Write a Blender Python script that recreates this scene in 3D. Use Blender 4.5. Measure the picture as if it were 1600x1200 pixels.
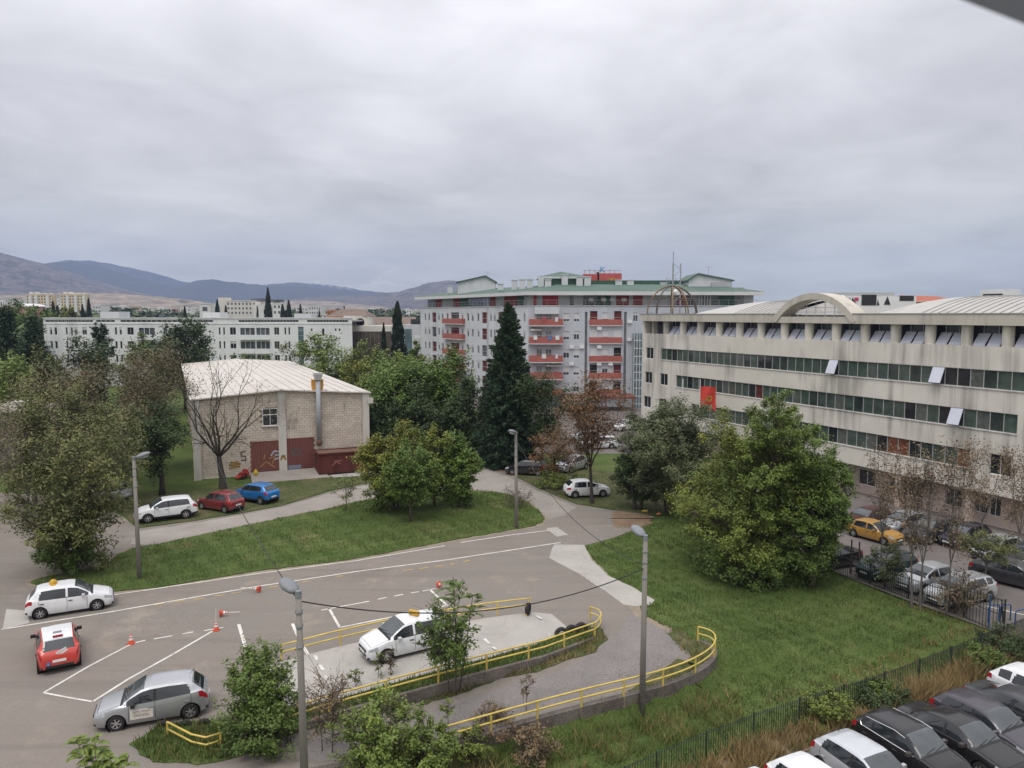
import bpy, math, random
import numpy as np
from mathutils import Vector, Matrix

for o in list(bpy.data.objects):
    bpy.data.objects.remove(o)
SC = bpy.context.scene
COL = SC.collection
random.seed(7)
R2 = math.radians

# ------------------------------------------------------------------ camera
CAM_H, CAM_F, HORIZON = 15.7, 1200.0, 492.0
PITCH = math.atan((600 - HORIZON) / CAM_F)
cam = bpy.data.cameras.new("camera")
cam.sensor_width = 36.0
cam.lens = 36.0 * CAM_F / 1600.0
cam.clip_start = 0.05
cam.clip_end = 40000
cam.dof.use_dof = True
cam.dof.focus_distance = 60
cam.dof.aperture_fstop = 9.0
camo = bpy.data.objects.new("camera", cam)
COL.objects.link(camo)
camo.location = (0, 0, CAM_H)
camo.rotation_euler = (math.pi / 2 - PITCH, 0, 0)
SC.camera = camo

# ------------------------------------------------------------------ world, sun, exposure
W = bpy.data.worlds.new("World")
SC.world = W
W.use_nodes = True
nt = W.node_tree
for n in list(nt.nodes):
    nt.nodes.remove(n)
def wn(t, **k):
    n = nt.nodes.new(t)
    for a, b in k.items():
        setattr(n, a, b)
    return n
def wmath(op, a, b=None, clamp=False):
    n = wn('ShaderNodeMath', operation=op, use_clamp=clamp)
    for i, v in enumerate((a, b)):
        if v is None: continue
        if isinstance(v, (int, float)): n.inputs[i].default_value = v
        else: nt.links.new(v, n.inputs[i])
    return n.outputs[0]
SUN_EL, SUN_AZ = R2(64), R2(205)
tc = wn('ShaderNodeTexCoord')
sep = wn('ShaderNodeSeparateXYZ')
nt.links.new(tc.outputs['Generated'], sep.inputs[0])
zc = wmath('MAXIMUM', sep.outputs[2], 0.0)
# project the view direction on a cloud layer so that the banks flatten towards the horizon
zz = wmath('ADD', zc, 0.16)
cx = wmath('DIVIDE', sep.outputs[0], zz)
cy = wmath('DIVIDE', sep.outputs[1], zz)
cmb = wn('ShaderNodeCombineXYZ')
nt.links.new(cx, cmb.inputs[0]); nt.links.new(cy, cmb.inputs[1])
n1 = wn('ShaderNodeTexNoise'); n1.inputs['Scale'].default_value = 0.75; n1.inputs['Detail'].default_value = 5; n1.inputs['Roughness'].default_value = 0.5
n1.inputs['Distortion'].default_value = 0.3
n2 = wn('ShaderNodeTexNoise'); n2.inputs['Scale'].default_value = 2.1; n2.inputs['Distortion'].default_value = 0.6; n2.inputs['Detail'].default_value = 6; n2.inputs['Roughness'].default_value = 0.55
nt.links.new(cmb.outputs[0], n1.inputs['Vector']); nt.links.new(cmb.outputs[0], n2.inputs['Vector'])
a1 = wmath('MULTIPLY', wmath('SUBTRACT', n1.outputs[0], 0.5), 1.05)
a2 = wmath('MULTIPLY', wmath('SUBTRACT', n2.outputs[0], 0.5), 0.55)
amp = wmath('ADD', wmath('ADD', a1, a2), 1.0)
# overcast luminance: brighter towards the zenith
lum = wmath('ADD', wmath('MULTIPLY', zc, 1.30), 0.51)
lum = wmath('MULTIPLY', lum, amp)
rgb = wn('ShaderNodeCombineColor')
nt.links.new(wmath('MULTIPLY', lum, 1.005), rgb.inputs[0])
nt.links.new(wmath('MULTIPLY', lum, 0.993), rgb.inputs[1])
lowz = wmath('MULTIPLY', zc, 4.0, True)
nt.links.new(wmath('MULTIPLY', lum, wmath('ADD', wmath('MULTIPLY', lowz, 0.11), 0.92)), rgb.inputs[2])
sky = wn('ShaderNodeTexSky', sky_type='NISHITA')
sky.sun_disc = False
sky.sun_elevation = SUN_EL
sky.sun_rotation = SUN_AZ
bg_sky = wn('ShaderNodeBackground'); bg_sky.inputs[1].default_value = 0.05
bg_cl = wn('ShaderNodeBackground'); bg_cl.inputs[1].default_value = 1.0
nt.links.new(sky.outputs[0], bg_sky.inputs[0]); nt.links.new(rgb.outputs[0], bg_cl.inputs[0])
mixs = wn('ShaderNodeMixShader'); mixs.inputs[0].default_value = 0.94
nt.links.new(bg_sky.outputs[0], mixs.inputs[1]); nt.links.new(bg_cl.outputs[0], mixs.inputs[2])
out = wn('ShaderNodeOutputWorld')
nt.links.new(mixs.outputs[0], out.inputs[0])

sl = bpy.data.lights.new("sun", 'SUN')
sl.energy = 1.4
sl.angle = R2(25)
sl.color = (1.0, 0.95, 0.88)
so = bpy.data.objects.new("sun", sl)
COL.objects.link(so)
sd = Vector((math.sin(SUN_AZ) * math.cos(SUN_EL), math.cos(SUN_AZ) * math.cos(SUN_EL), math.sin(SUN_EL)))
so.rotation_euler = (-sd).to_track_quat('-Z', 'Y').to_euler()
so.location = (0, -20, 60)

SC.view_settings.view_transform = 'Standard'
SC.view_settings.look = 'None'
SC.view_settings.gamma = 1
SC.view_settings.exposure = 0.0
SC.view_settings.use_curve_mapping = False
SC.render.engine = 'CYCLES'
try:
    SC.cycles.use_denoising = True
    SC.cycles.denoiser = 'OPENIMAGEDENOISE'
    SC.cycles.max_bounces = 6
    SC.cycles.diffuse_bounces = 3
    SC.cycles.glossy_bounces = 2
    SC.cycles.transmission_bounces = 3
    SC.cycles.transparent_max_bounces = 6
    SC.cycles.volume_bounces = 1
except Exception:
    pass

# ------------------------------------------------------------------ helpers
def ray(u, v):
    x = (u - 800) / CAM_F; y = -(v - 600) / CAM_F
    return (x, math.cos(PITCH) + y * math.sin(PITCH), -math.sin(PITCH) + y * math.cos(PITCH))
def G(u, v, z=0.0):
    "point of the level z seen at photo pixel (u, v)"
    d = ray(u, v)
    t = (z - CAM_H) / d[2]
    return (d[0] * t, d[1] * t)
def at(u, v, depth):
    "point at a ground distance"
    d = ray(u, v)
    t = depth / d[1]
    return (d[0] * t, depth, CAM_H + d[2] * t)
def hpx(v, depth):
    return at(800, v, depth)[2]

def tag(o, label=None, cat=None, group=None, kind=None):
    if label: o['label'] = label
    if cat: o['category'] = cat
    if group: o['group'] = group
    if kind: o['kind'] = kind
    return o
def thing(name, label, cat, loc=(0, 0, 0), rotz=0.0, group=None):
    o = bpy.data.objects.new(name, None)
    o.empty_display_size = 0.3
    COL.objects.link(o)
    o.location = loc
    o.rotation_euler = (0, 0, rotz)
    return tag(o, label, cat, group)
def put(name, me, parent=None, mat=None, loc=None, rot=None):
    o = bpy.data.objects.new(name, me)
    COL.objects.link(o)
    if parent is not None: o.parent = parent
    if loc is not None: o.location = loc
    if rot is not None: o.rotation_euler = rot
    if mat is not None:
        if len(me.materials) == 0: me.materials.append(mat)
        o.material_slots[0].link = 'OBJECT'
        o.material_slots[0].material = mat
    return o

def np_mesh(name, V, F, mats=(), smooth=False, midx=None):
    V = np.asarray(V, dtype=np.float32); F = np.asarray(F, dtype=np.int32)
    me = bpy.data.meshes.new(name)
    k = F.shape[1]; m = F.shape[0]
    me.vertices.add(len(V)); me.vertices.foreach_set('co', V.ravel())
    me.loops.add(m * k); me.loops.foreach_set('vertex_index', F.ravel())
    me.polygons.add(m)
    me.polygons.foreach_set('loop_start', np.arange(0, m * k, k, dtype=np.int32))
    me.polygons.foreach_set('loop_total', np.full(m, k, dtype=np.int32))
    if midx is not None: me.polygons.foreach_set('material_index', np.asarray(midx, dtype=np.int32))
    if smooth: me.polygons.foreach_set('use_smooth', np.ones(m, dtype=bool))
    for mt in mats: me.materials.append(mt)
    me.update(calc_edges=True)
    return me

class B:
    "collects simple shapes into ONE mesh"
    def __init__(s, M=None):
        s.v = []; s.f = []; s.m = []; s.M = M
    def _add(s, vs, fs, m=0):
        b = len(s.v)
        if s.M is not None: vs = [tuple(s.M @ Vector(p)) for p in vs]
        s.v += [tuple(p) for p in vs]
        for f in fs:
            s.f.append([b + i for i in f]); s.m.append(m)
    def box(s, x0, y0, z0, x1, y1, z1, m=0):
        vs = [(x0,y0,z0),(x1,y0,z0),(x1,y1,z0),(x0,y1,z0),(x0,y0,z1),(x1,y0,z1),(x1,y1,z1),(x0,y1,z1)]
        s._add(vs, [(0,3,2,1),(4,5,6,7),(0,1,5,4),(1,2,6,5),(2,3,7,6),(3,0,4,7)], m)
        return s
    def cbox(s, c, d, m=0, rz=0.0, rx=0.0, ry=0.0):
        mm = Matrix.Translation(c) @ Matrix.Rotation(rz,4,'Z') @ Matrix.Rotation(ry,4,'Y') @ Matrix.Rotation(rx,4,'X')
        hx, hy, hz = d[0]/2, d[1]/2, d[2]/2
        vs = [(-hx,-hy,-hz),(hx,-hy,-hz),(hx,hy,-hz),(-hx,hy,-hz),(-hx,-hy,hz),(hx,-hy,hz),(hx,hy,hz),(-hx,hy,hz)]
        s._add([tuple(mm @ Vector(p)) for p in vs], [(0,3,2,1),(4,5,6,7),(0,1,5,4),(1,2,6,5),(2,3,7,6),(3,0,4,7)], m)
        return s
    def quad(s, a, b, c, d, m=0):
        s._add([a,b,c,d], [(0,1,2,3)], m); return s
    def poly(s, pts, m=0):
        s._add(pts, [tuple(range(len(pts)))], m); return s
    def prism(s, pts, z0, z1, m=0):
        "pts: ccw (x,y) outline"
        n = len(pts)
        vs = [(x,y,z0) for x,y in pts] + [(x,y,z1) for x,y in pts]
        fs = [tuple(range(n-1,-1,-1)), tuple(range(n,2*n))]
        fs += [(i,(i+1)%n,n+(i+1)%n,n+i) for i in range(n)]
        s._add(vs, fs, m); return s
    def prism_y(s, pts, y0, y1, m=0):
        "pts: outline in (x,z), extruded along y"
        n = len(pts)
        vs = [(x,y0,z) for x,z in pts] + [(x,y1,z) for x,z in pts]
        fs = [tuple(range(n)), tuple(range(2*n-1,n-1,-1))]
        fs += [((i+1)%n,i,n+i,n+(i+1)%n) for i in range(n)]
        s._add(vs, fs, m); return s
    def path(s, pts, rad, n=6, m=0, caps=True):
        pts = [Vector(p) for p in pts]
        if not hasattr(rad, '__len__'): rad = [rad]*len(pts)
        vs = []; fs = []
        up = Vector((0.31,0.17,0.93)).normalized()
        for i, p in enumerate(pts):
            d = (pts[min(i+1,len(pts)-1)] - pts[max(i-1,0)])
            if d.length < 1e-6: d = Vector((0,0,1))
            d.normalize()
            a = d.cross(up)
            if a.length < 0.05: a = d.cross(Vector((1,0,0)))
            a.normalize(); b = d.cross(a)
            for k in range(n):
                t = 2*math.pi*k/n
                vs.append(tuple(p + (a*math.cos(t)+b*math.sin(t))*rad[i]))
        for i in range(len(pts)-1):
            for k in range(n):
                k2 = (k+1)%n
                fs.append((i*n+k, (i+1)*n+k, (i+1)*n+k2, i*n+k2))
        if caps:
            fs.append(tuple(range(n))); fs.append(tuple((len(pts)-1)*n + k for k in range(n-1,-1,-1)))
        s._add(vs, fs, m); return s
    def lathe(s, prof, n=16, c=(0,0,0), axis='Z', m=0):
        vs = []; fs = []
        for r, h in prof:
            for k in range(n):
                t = 2*math.pi*k/n
                q = (r*math.cos(t), r*math.sin(t), h)
                if axis == 'Y': q = (q[0], q[2], q[1])
                if axis == 'X': q = (q[2], q[0], q[1])
                vs.append((q[0]+c[0], q[1]+c[1], q[2]+c[2]))
        for i in range(len(prof)-1):
            for k in range(n):
                k2=(k+1)%n
                fs.append((i*n+k, i*n+k2, (i+1)*n+k2, (i+1)*n+k))
        s._add(vs, fs, m); return s
    def mesh(s, name, mats=(), smooth=False):
        me = bpy.data.meshes.new(name)
        me.from_pydata(s.v, [], s.f)
        for mt in mats: me.materials.append(mt)
        me.polygons.foreach_set('material_index', s.m)
        if smooth: me.polygons.foreach_set('use_smooth', [True]*len(s.f))
        me.update()
        return me
    def build(s, name, mats, parent=None, smooth=False, loc=None, rot=None):
        if not isinstance(mats, (list, tuple)): mats = [mats]
        return put(name, s.mesh(name, mats, smooth), parent, None, loc, rot)

def inpoly(X, Y, poly):
    ins = np.zeros(X.shape, dtype=bool)
    n = len(poly); j = n-1
    for i in range(n):
        xi, yi = poly[i]; xj, yj = poly[j]
        c = ((yi > Y) != (yj > Y)) & (X < (xj-xi)*(Y-yi)/((yj-yi) if yj != yi else 1e-9) + xi)
        ins ^= c; j = i
    return ins
def distpoly(X, Y, pts, closed=True):
    d = np.full(X.shape, 1e9)
    n = len(pts)
    for i in range(n if closed else n-1):
        ax, ay = pts[i]; bx, by = pts[(i+1)%n]
        dx, dy = bx-ax, by-ay
        L = dx*dx+dy*dy+1e-9
        t = np.clip(((X-ax)*dx+(Y-ay)*dy)/L, 0, 1)
        d = np.minimum(d, np.hypot(X-ax-t*dx, Y-ay-t*dy))
    return d
def sst(x): 
    x = np.clip(x, 0, 1); return x*x*(3-2*x)

# ------------------------------------------------------------------ materials
def base_mat(name):
    m = bpy.data.materials.new(name)
    m.use_nodes = True
    t = m.node_tree
    p = t.nodes['Principled BSDF']
    return m, t, p
def node(t, ty, **k):
    n = t.nodes.new(ty)
    for a, b in k.items():
        if a.startswith('i_'): n.inputs[a[2:]].default_value = b
        else: setattr(n, a, b)
    return n
def c4(c): return (c[0], c[1], c[2], 1)
def ramp(t, fac, stops):
    r = node(t, 'ShaderNodeValToRGB')
    e = r.color_ramp.elements
    while len(e) < len(stops): e.new(0.5)
    for i, (p, c) in enumerate(stops):
        e[i].position = p; e[i].color = c4(c)
    t.links.new(fac, r.inputs[0])
    return r.outputs[0]
def noise(t, scale, detail=4, rough=0.55, vec=None, stretch=None):
    n = node(t, 'ShaderNodeTexNoise')
    n.inputs['Scale'].default_value = scale; n.inputs['Detail'].default_value = detail; n.inputs['Roughness'].default_value = rough
    if vec is None: vec = node(t, 'ShaderNodeNewGeometry').outputs['Position']
    if stretch:
        mp = node(t, 'ShaderNodeMapping'); mp.inputs['Scale'].default_value = stretch
        t.links.new(vec, mp.inputs[0]); vec = mp.outputs[0]
    t.links.new(vec, n.inputs['Vector'])
    return n.outputs[0]
def mixc(t, fac, a, b, mode='MIX'):
    n = node(t, 'ShaderNodeMix', data_type='RGBA', blend_type=mode)
    for i, v in ((0, fac), (6, a), (7, b)):
        if isinstance(v, (int, float)): n.inputs[i].default_value = v
        elif isinstance(v, tuple): n.inputs[i].default_value = c4(v)
        else: t.links.new(v, n.inputs[i])
    return n.outputs[2]
def bump(t, p, h, strength=0.3, dist=0.05):
    b = node(t, 'ShaderNodeBump'); b.inputs['Strength'].default_value = strength; b.inputs['Distance'].default_value = dist
    t.links.new(h, b.inputs['Height']); t.links.new(b.outputs[0], p.inputs['Normal'])
def sc(c, k): return tuple(min(1.0, x*k) for x in c)

MC = {}
def mat(name, col, rough=0.8, var=0.12, scale=1.5, metal=0.0, bmp=0.0, bscale=30, spec=0.4, coat=0.0, island=0.0):
    if name in MC: return MC[name]
    m, t, p = base_mat(name)
    f = noise(t, scale, 5, 0.6)
    col_out = ramp(t, f, [(0.3, sc(col, 1-var)), (0.7, sc(col, 1+var))])
    if island:
        r = node(t, 'ShaderNodeNewGeometry').outputs['Random Per Island']
        col_out = mixc(t, 1.0, col_out, ramp(t, r, [(0, (1-island,)*3), (1, (1.0,)*3)]), 'MULTIPLY')
    t.links.new(col_out, p.inputs['Base Color'])
    p.inputs['Roughness'].default_value = rough
    p.inputs['Metallic'].default_value = metal
    p.inputs['Specular IOR Level'].default_value = spec
    p.inputs['Coat Weight'].default_value = coat
    p.inputs['Coat Roughness'].default_value = 0.05
    if bmp: bump(t, p, noise(t, bscale, 4), bmp, 0.02)
    MC[name] = m
    return m
def streaky(name, col, dark, amount=0.5, rough=0.85, sx=0.9):
    "plaster or concrete with grime runs of its own"
    if name in MC: return MC[name]
    m, t, p = base_mat(name)
    f = noise(t, 0.5, 5, 0.6)
    c = ramp(t, f, [(0.3, sc(col, 0.93)), (0.7, sc(col, 1.05))])
    st = noise(t, sx, 5, 0.65, stretch=(1, 1, 0.07))
    big = noise(t, 0.13, 3, 0.5)
    mul = node(t, 'ShaderNodeMath', operation='MULTIPLY'); t.links.new(st, mul.inputs[0]); t.links.new(big, mul.inputs[1])
    k = ramp(t, mul.outputs[0], [(0.26, (0, 0, 0)), (0.38, (amount,)*3)])
    c = mixc(t, k, c, dark)
    t.links.new(c, p.inputs['Base Color'])
    p.inputs['Roughness'].default_value = rough
    p.inputs['Specular IOR Level'].default_value = 0.25
    bump(t, p, noise(t, 14, 5), 0.15, 0.02)
    MC[name] = m
    return m
def glass(name, col, rough=0.06, spec=0.6, var=0.35, scale=0.7):
    return mat(name, col, rough, var, scale, 0.0, spec=spec)
def leafmat(name, cols, rough=0.55, trans=0.10, dry=None):
    if name in MC: return MC[name]
    m, t, p = base_mat(name)
    g = node(t, 'ShaderNodeNewGeometry')
    n = len(cols)
    c = ramp(t, g.outputs['Random Per Island'], [(i/(n-1), cols[i]) for i in range(n)])
    f = noise(t, 0.35, 3, 0.5)
    c = mixc(t, 1.0, c, ramp(t, f, [(0.3, (0.72,0.74,0.7)), (0.7, (1.2,1.15,1.05))]), 'MULTIPLY')
    if dry: c = mixc(t, ramp(t, noise(t, dry[0], 6, 0.65), [(dry[1], (0,)*3), (dry[2], (dry[4],)*3)]), c, dry[3])
    t.links.new(c, p.inputs['Base Color'])
    p.inputs['Roughness'].default_value = rough
    p.inputs['Specular IOR Level'].default_value = 0.25
    tr = node(t, 'ShaderNodeBsdfTranslucent'); t.links.new(c, tr.inputs[0])
    mx = node(t, 'ShaderNodeMixShader'); mx.inputs[0].default_value = trans
    o = t.nodes['Material Output']
    t.links.new(p.outputs[0], mx.inputs[1]); t.links.new(tr.outputs[0], mx.inputs[2]); t.links.new(mx.outputs[0], o.inputs[0])
    MC[name] = m
    return m

def ground_mat(name, stops, scale, fine=(0.8, 1.15), fscale=9, bs=0.5, bscale=12, bd=0.06, rough=0.95, cracks=False, patch=None):
    if name in MC: return MC[name]
    m, t, p = base_mat(name)
    c = ramp(t, noise(t, scale, 6, 0.62), stops)
    c = mixc(t, 1.0, c, ramp(t, noise(t, fscale, 4, 0.6), [(0.3, (fine[0],)*3), (0.7, (fine[1],)*3)]), 'MULTIPLY')
    if patch:
        c = mixc(t, ramp(t, noise(t, patch[0], 4, 0.6), [(patch[1], (0,0,0)), (patch[2], (1,1,1))]), c, patch[3])
    hgt = noise(t, bscale, 5, 0.65)
    if cracks:
        v = node(t, 'ShaderNodeTexVoronoi', feature='DISTANCE_TO_EDGE'); v.inputs['Scale'].default_value = 0.16
        gp = node(t, 'ShaderNodeNewGeometry').outputs['Position']
        ns = node(t, 'ShaderNodeTexNoise'); ns.inputs['Scale'].default_value = 0.7; ns.inputs['Detail'].default_value = 4
        t.links.new(gp, ns.inputs['Vector'])
        va = node(t, 'ShaderNodeVectorMath', operation='MULTIPLY_ADD'); va.inputs[1].default_value = (3.0, 3.0, 0)
        t.links.new(ns.outputs['Color'], va.inputs[0]); t.links.new(gp, va.inputs[2]); t.links.new(va.outputs[0], v.inputs['Vector'])
        c = mixc(t, ramp(t, v.outputs['Distance'], [(0.0, (0.16,)*3), (0.012, (0,)*3)]), c, (0.09, 0.075, 0.06))
    t.links.new(c, p.inputs['Base Color'])
    p.inputs['Roughness'].default_value = rough
    p.inputs['Specular IOR Level'].default_value = 0.2
    bump(t, p, hgt, bs, bd)
    MC[name] = m
    return m

ASPH = ground_mat('asphalt', [(0.25, (0.165,0.143,0.124)), (0.45, (0.200,0.173,0.150)), (0.6, (0.186,0.166,0.148)), (0.8, (0.255,0.214,0.178))], 0.16, (0.80,1.16), 30, 0.35, 70, 0.02, cracks=True,
                  patch=(0.35, 0.6, 0.72, (0.25, 0.212, 0.17)))
_t = ASPH.node_tree; _p = _t.nodes['Principled BSDF']; _c = _p.inputs['Base Color'].links[0].from_socket
# tyre polish along the lane direction, oil spots and dusty patches
_g = node(_t, 'ShaderNodeNewGeometry').outputs['Position']
_mp = node(_t, 'ShaderNodeMapping'); _mp.inputs['Rotation'].default_value = (0, 0, -0.47); _mp.inputs['Scale'].default_value = (0.045, 0.85, 1)
_t.links.new(_g, _mp.inputs[0])
_c = mixc(_t, ramp(_t, noise(_t, 1.0, 5, 0.6, vec=_mp.outputs[0]), [(0.50, (0,)*3), (0.66, (0.5,)*3)]), _c, (0.125,0.112,0.10))
_c = mixc(_t, ramp(_t, noise(_t, 0.9, 3, 0.5), [(0.70, (0,)*3), (0.78, (0.55,)*3)]), _c, (0.09,0.08,0.07))
_c = mixc(_t, ramp(_t, noise(_t, 0.22, 6, 0.7), [(0.58, (0,)*3), (0.70, (0.5,)*3)]), _c, (0.33,0.285,0.23))
_c = mixc(_t, ramp(_t, noise(_t, 130, 2, 0.5), [(0.4, (0,)*3), (0.75, (0.35,)*3)]), _c, (0.36,0.33,0.29))
_t.links.new(_c, _p.inputs['Base Color'])
ASPH_ROUGH = ground_mat('worn_asphalt', [(0.3, (0.17,0.155,0.148)), (0.7, (0.23,0.21,0.2))], 0.4, (0.75,1.2), 14, 0.5, 40, 0.03)
GRAVEL = ground_mat('gravel_path', [(0.3, (0.24,0.215,0.19)), (0.7, (0.33,0.3,0.27))], 0.3, (0.8,1.15), 18, 0.4, 40, 0.03)
PARKING = ground_mat('parking_asphalt', [(0.3, (0.13,0.115,0.108)), (0.7, (0.185,0.165,0.155))], 0.3, (0.85,1.12), 20, 0.3, 40, 0.02)
CONC = ground_mat('concrete', [(0.3, (0.33,0.31,0.285)), (0.7, (0.42,0.395,0.365))], 0.5, (0.88,1.08), 20, 0.2, 40, 0.02, cracks=True)
TURF = ground_mat('turf', [(0.25, (0.056,0.085,0.021)), (0.45, (0.080,0.120,0.029)), (0.6, (0.105,0.140,0.039)), (0.8, (0.15,0.15,0.062))], 0.22, (0.6,1.3), 7, 0.9, 9, 0.15,
                  patch=(0.25, 0.60, 0.76, (0.18, 0.155, 0.07)))
DIRT = ground_mat('dirt', [(0.3, (0.17,0.115,0.07)), (0.7, (0.25,0.185,0.125))], 0.7, (0.7,1.2), 12, 0.6, 20, 0.05)
PAINT_W = ground_mat('road_paint_white', [(0.3, (0.5,0.47,0.43)), (0.7, (0.72,0.7,0.66))], 1.5, (0.85,1.1), 25, 0.1, 60, 0.01, patch=(2.5, 0.58, 0.72, (0.3,0.27,0.25)))
PAINT_Y = ground_mat('road_paint_yellow', [(0.3, (0.42,0.29,0.08)), (0.7, (0.5,0.36,0.12))], 1.5, (0.85,1.1), 25, 0.1, 60, 0.01, patch=(1.5, 0.5, 0.62, (0.26,0.225,0.18)))

# ------------------------------------------------------------------ terrain
WALL_TOP = [(690,1166),(745,1150),(800,1134),(890,1109),(945,1095),(1000,1082),(1060,1064),(1095,1047),(1114,1031),(1117,1017),(1108,1007),(1089,1002)]
def open_smooth(p, it=2):
    for _ in range(it):
        q = [p[0]]
        for a, c in zip(p[:-1], p[1:]): q += [(a[0]*.75+c[0]*.25, a[1]*.75+c[1]*.25), (a[0]*.25+c[0]*.75, a[1]*.25+c[1]*.75)]
        p = q+[p[-1]]
    return p
WALL0 = [G(u, v, 0.0) for u, v in WALL_TOP]
WALL = open_smooth(WALL0)
UPPER = [(-400,-60),(-15,-60),(-15,22.3)] + WALL + [G(1050,985), G(1022,942), G(985,900), G(960,860), G(1020,822), (12,60), (14.5,70), (14,90), (26,128), (70,200), (70,2000), (-400,2000)]
FLOOR_LOW = -0.95
def terrain(X, Y):
    X = np.asarray(X, float); Y = np.asarray(Y, float)
    d = distpoly(X, Y, UPPER)
    d[inpoly(X, Y, UPPER)] = 0
    near_wall = sst((37 - Y) / 3.0) 
    w = 8.0 + (0.35 - 8.0) * near_wall
    z = FLOOR_LOW * sst(d / w)
    # little bumps in the open field
    z = z + 0.05*np.sin(X*0.9+Y*0.4)*np.sin(Y*0.7-X*0.3) * sst((d-0.5)/3)
    # keep the ground well under the ramp wall side of the yard
    return z
def tz(x, y): return float(terrain(np.array([x]), np.array([y]))[0])

def make_ground():
    xs = np.unique(np.concatenate([np.linspace(-60, 60, 241), np.array([-7000,-4000,-2000,-1000,-500,-250,-120,-90,-75, 75, 90,120,250,500,1000,2000,4000,7000])]))
    ys = np.unique(np.concatenate([np.linspace(14, 80, 133), np.array([-140,-100,-40,0,8,90,100,115,130,150,180,250,400,800,1600,3200,5000,6100])]))
    X, Y = np.meshgrid(xs, ys)
    Z = terrain(X.ravel(), Y.ravel()).reshape(X.shape)
    # pull the sheet down a little just inside the retaining wall so the kerb of the yard is the wall itself
    V = np.stack([X.ravel(), Y.ravel(), Z.ravel()-0.01], 1)
    nx, ny = len(xs), len(ys)
    i = np.arange(nx-1)[None, :] + nx*np.arange(ny-1)[:, None]
    F = np.stack([i, i+1, i+1+nx, i+nx], -1).reshape(-1, 4)
    tag(put('ground', np_mesh('ground', V, F, [TURF], smooth=True)), kind='structure')
make_ground()

def smooth_poly(pts, it=1):
    for _ in range(it):
        q = []
        n = len(pts)
        for i in range(n):
            a, b = pts[i], pts[(i+1) % n]
            q.append((a[0]*.75+b[0]*.25, a[1]*.75+b[1]*.25)); q.append((a[0]*.25+b[0]*.75, a[1]*.25+b[1]*.75))
        pts = q
    return pts
def ragged(pts, step=0.5, amp=0.12, seed=1):
    "subdivides an outline and gives it an uneven edge"
    rnd = random.Random(seed)
    q = []
    n = len(pts)
    for i in range(n):
        a, b = pts[i], pts[(i+1) % n]
        L = math.hypot(b[0]-a[0], b[1]-a[1])
        k = max(1, min(80, int(L/step)))
        for j in range(k):
            t = j/k
            q.append((a[0]+(b[0]-a[0])*t+rnd.uniform(-amp, amp), a[1]+(b[1]-a[1])*t+rnd.uniform(-amp, amp)))
    return q
def sheet(name, pts, z, m, kind='structure', thick=0.0):
    b = B()
    if area2(pts) < 0: pts = pts[::-1]
    if thick: b.prism(pts, z-thick, z)
    else: b.poly([(x, y, z) for x, y in pts])
    return tag(b.build(name, m), kind=kind)
def area2(p): return sum(p[i][0]*p[(i+1)%len(p)][1]-p[(i+1)%len(p)][0]*p[i][1] for i in range(len(p)))
def P(px, z=0.0): return [G(u, v, z) for u, v in px]

# yard asphalt
yard_px = [(-260,762),(0,770),(120,776),(190,806),(215,826),(300,815),(380,802),(440,791),(520,767),(590,752),(640,741),(700,731),(745,722),(765,724),(800,742),(840,763),(900,788),(955,797),(1000,801),(1022,808),(1005,822),(960,840),(912,853),
           (930,880),(1000,948),(1004,962),(1048,985),(1075,1003),(1080,1030)]
yard = P(yard_px) + [(w[0]-0.1, w[1]+0.1) for w in WALL0[5:1:-1]] + [(w[0]-0.05, w[1]+0.1) for w in WALL0[1::-1]] + [(-15,22.6),(-15,12),(-70,12)]
sheet('asphalt_yard', yard, 0.012, ASPH)
# darker worn patch of the lower path
sheet('lower_path', ragged(P([(500,1190),(440,1170),(640,1120),(760,1085),(900,1040),(960,1000),(985,960),(1040,985),(1062,1008),(1058,1030),(1000,1060),(900,1092),(800,1118),(700,1150),(600,1185)]), 0.6, 0.05, 3), 0.018, ASPH_ROUGH)
# gravel path behind the island
sheet('gravel_path', ragged(P([(205,850),(218,830),(300,818),(380,804),(440,793),(520,770),(590,755),(640,744),(700,735),(748,728),(800,748),(845,770),(900,792),(880,806),(858,812),(832,786),(800,772),(760,766),(700,764),(640,768),(560,782),(500,797),(440,808),(330,832),(240,852)]), 0.6, 0.1, 4), 0.018, GRAVEL)
# pinkish pad on the left
sheet('dirt_verge', ragged(P([(960,800),(1000,803),(1024,810),(1008,822),(985,828),(960,820)]), 0.25, 0.35, 5), 0.024, DIRT)
# concrete apron on the right
sheet('concrete_apron', ragged(P([(866,851),(913,852),(925,876),(950,900),(985,916),(1022,938),(1016,946),(990,948),(975,945),(935,917),(905,897),(872,880),(858,872)]), 0.6, 0.04, 6), 0.026, CONC, thick=0.02)
sheet('concrete_pad', P([(10,952),(44,955),(46,974),(4,984)]), 0.024, CONC)
sheet('concrete_patch', P([(853,826),(870,824),(888,836),(870,839)]), 0.024, CONC)

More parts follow.
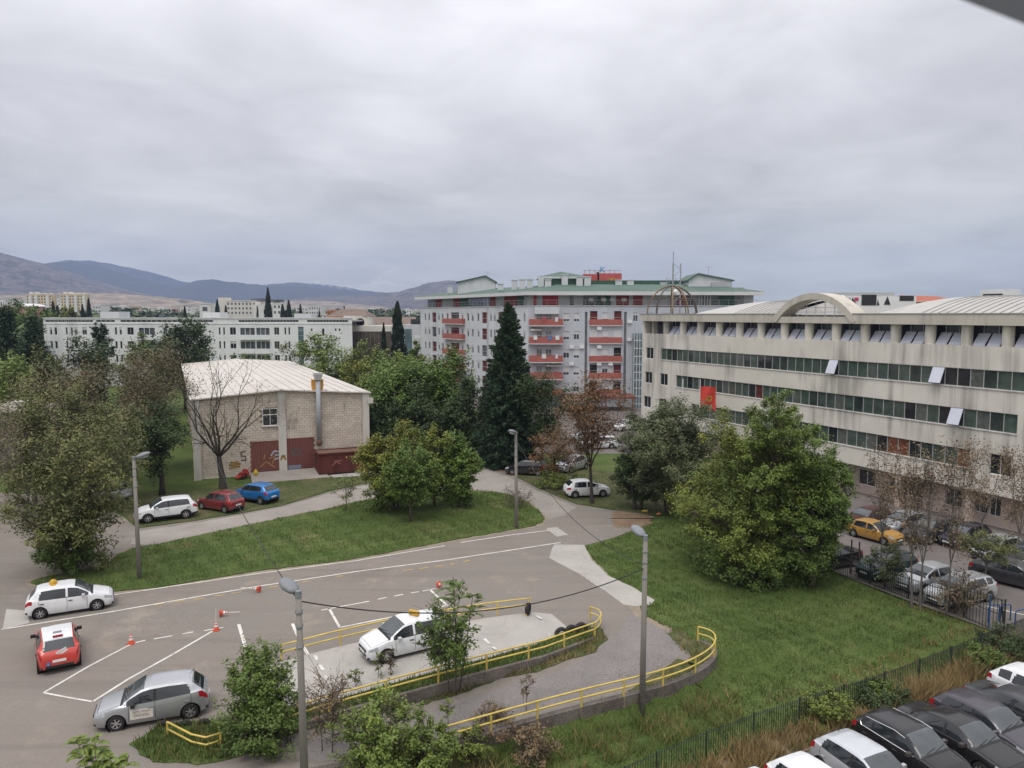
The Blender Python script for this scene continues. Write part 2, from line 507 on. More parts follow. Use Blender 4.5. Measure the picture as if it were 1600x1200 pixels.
# grass island
ISLAND_PX = [(190,862),(250,850),(330,834),(440,810),(500,799),(560,784),(640,770),(700,766),(760,768),(800,774),(830,788),(852,808),(846,820),(800,829),(720,842),(640,858),(560,873),(480,884),(400,893),(300,910),(230,921),(120,928),(60,920),(46,908),(100,896),(165,884)]
ISLAND = ragged(smooth_poly(P(ISLAND_PX), 1), 0.5, 0.09, 8)
def offset(pts, d):
    if area2(pts) < 0: pts = pts[::-1]
    n = len(pts); q = []
    for i in range(n):
        a, c = pts[i-2], pts[(i+2) % n]; dx, dy = c[0]-a[0], c[1]-a[1]; l = math.hypot(dx, dy) or 1
        q.append((pts[i][0]+dy/l*d, pts[i][1]-dx/l*d))
    return q
SAND = ground_mat('sandy_edge', [(0.3, (0.21,0.17,0.125)), (0.7, (0.30,0.25,0.195))], 0.9, (0.75,1.2), 14, 0.5, 30, 0.03)
sheet('sandy_edge', ragged(offset(ragged(smooth_poly(P(ISLAND_PX), 1), 0.8, 0.0, 8), .28), .4, .16, 18), 0.017, SAND)
sheet('sandy_edge', ragged(P([(912,852),(930,878),(1000,946),(1006,962),(1050,983),(1040,990),(996,970),(985,948),(920,885)]), .3, .08, 19), 0.0165, SAND)
sheet('grass_island', ISLAND, 0.07, TURF, thick=0.08)
# verge under the parked cars on the left and by the white hatchback
sheet('car_verge', ragged(P([(120,778),(190,800),(216,826),(300,814),(380,801),(440,790),(520,766),(600,748),(560,737),(420,756),(300,766),(200,770)]), 0.6, 0.15, 9), 0.03,
      ground_mat('worn_turf', [(0.3, (0.06,0.085,0.025)), (0.5, (0.09,0.1,0.04)), (0.75, (0.16,0.125,0.075))], 0.35, (0.65,1.25), 7, 0.8, 9, 0.12))
WORN = MC['worn_turf']
sheet('tree_verge', ragged(P([(760,722),(800,742),(840,762),(900,787),(955,796),(1022,806),(1080,800),(1060,760),(960,738),(860,724),(800,716)]), 0.6, 0.15, 10), 0.03, WORN)
GROUND_BROWN = P([(755,706),(800,722),(830,742),(800,744),(765,728),(745,715)])
sheet('brown_litter', ragged(GROUND_BROWN, 0.5, 0.2, 12), 0.036, DIRT)

# ---- training ramp
def lerp(a, b, t): return tuple(x+(y-x)*t for x, y in zip(a, b))
RH = 0.45
up_px = [(405,1044,0.02),(440,1034,0.1),(520,1013,0.3),(620,990,RH),(760,966,RH),(830,957,0.25),(862,960,0.02)]
lo_px = [(405,1125,0.02),(450,1111,0.1),(540,1090,0.3),(640,1061,RH),(760,1030,RH),(838,1008,0.25),(893,986,0.02)]
wl_px = [(330,1172,0.02),(420,1148,0.12),(505,1120,0.3),(640,1082,RH),(765,1048,RH),(850,1026,0.25),(928,997,0.02)]
UPR = [(*G(u,v,z), z) for u, v, z in up_px]
LOR = [(*G(u,v,z), z) for u, v, z in lo_px]
WLR = [(*G(u,v,z), z) for u, v, z in wl_px]
def densify(a, k=4):
    q = []
    for i in range(len(a)-1):
        for j in range(k): q.append(lerp(a[i], a[i+1], j/k))
    return q + [a[-1]]
def strip(name, A, Bp, m, drop=0.6, kind='structure'):
    b = B()
    A = densify(A); Bp = densify(Bp)
    n = len(A)
    vs = [(*p[:2], p[2]+0.02) for p in A] + [(*p[:2], p[2]+0.02) for p in Bp] + [(*p[:2], -drop) for p in A] + [(*p[:2], -drop) for p in Bp]
    fs = []
    for i in range(n-1):
        fs += [(i, n+i, n+i+1, i+1), (i, i+1, 2*n+i+1, 2*n+i), (n+i+1, n+i, 3*n+i, 3*n+i+1)]
    fs += [(0, 2*n, 3*n, n), (n-1, 2*n-1, 4*n-1, 3*n-1)]
    b._add(vs, fs)
    return tag(b.build(name, m), kind=kind)
strip('concrete_ramp', UPR, LOR, CONC)
LOR2 = [(p[0]+0.01, p[1]-0.02, p[2]+0.03) for p in LOR]
WLR2 = [(p[0], p[1], p[2]+0.03) for p in WLR]
strip('ramp_verge', LOR2, WLR2, TURF)
sheet('verge_tip', ragged(P([(885,984),(910,978),(940,982),(948,1000),(930,1020),(880,1035),(840,1050),(780,1062),(720,1085),(650,1105),(720,1060),(850,1022)]), 0.4, 0.1, 13), 0.05, WORN, thick=0.05)
sheet('verge_tail', ragged(P([(205,1165),(250,1135),(300,1130),(420,1120),(520,1105),(560,1105),(470,1140),(400,1172),(330,1195),(240,1192)]), 0.4, 0.12, 14), 0.06, TURF, thick=0.06)
sheet('corner_verge', ragged(P([(1040,990),(1062,985),(1085,1000),(1112,1012),(1108,1032),(1090,1045),(1076,1040),(1080,1022),(1062,1008)]), 0.3, 0.06, 15), 0.04, WORN, thick=0.04)
sheet('corner_verge', ragged(P([(1060,1030),(1090,1040),(1060,1062),(1010,1078),(980,1082),(1020,1055)]), 0.3, 0.06, 16), 0.04, WORN, thick=0.04)

WALLSTONE = ground_mat('rough_wall_concrete', [(0.3, (0.10,0.085,0.075)), (0.7, (0.19,0.165,0.145))], 0.9, (0.7,1.2), 9, 0.7, 14, 0.06)
def ribbon_wall(name, label, pts, z0, z1, th, m):
    "wall with thickness following a ground line; z1 may vary per point"
    b = B(); n = len(pts)
    L = []; Rr = []
    for i in range(n):
        a = pts[max(i-1,0)]; c = pts[min(i+1,n-1)]
        dx, dy = c[0]-a[0], c[1]-a[1]; l = math.hypot(dx, dy) or 1
        nx, ny = -dy/l*th/2, dx/l*th/2
        L.append((pts[i][0]+nx, pts[i][1]+ny)); Rr.append((pts[i][0]-nx, pts[i][1]-ny))
    zt = z1 if hasattr(z1, '__len__') else [z1]*n
    vs = [(*p, z0) for p in L]+[(*p, z0) for p in Rr]+[(*p, zt[i]) for i, p in enumerate(L)]+[(*p, zt[i]) for i, p in enumerate(Rr)]
    fs = []
    for i in range(n-1):
        fs += [(i,i+1,2*n+i+1,2*n+i),(n+i+1,n+i,3*n+i,3*n+i+1),(2*n+i,2*n+i+1,3*n+i+1,3*n+i)]
    fs += [(0,2*n,3*n,n),(n-1,2*n-1,3*n-1,4*n-1)][0:1] + [(n-1,2*n-1,4*n-1,3*n-1)]
    b._add(vs, fs)
    o = b.build(name, m)
    return tag(o, label, 'wall')
wall_line = [(-14.9,22.4)] + densify([(x,y,0) for x,y in WALL], 2)
wall_line = [(p[0],p[1]) for p in wall_line]
ribbon_wall('retaining_wall', 'rough dark concrete retaining wall below the curved yellow handrail, facing the grass field', wall_line, -1.6, 0.06, 0.28, WALLSTONE)
rw = densify(WLR[1:], 2)
ribbon_wall('ramp_wall', 'low dark concrete wall under the middle yellow handrail beside the lower path', [(p[0],p[1]-0.08) for p in rw], -0.3, [p[2]+0.08 for p in rw], 0.18, WALLSTONE)

# ---- low car parks
sheet('street_parking', [G(u,v,-0.9) for u,v in [(1150,770),(1250,872),(1330,905),(1420,940),(1500,968),(1560,990),(1640,1010),(2300,1100),(2300,700),(1500,700),(1200,690)]], -0.86, PARKING)
sheet('near_car_park', [G(u,v,-0.95) for u,v in [(1090,1225),(1200,1180),(1250,1158),(1330,1130),(1420,1108),(1540,1060),(1640,1030),(1900,1060),(1900,1500),(1000,1500)]], -0.9, PARKING)

# ---- painted lines
NL = [0]
def line_px(pts, w, m, z=0.02, name='road_marking', zg=0.0):
    b = B()
    q = [Vector((*G(u, v, zg), 0)) for u, v in pts]
    for i in range(len(q)-1):
        d = (q[i+1]-q[i]).normalized(); n = Vector((-d.y, d.x, 0))*w/2
        L = (q[i+1]-q[i]).length
        k = max(1, int(L/1.5))
        for j in range(k):
            p0 = q[i]+(q[i+1]-q[i])*(j/k); p1 = q[i]+(q[i+1]-q[i])*((j+1)/k)
            b.quad((*(p0-n).xy, z+zg), (*(p1-n).xy, z+zg), (*(p1+n).xy, z+zg), (*(p0+n).xy, z+zg))
    return tag(b.build(name, m), kind='structure')
for pts, w in [
    ([(176,930),(300,912),(400,897),(560,876),(695,853)], .12), ([(720,848),(800,836),(868,828)], .12),
    ([(2,984),(170,957),(400,917),(560,893),(700,875),(876,848)], .13),
    ([(68,1083),(140,1041),(207,1006),(227,1001)], .11), ([(68,1083),(104,1090),(145,1097)], .10),
    ([(145,1097),(200,1062),(270,1023),(335,985)], .12),
    ([(240,999),(269,994)], .1), ([(285,991),(302,988)], .1), ([(319,986),(349,981)], .1),
    ([(373,976),(386,1020)], .16), ([(457,975),(470,1005),(484,1027)], .15), ([(484,1027),(458,1030)], .1),
    ([(514,951),(531,981)], .13), ([(531,981),(620,963),(700,946)], .12), ([(502,954),(577,940)], .11), ([(590,937),(604,934)], .1), ([(616,932),(630,929)], .1), ([(642,927),(655,925)], .1), ([(660,924),(681,920)], .1),
    ([(671,921),(698,946)], .13)]:
    line_px(pts, w, PAINT_W, 0.022)
for a, bb in [((241,946),(257,943)),((273,941),(289,938)),((304,937),(320,935)),((334,932),(350,930)),((361,928),(377,925)),((420,918),(434,916)),((446,914),(460,912)),((472,910),(488,907)),((524,902),(536,900)),((630,892),(645,890)),((655,889),(670,887)),((680,886),(693,884)),((703,882),(716,880)),((724,878),(734,876))]:
    line_px([a, bb], .12, PAINT_Y, 0.02)
for a, bb, z in [((492,1025),(496,1032),.22),((500,1040),(505,1048),.25),((507,1055),(512,1064),.25),((757,999),(765,1007),.45),((770,1012),(777,1017),.45),((838,963),(846,968),.22),((855,973),(862,979),.1)]:
    line_px([a, bb], .14, PAINT_W, 0.035, zg=z)
for pts in [[(1425,855),(1450,851)],[(1395,842),(1410,838)],[(1540,948),(1600,962)]]:
    line_px(pts, .12, PAINT_W, 0.05, zg=-0.9)

# ------------------------------------------------------------------ plants
def rngp(seed): return np.random.default_rng(seed)
def leaf_quads(C, L, Wd, rg, up=0.8, outdir=None, outw=0.5):
    "C: n centres; kite-shaped leaves, random turn, faces leaning upwards"
    n = len(C)
    N = rg.normal(size=(n,3)); N[:,2] = np.abs(N[:,2]) + up
    if outdir is not None: N += outdir*outw
    N /= np.linalg.norm(N, axis=1)[:,None]
    D = rg.normal(size=(n,3)); D -= (D*N).sum(1)[:,None]*N; D /= np.linalg.norm(D, axis=1)[:,None]
    S = np.cross(N, D)
    l = L*rg.uniform(0.6, 1.3, n)[:,None]; w = Wd*rg.uniform(0.7, 1.25, n)[:,None]
    b = C - D*l*0.5; t = C + D*l*0.5 - N*l*0.12
    m = C - D*l*0.08
    V = np.stack([b, m - S*w*0.5, t, m + S*w*0.5], 1).reshape(-1,3)
    F = np.arange(4*n).reshape(-1,4)
    return V, F
def merge(parts):
    Vs = []; Fs = []; o = 0
    for V, F in parts:
        Vs.append(V); Fs.append(F+o); o += len(V)
    return np.concatenate(Vs), np.concatenate(Fs)

BARK = mat('bark', (0.085,0.068,0.052), 0.95, 0.3, 6, bmp=0.5, bscale=20)
BARK_D = mat('dark_bark', (0.045,0.036,0.028), 0.95, 0.3, 6, bmp=0.5, bscale=20)
BARK_G = mat('grey_bark', (0.13,0.115,0.1), 0.95, 0.25, 6, bmp=0.5, bscale=20)

LEAF = dict(
 green=leafmat('green_leaves', [(0.049,0.087,0.018),(0.081,0.138,0.029),(0.122,0.179,0.038),(0.103,0.153,0.040)]),
 fresh=leafmat('fresh_green_leaves', [(0.063,0.115,0.022),(0.101,0.168,0.034),(0.140,0.213,0.045),(0.123,0.182,0.045)]),
 dark=leafmat('dark_green_leaves', [(0.030,0.057,0.021),(0.051,0.083,0.030),(0.074,0.111,0.039)]),
 olive=leafmat('olive_leaves', [(0.082,0.103,0.032),(0.124,0.145,0.046),(0.170,0.186,0.065),(0.149,0.133,0.068)]),
 brown=leafmat('brown_leaves', [(0.128,0.093,0.056),(0.179,0.135,0.083),(0.135,0.129,0.066),(0.108,0.116,0.051),(0.194,0.146,0.090)]),
 rust=leafmat('rust_leaves', [(0.168,0.084,0.043),(0.228,0.118,0.062),(0.156,0.106,0.053),(0.120,0.102,0.046)]),
 yellow=leafmat('yellow_green_leaves', [(0.115,0.155,0.028),(0.15,0.185,0.034),(0.21,0.215,0.038),(0.26,0.215,0.042)]),
 lime=leafmat('light_green_leaves', [(0.092,0.146,0.032),(0.134,0.203,0.044),(0.176,0.238,0.054),(0.196,0.226,0.058)]),
 grey=leafmat('grey_green_leaves', [(0.068,0.090,0.040),(0.106,0.130,0.062),(0.147,0.168,0.087),(0.081,0.109,0.047)]),
 mixed=leafmat('mixed_leaves', [(0.085,0.128,0.027),(0.125,0.180,0.037),(0.165,0.212,0.046),(0.185,0.205,0.05)]),
 conif=leafmat('conifer_needles', [(0.023,0.049,0.026),(0.040,0.074,0.038),(0.060,0.097,0.049)], 0.6, 0.08),
 cyp=leafmat('cypress_needles', [(0.013,0.026,0.015),(0.022,0.037,0.021),(0.032,0.048,0.026)], 0.6, 0.08),
 dry=leafmat('dry_leaves', [(0.188,0.119,0.069),(0.250,0.175,0.106),(0.150,0.110,0.073),(0.112,0.119,0.062)]),
)

def branch_tree(name, label, x, y, h, r, seed=1, z0=0.0, trunk_r=.2, fork=.22, nmain=5, levels=4, leaves='brown', per=10, L=.2, Wd=.11, sig=.3, bark=None, cat='tree', rise=.75, side=2):
    "tree grown limb by limb: forks, side shoots, thin twigs, leaves at the twig ends"
    rg = rngp(seed)
    polys = []; tips = []
    def grow(p, d, ln, rad, lev):
        pts = [p]; dd = d.copy()
        n = 3
        for k in range(n):
            dd = dd + rg.normal(size=3)*.16 + np.array([0,0,.07]); dd /= np.linalg.norm(dd)
            pts.append(pts[-1]+dd*ln/n)
        polys.append((pts, rad, rad*.62, lev))
        if lev >= levels:
            tips.append((pts[-1], lev)); tips.append((pts[1], lev)); return
        if lev >= 2: tips.append((pts[-1], lev))
        for k in range(2 if lev else nmain):
            a = rg.normal(size=3); a -= a.dot(dd)*dd; a /= np.linalg.norm(a)+1e-6
            sp = rg.uniform(.35,.75) if lev else rg.uniform(.5,.95)
            if lev == 0:
                an = 2*math.pi*k/nmain+rg.uniform(-.3,.3); nd = np.array([math.cos(an)*(1-rise+.25), math.sin(an)*(1-rise+.25), rise])
            else: nd = dd+a*sp
            nd = nd/np.linalg.norm(nd)
            grow(pts[-1], nd, ln*rg.uniform(.62,.85) if lev else h*.3, rad*.62*(.78 if lev else .62), lev+1)
        if lev >= 1:
            for k in range(side):
                q = pts[1]+(pts[2]-pts[1])*rg.random()
                a = rg.normal(size=3); a -= a.dot(dd)*dd; a /= np.linalg.norm(a)+1e-6
                nd = dd*.6+a*.8; nd /= np.linalg.norm(nd)
                grow(q, nd, ln*rg.uniform(.4,.6), rad*.34, min(levels, lev+2))
    grow(np.array([0,0,-.1]), np.array([rg.normal()*.03, rg.normal()*.03, 1.0]), h*fork, trunk_r, 0)
    A = np.array([q for pl in polys for q in pl[0]])
    sz = h/np.quantile(A[:,2], .995); sx = r/np.quantile(np.hypot(A[:,0],A[:,1]), .97)
    S = np.array([sx, sx, sz])
    root = thing(name, label, cat, (x, y, z0))
    tb = B()
    for pts, ra, rb, lev in polys:
        n = len(pts); rr = [max(.011, ra+(rb-ra)*k/(n-1)) for k in range(n)]
        if lev == 0: rr[0] *= 1.25
        tb.path([tuple(q*S) for q in pts], rr, 7 if lev == 0 else 5 if lev < 2 else 3, caps=False)
    tb.build('trunk', bark or BARK, root, smooth=True)
    if per > 0:
        T_ = np.array([t[0] for t in tips])*S
        n = max(1, int(len(T_)*per))
        idx = rg.integers(0, len(T_), n)
        C = T_[idx]+rg.normal(size=(n,3))*sig
        C[:,2] = np.maximum(C[:,2], .1)
        V, F = leaf_quads(C, L, Wd, rg)
        put('crown', np_mesh('crown', V, F, [LEAF[leaves]]), root)
    return root

def tree(name, label, cat, x, y, h, rx, rz=None, crown_c=None, leaves='green', nclump=60, per=120, L=0.22, Wd=0.13, z0=None, seed=1, trunk_r=0.2,
         shape='round', stems=1, bark=None, clump_r=None, ry=None, droop=0.0, group=None, twig=0.5, lean=(0,0), spread=0.35, inner=0.35, leaf2=None, frac2=0.0, shoot=1.0):
    """one tree: trunk with limbs, crown of leaves. rx: crown half-width, rz: crown half-height, crown_c: height of crown centre"""
    rg = rngp(seed)
    if z0 is None: z0 = tz(x, y)
    if rz is None: rz = (h*0.8)/2
    if crown_c is None: crown_c = h - rz
    if ry is None: ry = rx
    root = thing(name, label, cat, (x, y, z0), 0, group)
    # clump centres
    cc = []
    while len(cc) < nclump:
        p = rg.uniform(-1, 1, 3)
        r = np.linalg.norm(p)
        if shape in ('round', 'spread'):
            if r > 1 or (r < inner and rg.random() < 0.8): continue
            u_ = p/(r+1e-6)
            wob = 0.84 + 0.13*math.sin(3.1*u_[0]+2*u_[2]*2.3+seed) + 0.11*math.sin(4.7*u_[1]-3.9*u_[2]+seed*2.1) + 0.09*math.sin(7.3*u_[0]*u_[2]+6.1*u_[1]+seed*.7)
            p = p*np.array([1,1,wob])
            q = np.array([p[0]*rx*wob, p[1]*ry*wob, p[2]*rz])
            if shape == 'spread' and p[2] < -0.3 and r < 0.7: continue
        elif shape == 'cone':
            t = rg.random()**0.75            # 0 base .. 1 top measured by radius left
            zz = rg.uniform(-1, 1)
            rad = max(0.04, (1-(zz+1)/2))**0.8 * (0.75+0.25*math.sqrt(rg.random()))
            a = rg.uniform(0, 2*math.pi)
            q = np.array([math.cos(a)*rad*rx, math.sin(a)*rad*ry, zz*rz])
        elif shape == 'column':
            zz = rg.uniform(-1, 1)
            tt = (zz+1)/2
            rad = (0.7 + 0.45*math.sin(min(1, tt*1.25)*math.pi*0.75)) * (1 if tt < 0.55 else max(0.06, (1-(tt-0.55)/0.45)**0.75))
            a = rg.uniform(0, 2*math.pi); k = 0.55+0.4*math.sqrt(rg.random())
            q = np.array([math.cos(a)*rad*rx*k, math.sin(a)*rad*ry*k, zz*rz])
        q = q + np.array([lean[0], lean[1], crown_c])
        if q[2] < 0.15: q[2] = 0.15 + 0.3*rg.random()
        cc.append(q)
    cc = np.array(cc)
    cr = clump_r or (spread * (rx*ry*rz)**(1/3) * 1.2)
    # trunk and limbs
    tb = B()
    base_h = max(0.3, crown_c - rz*0.75)
    stem_tops = []
    for s_ in range(stems):
        ang = 2*math.pi*s_/max(1, stems) + seed
        off = 0 if stems == 1 else 0.18 + 0.1*stems
        bx, by = math.cos(ang)*off*0.5, math.sin(ang)*off*0.5
        tx, ty = lean[0]*0.8 + math.cos(ang)*(rx*0.35 if stems > 1 else 0), lean[1]*0.8 + math.sin(ang)*(ry*0.35 if stems > 1 else 0)
        top = crown_c + rz*(0.85 if shape in ('cone','column') else 0.45)
        pts = []; rr = []
        for k in range(7):
            t = k/6
            wob = 0.04*h*0.4
            pts.append((bx+(tx-bx)*t + wob*math.sin(5*t+seed+s_)*t*(1-t)*2, by+(ty-by)*t + wob*math.cos(4*t+seed*2+s_)*t*(1-t)*2, -0.1 + (top+0.1)*t))
            rr.append(trunk_r*(1.25 if k == 0 else 1)*(1-0.8*t)/(1 if stems == 1 else 1.4))
        tb.path(pts, rr, 7)
        stem_tops.append((np.array(pts), rr))
    lim = rg.permutation(len(cc))[:min(len(cc), 90)]
    for ii in lim:
        c = cc[ii]
        P_, rr = stem_tops[int(rg.integers(0, stems))] if stems > 1 else stem_tops[0]
        zs = P_[:,2]
        zt_ = max(base_h*0.75, min(c[2]-0.85*np.linalg.norm(c[:2]-np.array(lean)), zs[-1]*0.98))
        j = min(len(zs)-2, max(0, int(np.searchsorted(zs, zt_)-1)))
        f = (zt_-zs[j])/(zs[j+1]-zs[j]); f = min(max(f,0),1)
        s = P_[j]+(P_[j+1]-P_[j])*f
        r0 = (rr[j]+(rr[j+1]-rr[j])*f)*0.5
        mid = s+(c-s)*0.5 + np.array([0,0,0.12*np.linalg.norm(c-s)*(1-2*droop)]) + rg.normal(size=3)*0.05*np.linalg.norm(c-s)
        tb.path([s, mid, c], [max(0.012,r0), max(0.01,r0*0.6), 0.008], 4, caps=False)
        if twig:
            for _ in range(3):
                e = c + rg.normal(size=3)*cr*twig
                tb.path([mid+(c-mid)*0.5, c*0.5+e*0.5+np.array([0,0,0.05]), e], [max(0.009, r0*0.35), 0.008, 0.005], 3, caps=False)
    TWIGS = []
    # leaves
    if per > 0:
        cs = []; od = []
        for c in cc:
            n = int(per*rg.uniform(0.6, 1.4))
            k = rg.normal(size=(n,3))*np.array([cr*0.5, cr*0.5, cr*0.36])
            k[:,2] -= droop*np.hypot(k[:,0], k[:,1])*0.6
            o = c - np.array([lean[0], lean[1], crown_c]); o = o/(np.linalg.norm(o)+1e-6)
            if shoot and shape == 'round':
                ns = int(rg.integers(2,5))
                sd = rg.normal(size=(ns,3))*.55 + o*.9 + np.array([0,0,.5*shoot]); sd /= np.linalg.norm(sd,axis=1)[:,None]
                sl_ = cr*rg.uniform(.5,1.55,ns)*shoot
                which = rg.integers(0,ns,n); tt = rg.random(n)**.8
                k = k*(0.62-.34*tt)[:,None] + sd[which]*(sl_[which]*(tt-.25))[:,None]
                for q in range(ns):
                    if rg.random() < .6: TWIGS.append((tuple(c), tuple(c+sd[q]*sl_[q]*.7)))
            cs.append(c+k)
            od.append(np.repeat(o[None], n, 0))
        cs = np.concatenate(cs); od = np.concatenate(od)
        cs[:,2] = np.maximum(cs[:,2], 0.05)
        if leaf2 and frac2 > 0:
            # the second colour sits in its own clumps on one side
            key = (cs[:,0]-lean[0])/rx*-0.6 + (cs[:,2]-crown_c)/rz*0.6 + rg.normal(size=len(cs))*0.25
            thr = np.quantile(key, 1-frac2)
            a = key < thr
            V, F = leaf_quads(cs[a], L, Wd, rg, outdir=od[a]); put('crown', np_mesh('crown', V, F, [LEAF[leaves]]), root)
            V, F = leaf_quads(cs[~a], L, Wd, rg, outdir=od[~a]); o = put('crown', np_mesh('crown', V, F, [LEAF[leaf2]]), root)
            o['label'] = 'part of the crown turned to autumn colour'
        else:
            V, F = leaf_quads(cs, L, Wd, rg, outdir=od)
            put('crown', np_mesh('crown', V, F, [LEAF[leaves]]), root)
    if twig:
        for a_, b_ in TWIGS[:260]: tb.path([a_, b_], [.012, .005], 3, caps=False)
    tb.build('trunk', bark or BARK, root, smooth=True)
    return root

def tree_px(name, label, u, vtop, vbot, hw, depth, ground=None, cat='tree', **k):
    """crown seen between rows vtop and vbot, half-width hw pixels, standing at that depth"""
    p = at(u, 600, depth)
    x, y = p[0], depth
    z0 = tz(x, y) if ground is None else ground
    zt, zb = hpx(vtop, depth), max(z0+0.1, hpx(vbot, depth))
    rz = (zt-zb)/2
    return tree(name, label, cat, x, y, zt-z0, hw*depth/CAM_F, rz=rz, crown_c=(zt+zb)/2-z0, z0=z0, **k)

def conifer(name, label, x, y, h, r, seed=1, z0=None, leaves='conif', per=70, levels=26, base=0.06, power=0.85, tilt=-0.25, L=0.5, Wd=0.14, trunk_r=0.3, group=None):
    "whorls of drooping boughs"
    rg = rngp(seed)
    if z0 is None: z0 = tz(x, y)
    root = thing(name, label, 'tree', (x, y, z0), 0, group)
    tb = B(); tb.path([(0,0,-0.1),(0.05,0,h*0.5),(0,0,h*0.97)], [trunk_r, trunk_r*0.6, 0.03], 7)
    C = []; D = []
    for i in range(levels):
        t = i/(levels-1)
        z = h*(base+(0.985-base)*t)
        rad = r*max(0.03, (1-t)**power) * (1 if t > 0.12 else 0.8+0.2*t/0.12)
        nb = max(4, int(11*(1-t)+4))
        for k in range(nb):
            a = 2*math.pi*(k+rg.random()*0.8)/nb + i*0.7
            rl = rad*rg.uniform(0.68, 1.1)
            d = np.array([math.cos(a), math.sin(a), tilt+0.55*t])
            st = np.array([0,0,z])
            tip = st + d*rl
            if rl > 0.5: tb.path([st, (st+tip)/2+np.array([0,0,0.06*rl]), tip], [0.035*(1-t)+0.012, 0.02, 0.008], 3, caps=False)
            n = int(per*(0.35+0.65*rl/r))
            f = rg.random(n)**0.6
            pos = st + d*(rl*f)[:,None] + rg.normal(size=(n,3))*np.array([1,1,0.8])*(0.05+0.11*rl*(1.15-f)[:,None]*1.0)
            C.append(pos); D.append(np.repeat(d[None], n, 0))
    tb.build('trunk', BARK_D, root, smooth=True)
    C = np.concatenate(C); D = np.concatenate(D)
    n = len(C)
    dd = D + rg.normal(size=(n,3))*0.55; dd /= np.linalg.norm(dd, axis=1)[:,None]
    S = np.cross(dd, rg.normal(size=(n,3))); S /= np.linalg.norm(S, axis=1)[:,None]
    l = L*rg.uniform(0.6,1.3,n)[:,None]; w = Wd*rg.uniform(0.7,1.3,n)[:,None]
    V = np.stack([C-dd*l*.5, C-S*w*.5, C+dd*l*.5, C+S*w*.5], 1).reshape(-1,3)
    put('crown', np_mesh('crown', V, np.arange(4*n).reshape(-1,4), [LEAF[leaves]]), root)
    return root

def cypress(label, u, vtop, hw, d, seed, n=1500, L=.5, Wd=.25, fat=.5, tops=((0,0,1.0),), vbot=None):
    "dense spindle of upright scale-leaf sprays"
    rg = rngp(seed); x = uvx(u, d); h = hpx(vtop, d); r = hw*d/CAM_F
    root = thing('cypress', label, 'tree', (x, d, 0))
    B().path([(0,0,-.1),(0,0,h*.8)], [r*.18+.05, .04], 6).build('trunk', BARK_D, root)
    C = []
    for ox, oy, hs in tops:
        m = int(n*hs)
        t = rg.random(m)**.9; a = rg.uniform(0,2*math.pi,m)
        prof = np.where(t < .35, .72+.28*np.sin(np.clip(t/.35,0,1)*math.pi/2), np.clip((1-t)/.65,0,1)**fat)
        prof = prof*(1+.14*np.sin(a*3+t*9+seed)+.1*np.sin(t*31+a*2))
        rr = r*prof*np.sqrt(rg.uniform(.3,1,m))*(1 if len(tops) == 1 else .7)
        C.append(np.stack([ox*r+np.cos(a)*rr, oy*r+np.sin(a)*rr, .04*h+t*h*.95*hs], 1))
    C = np.concatenate(C); m = len(C)
    D = rg.normal(size=(m,3))*.35+np.array([0,0,1.0]); D[:,:2] += C[:,:2]/(r+1e-6)*.5
    D /= np.linalg.norm(D,axis=1)[:,None]
    S = np.cross(D, rg.normal(size=(m,3))); S /= np.linalg.norm(S,axis=1)[:,None]
    l = L*rg.uniform(.6,1.3,m)[:,None]; w = Wd*rg.uniform(.7,1.3,m)[:,None]
    V = np.stack([C-D*l*.5, C-S*w*.5, C+D*l*.5, C+S*w*.5],1).reshape(-1,3)
    put('crown', np_mesh('crown', V, np.arange(4*m).reshape(-1,4), [LEAF['cyp']]), root)
    return root
def uvx(u, d): return (u-800)/CAM_F*d

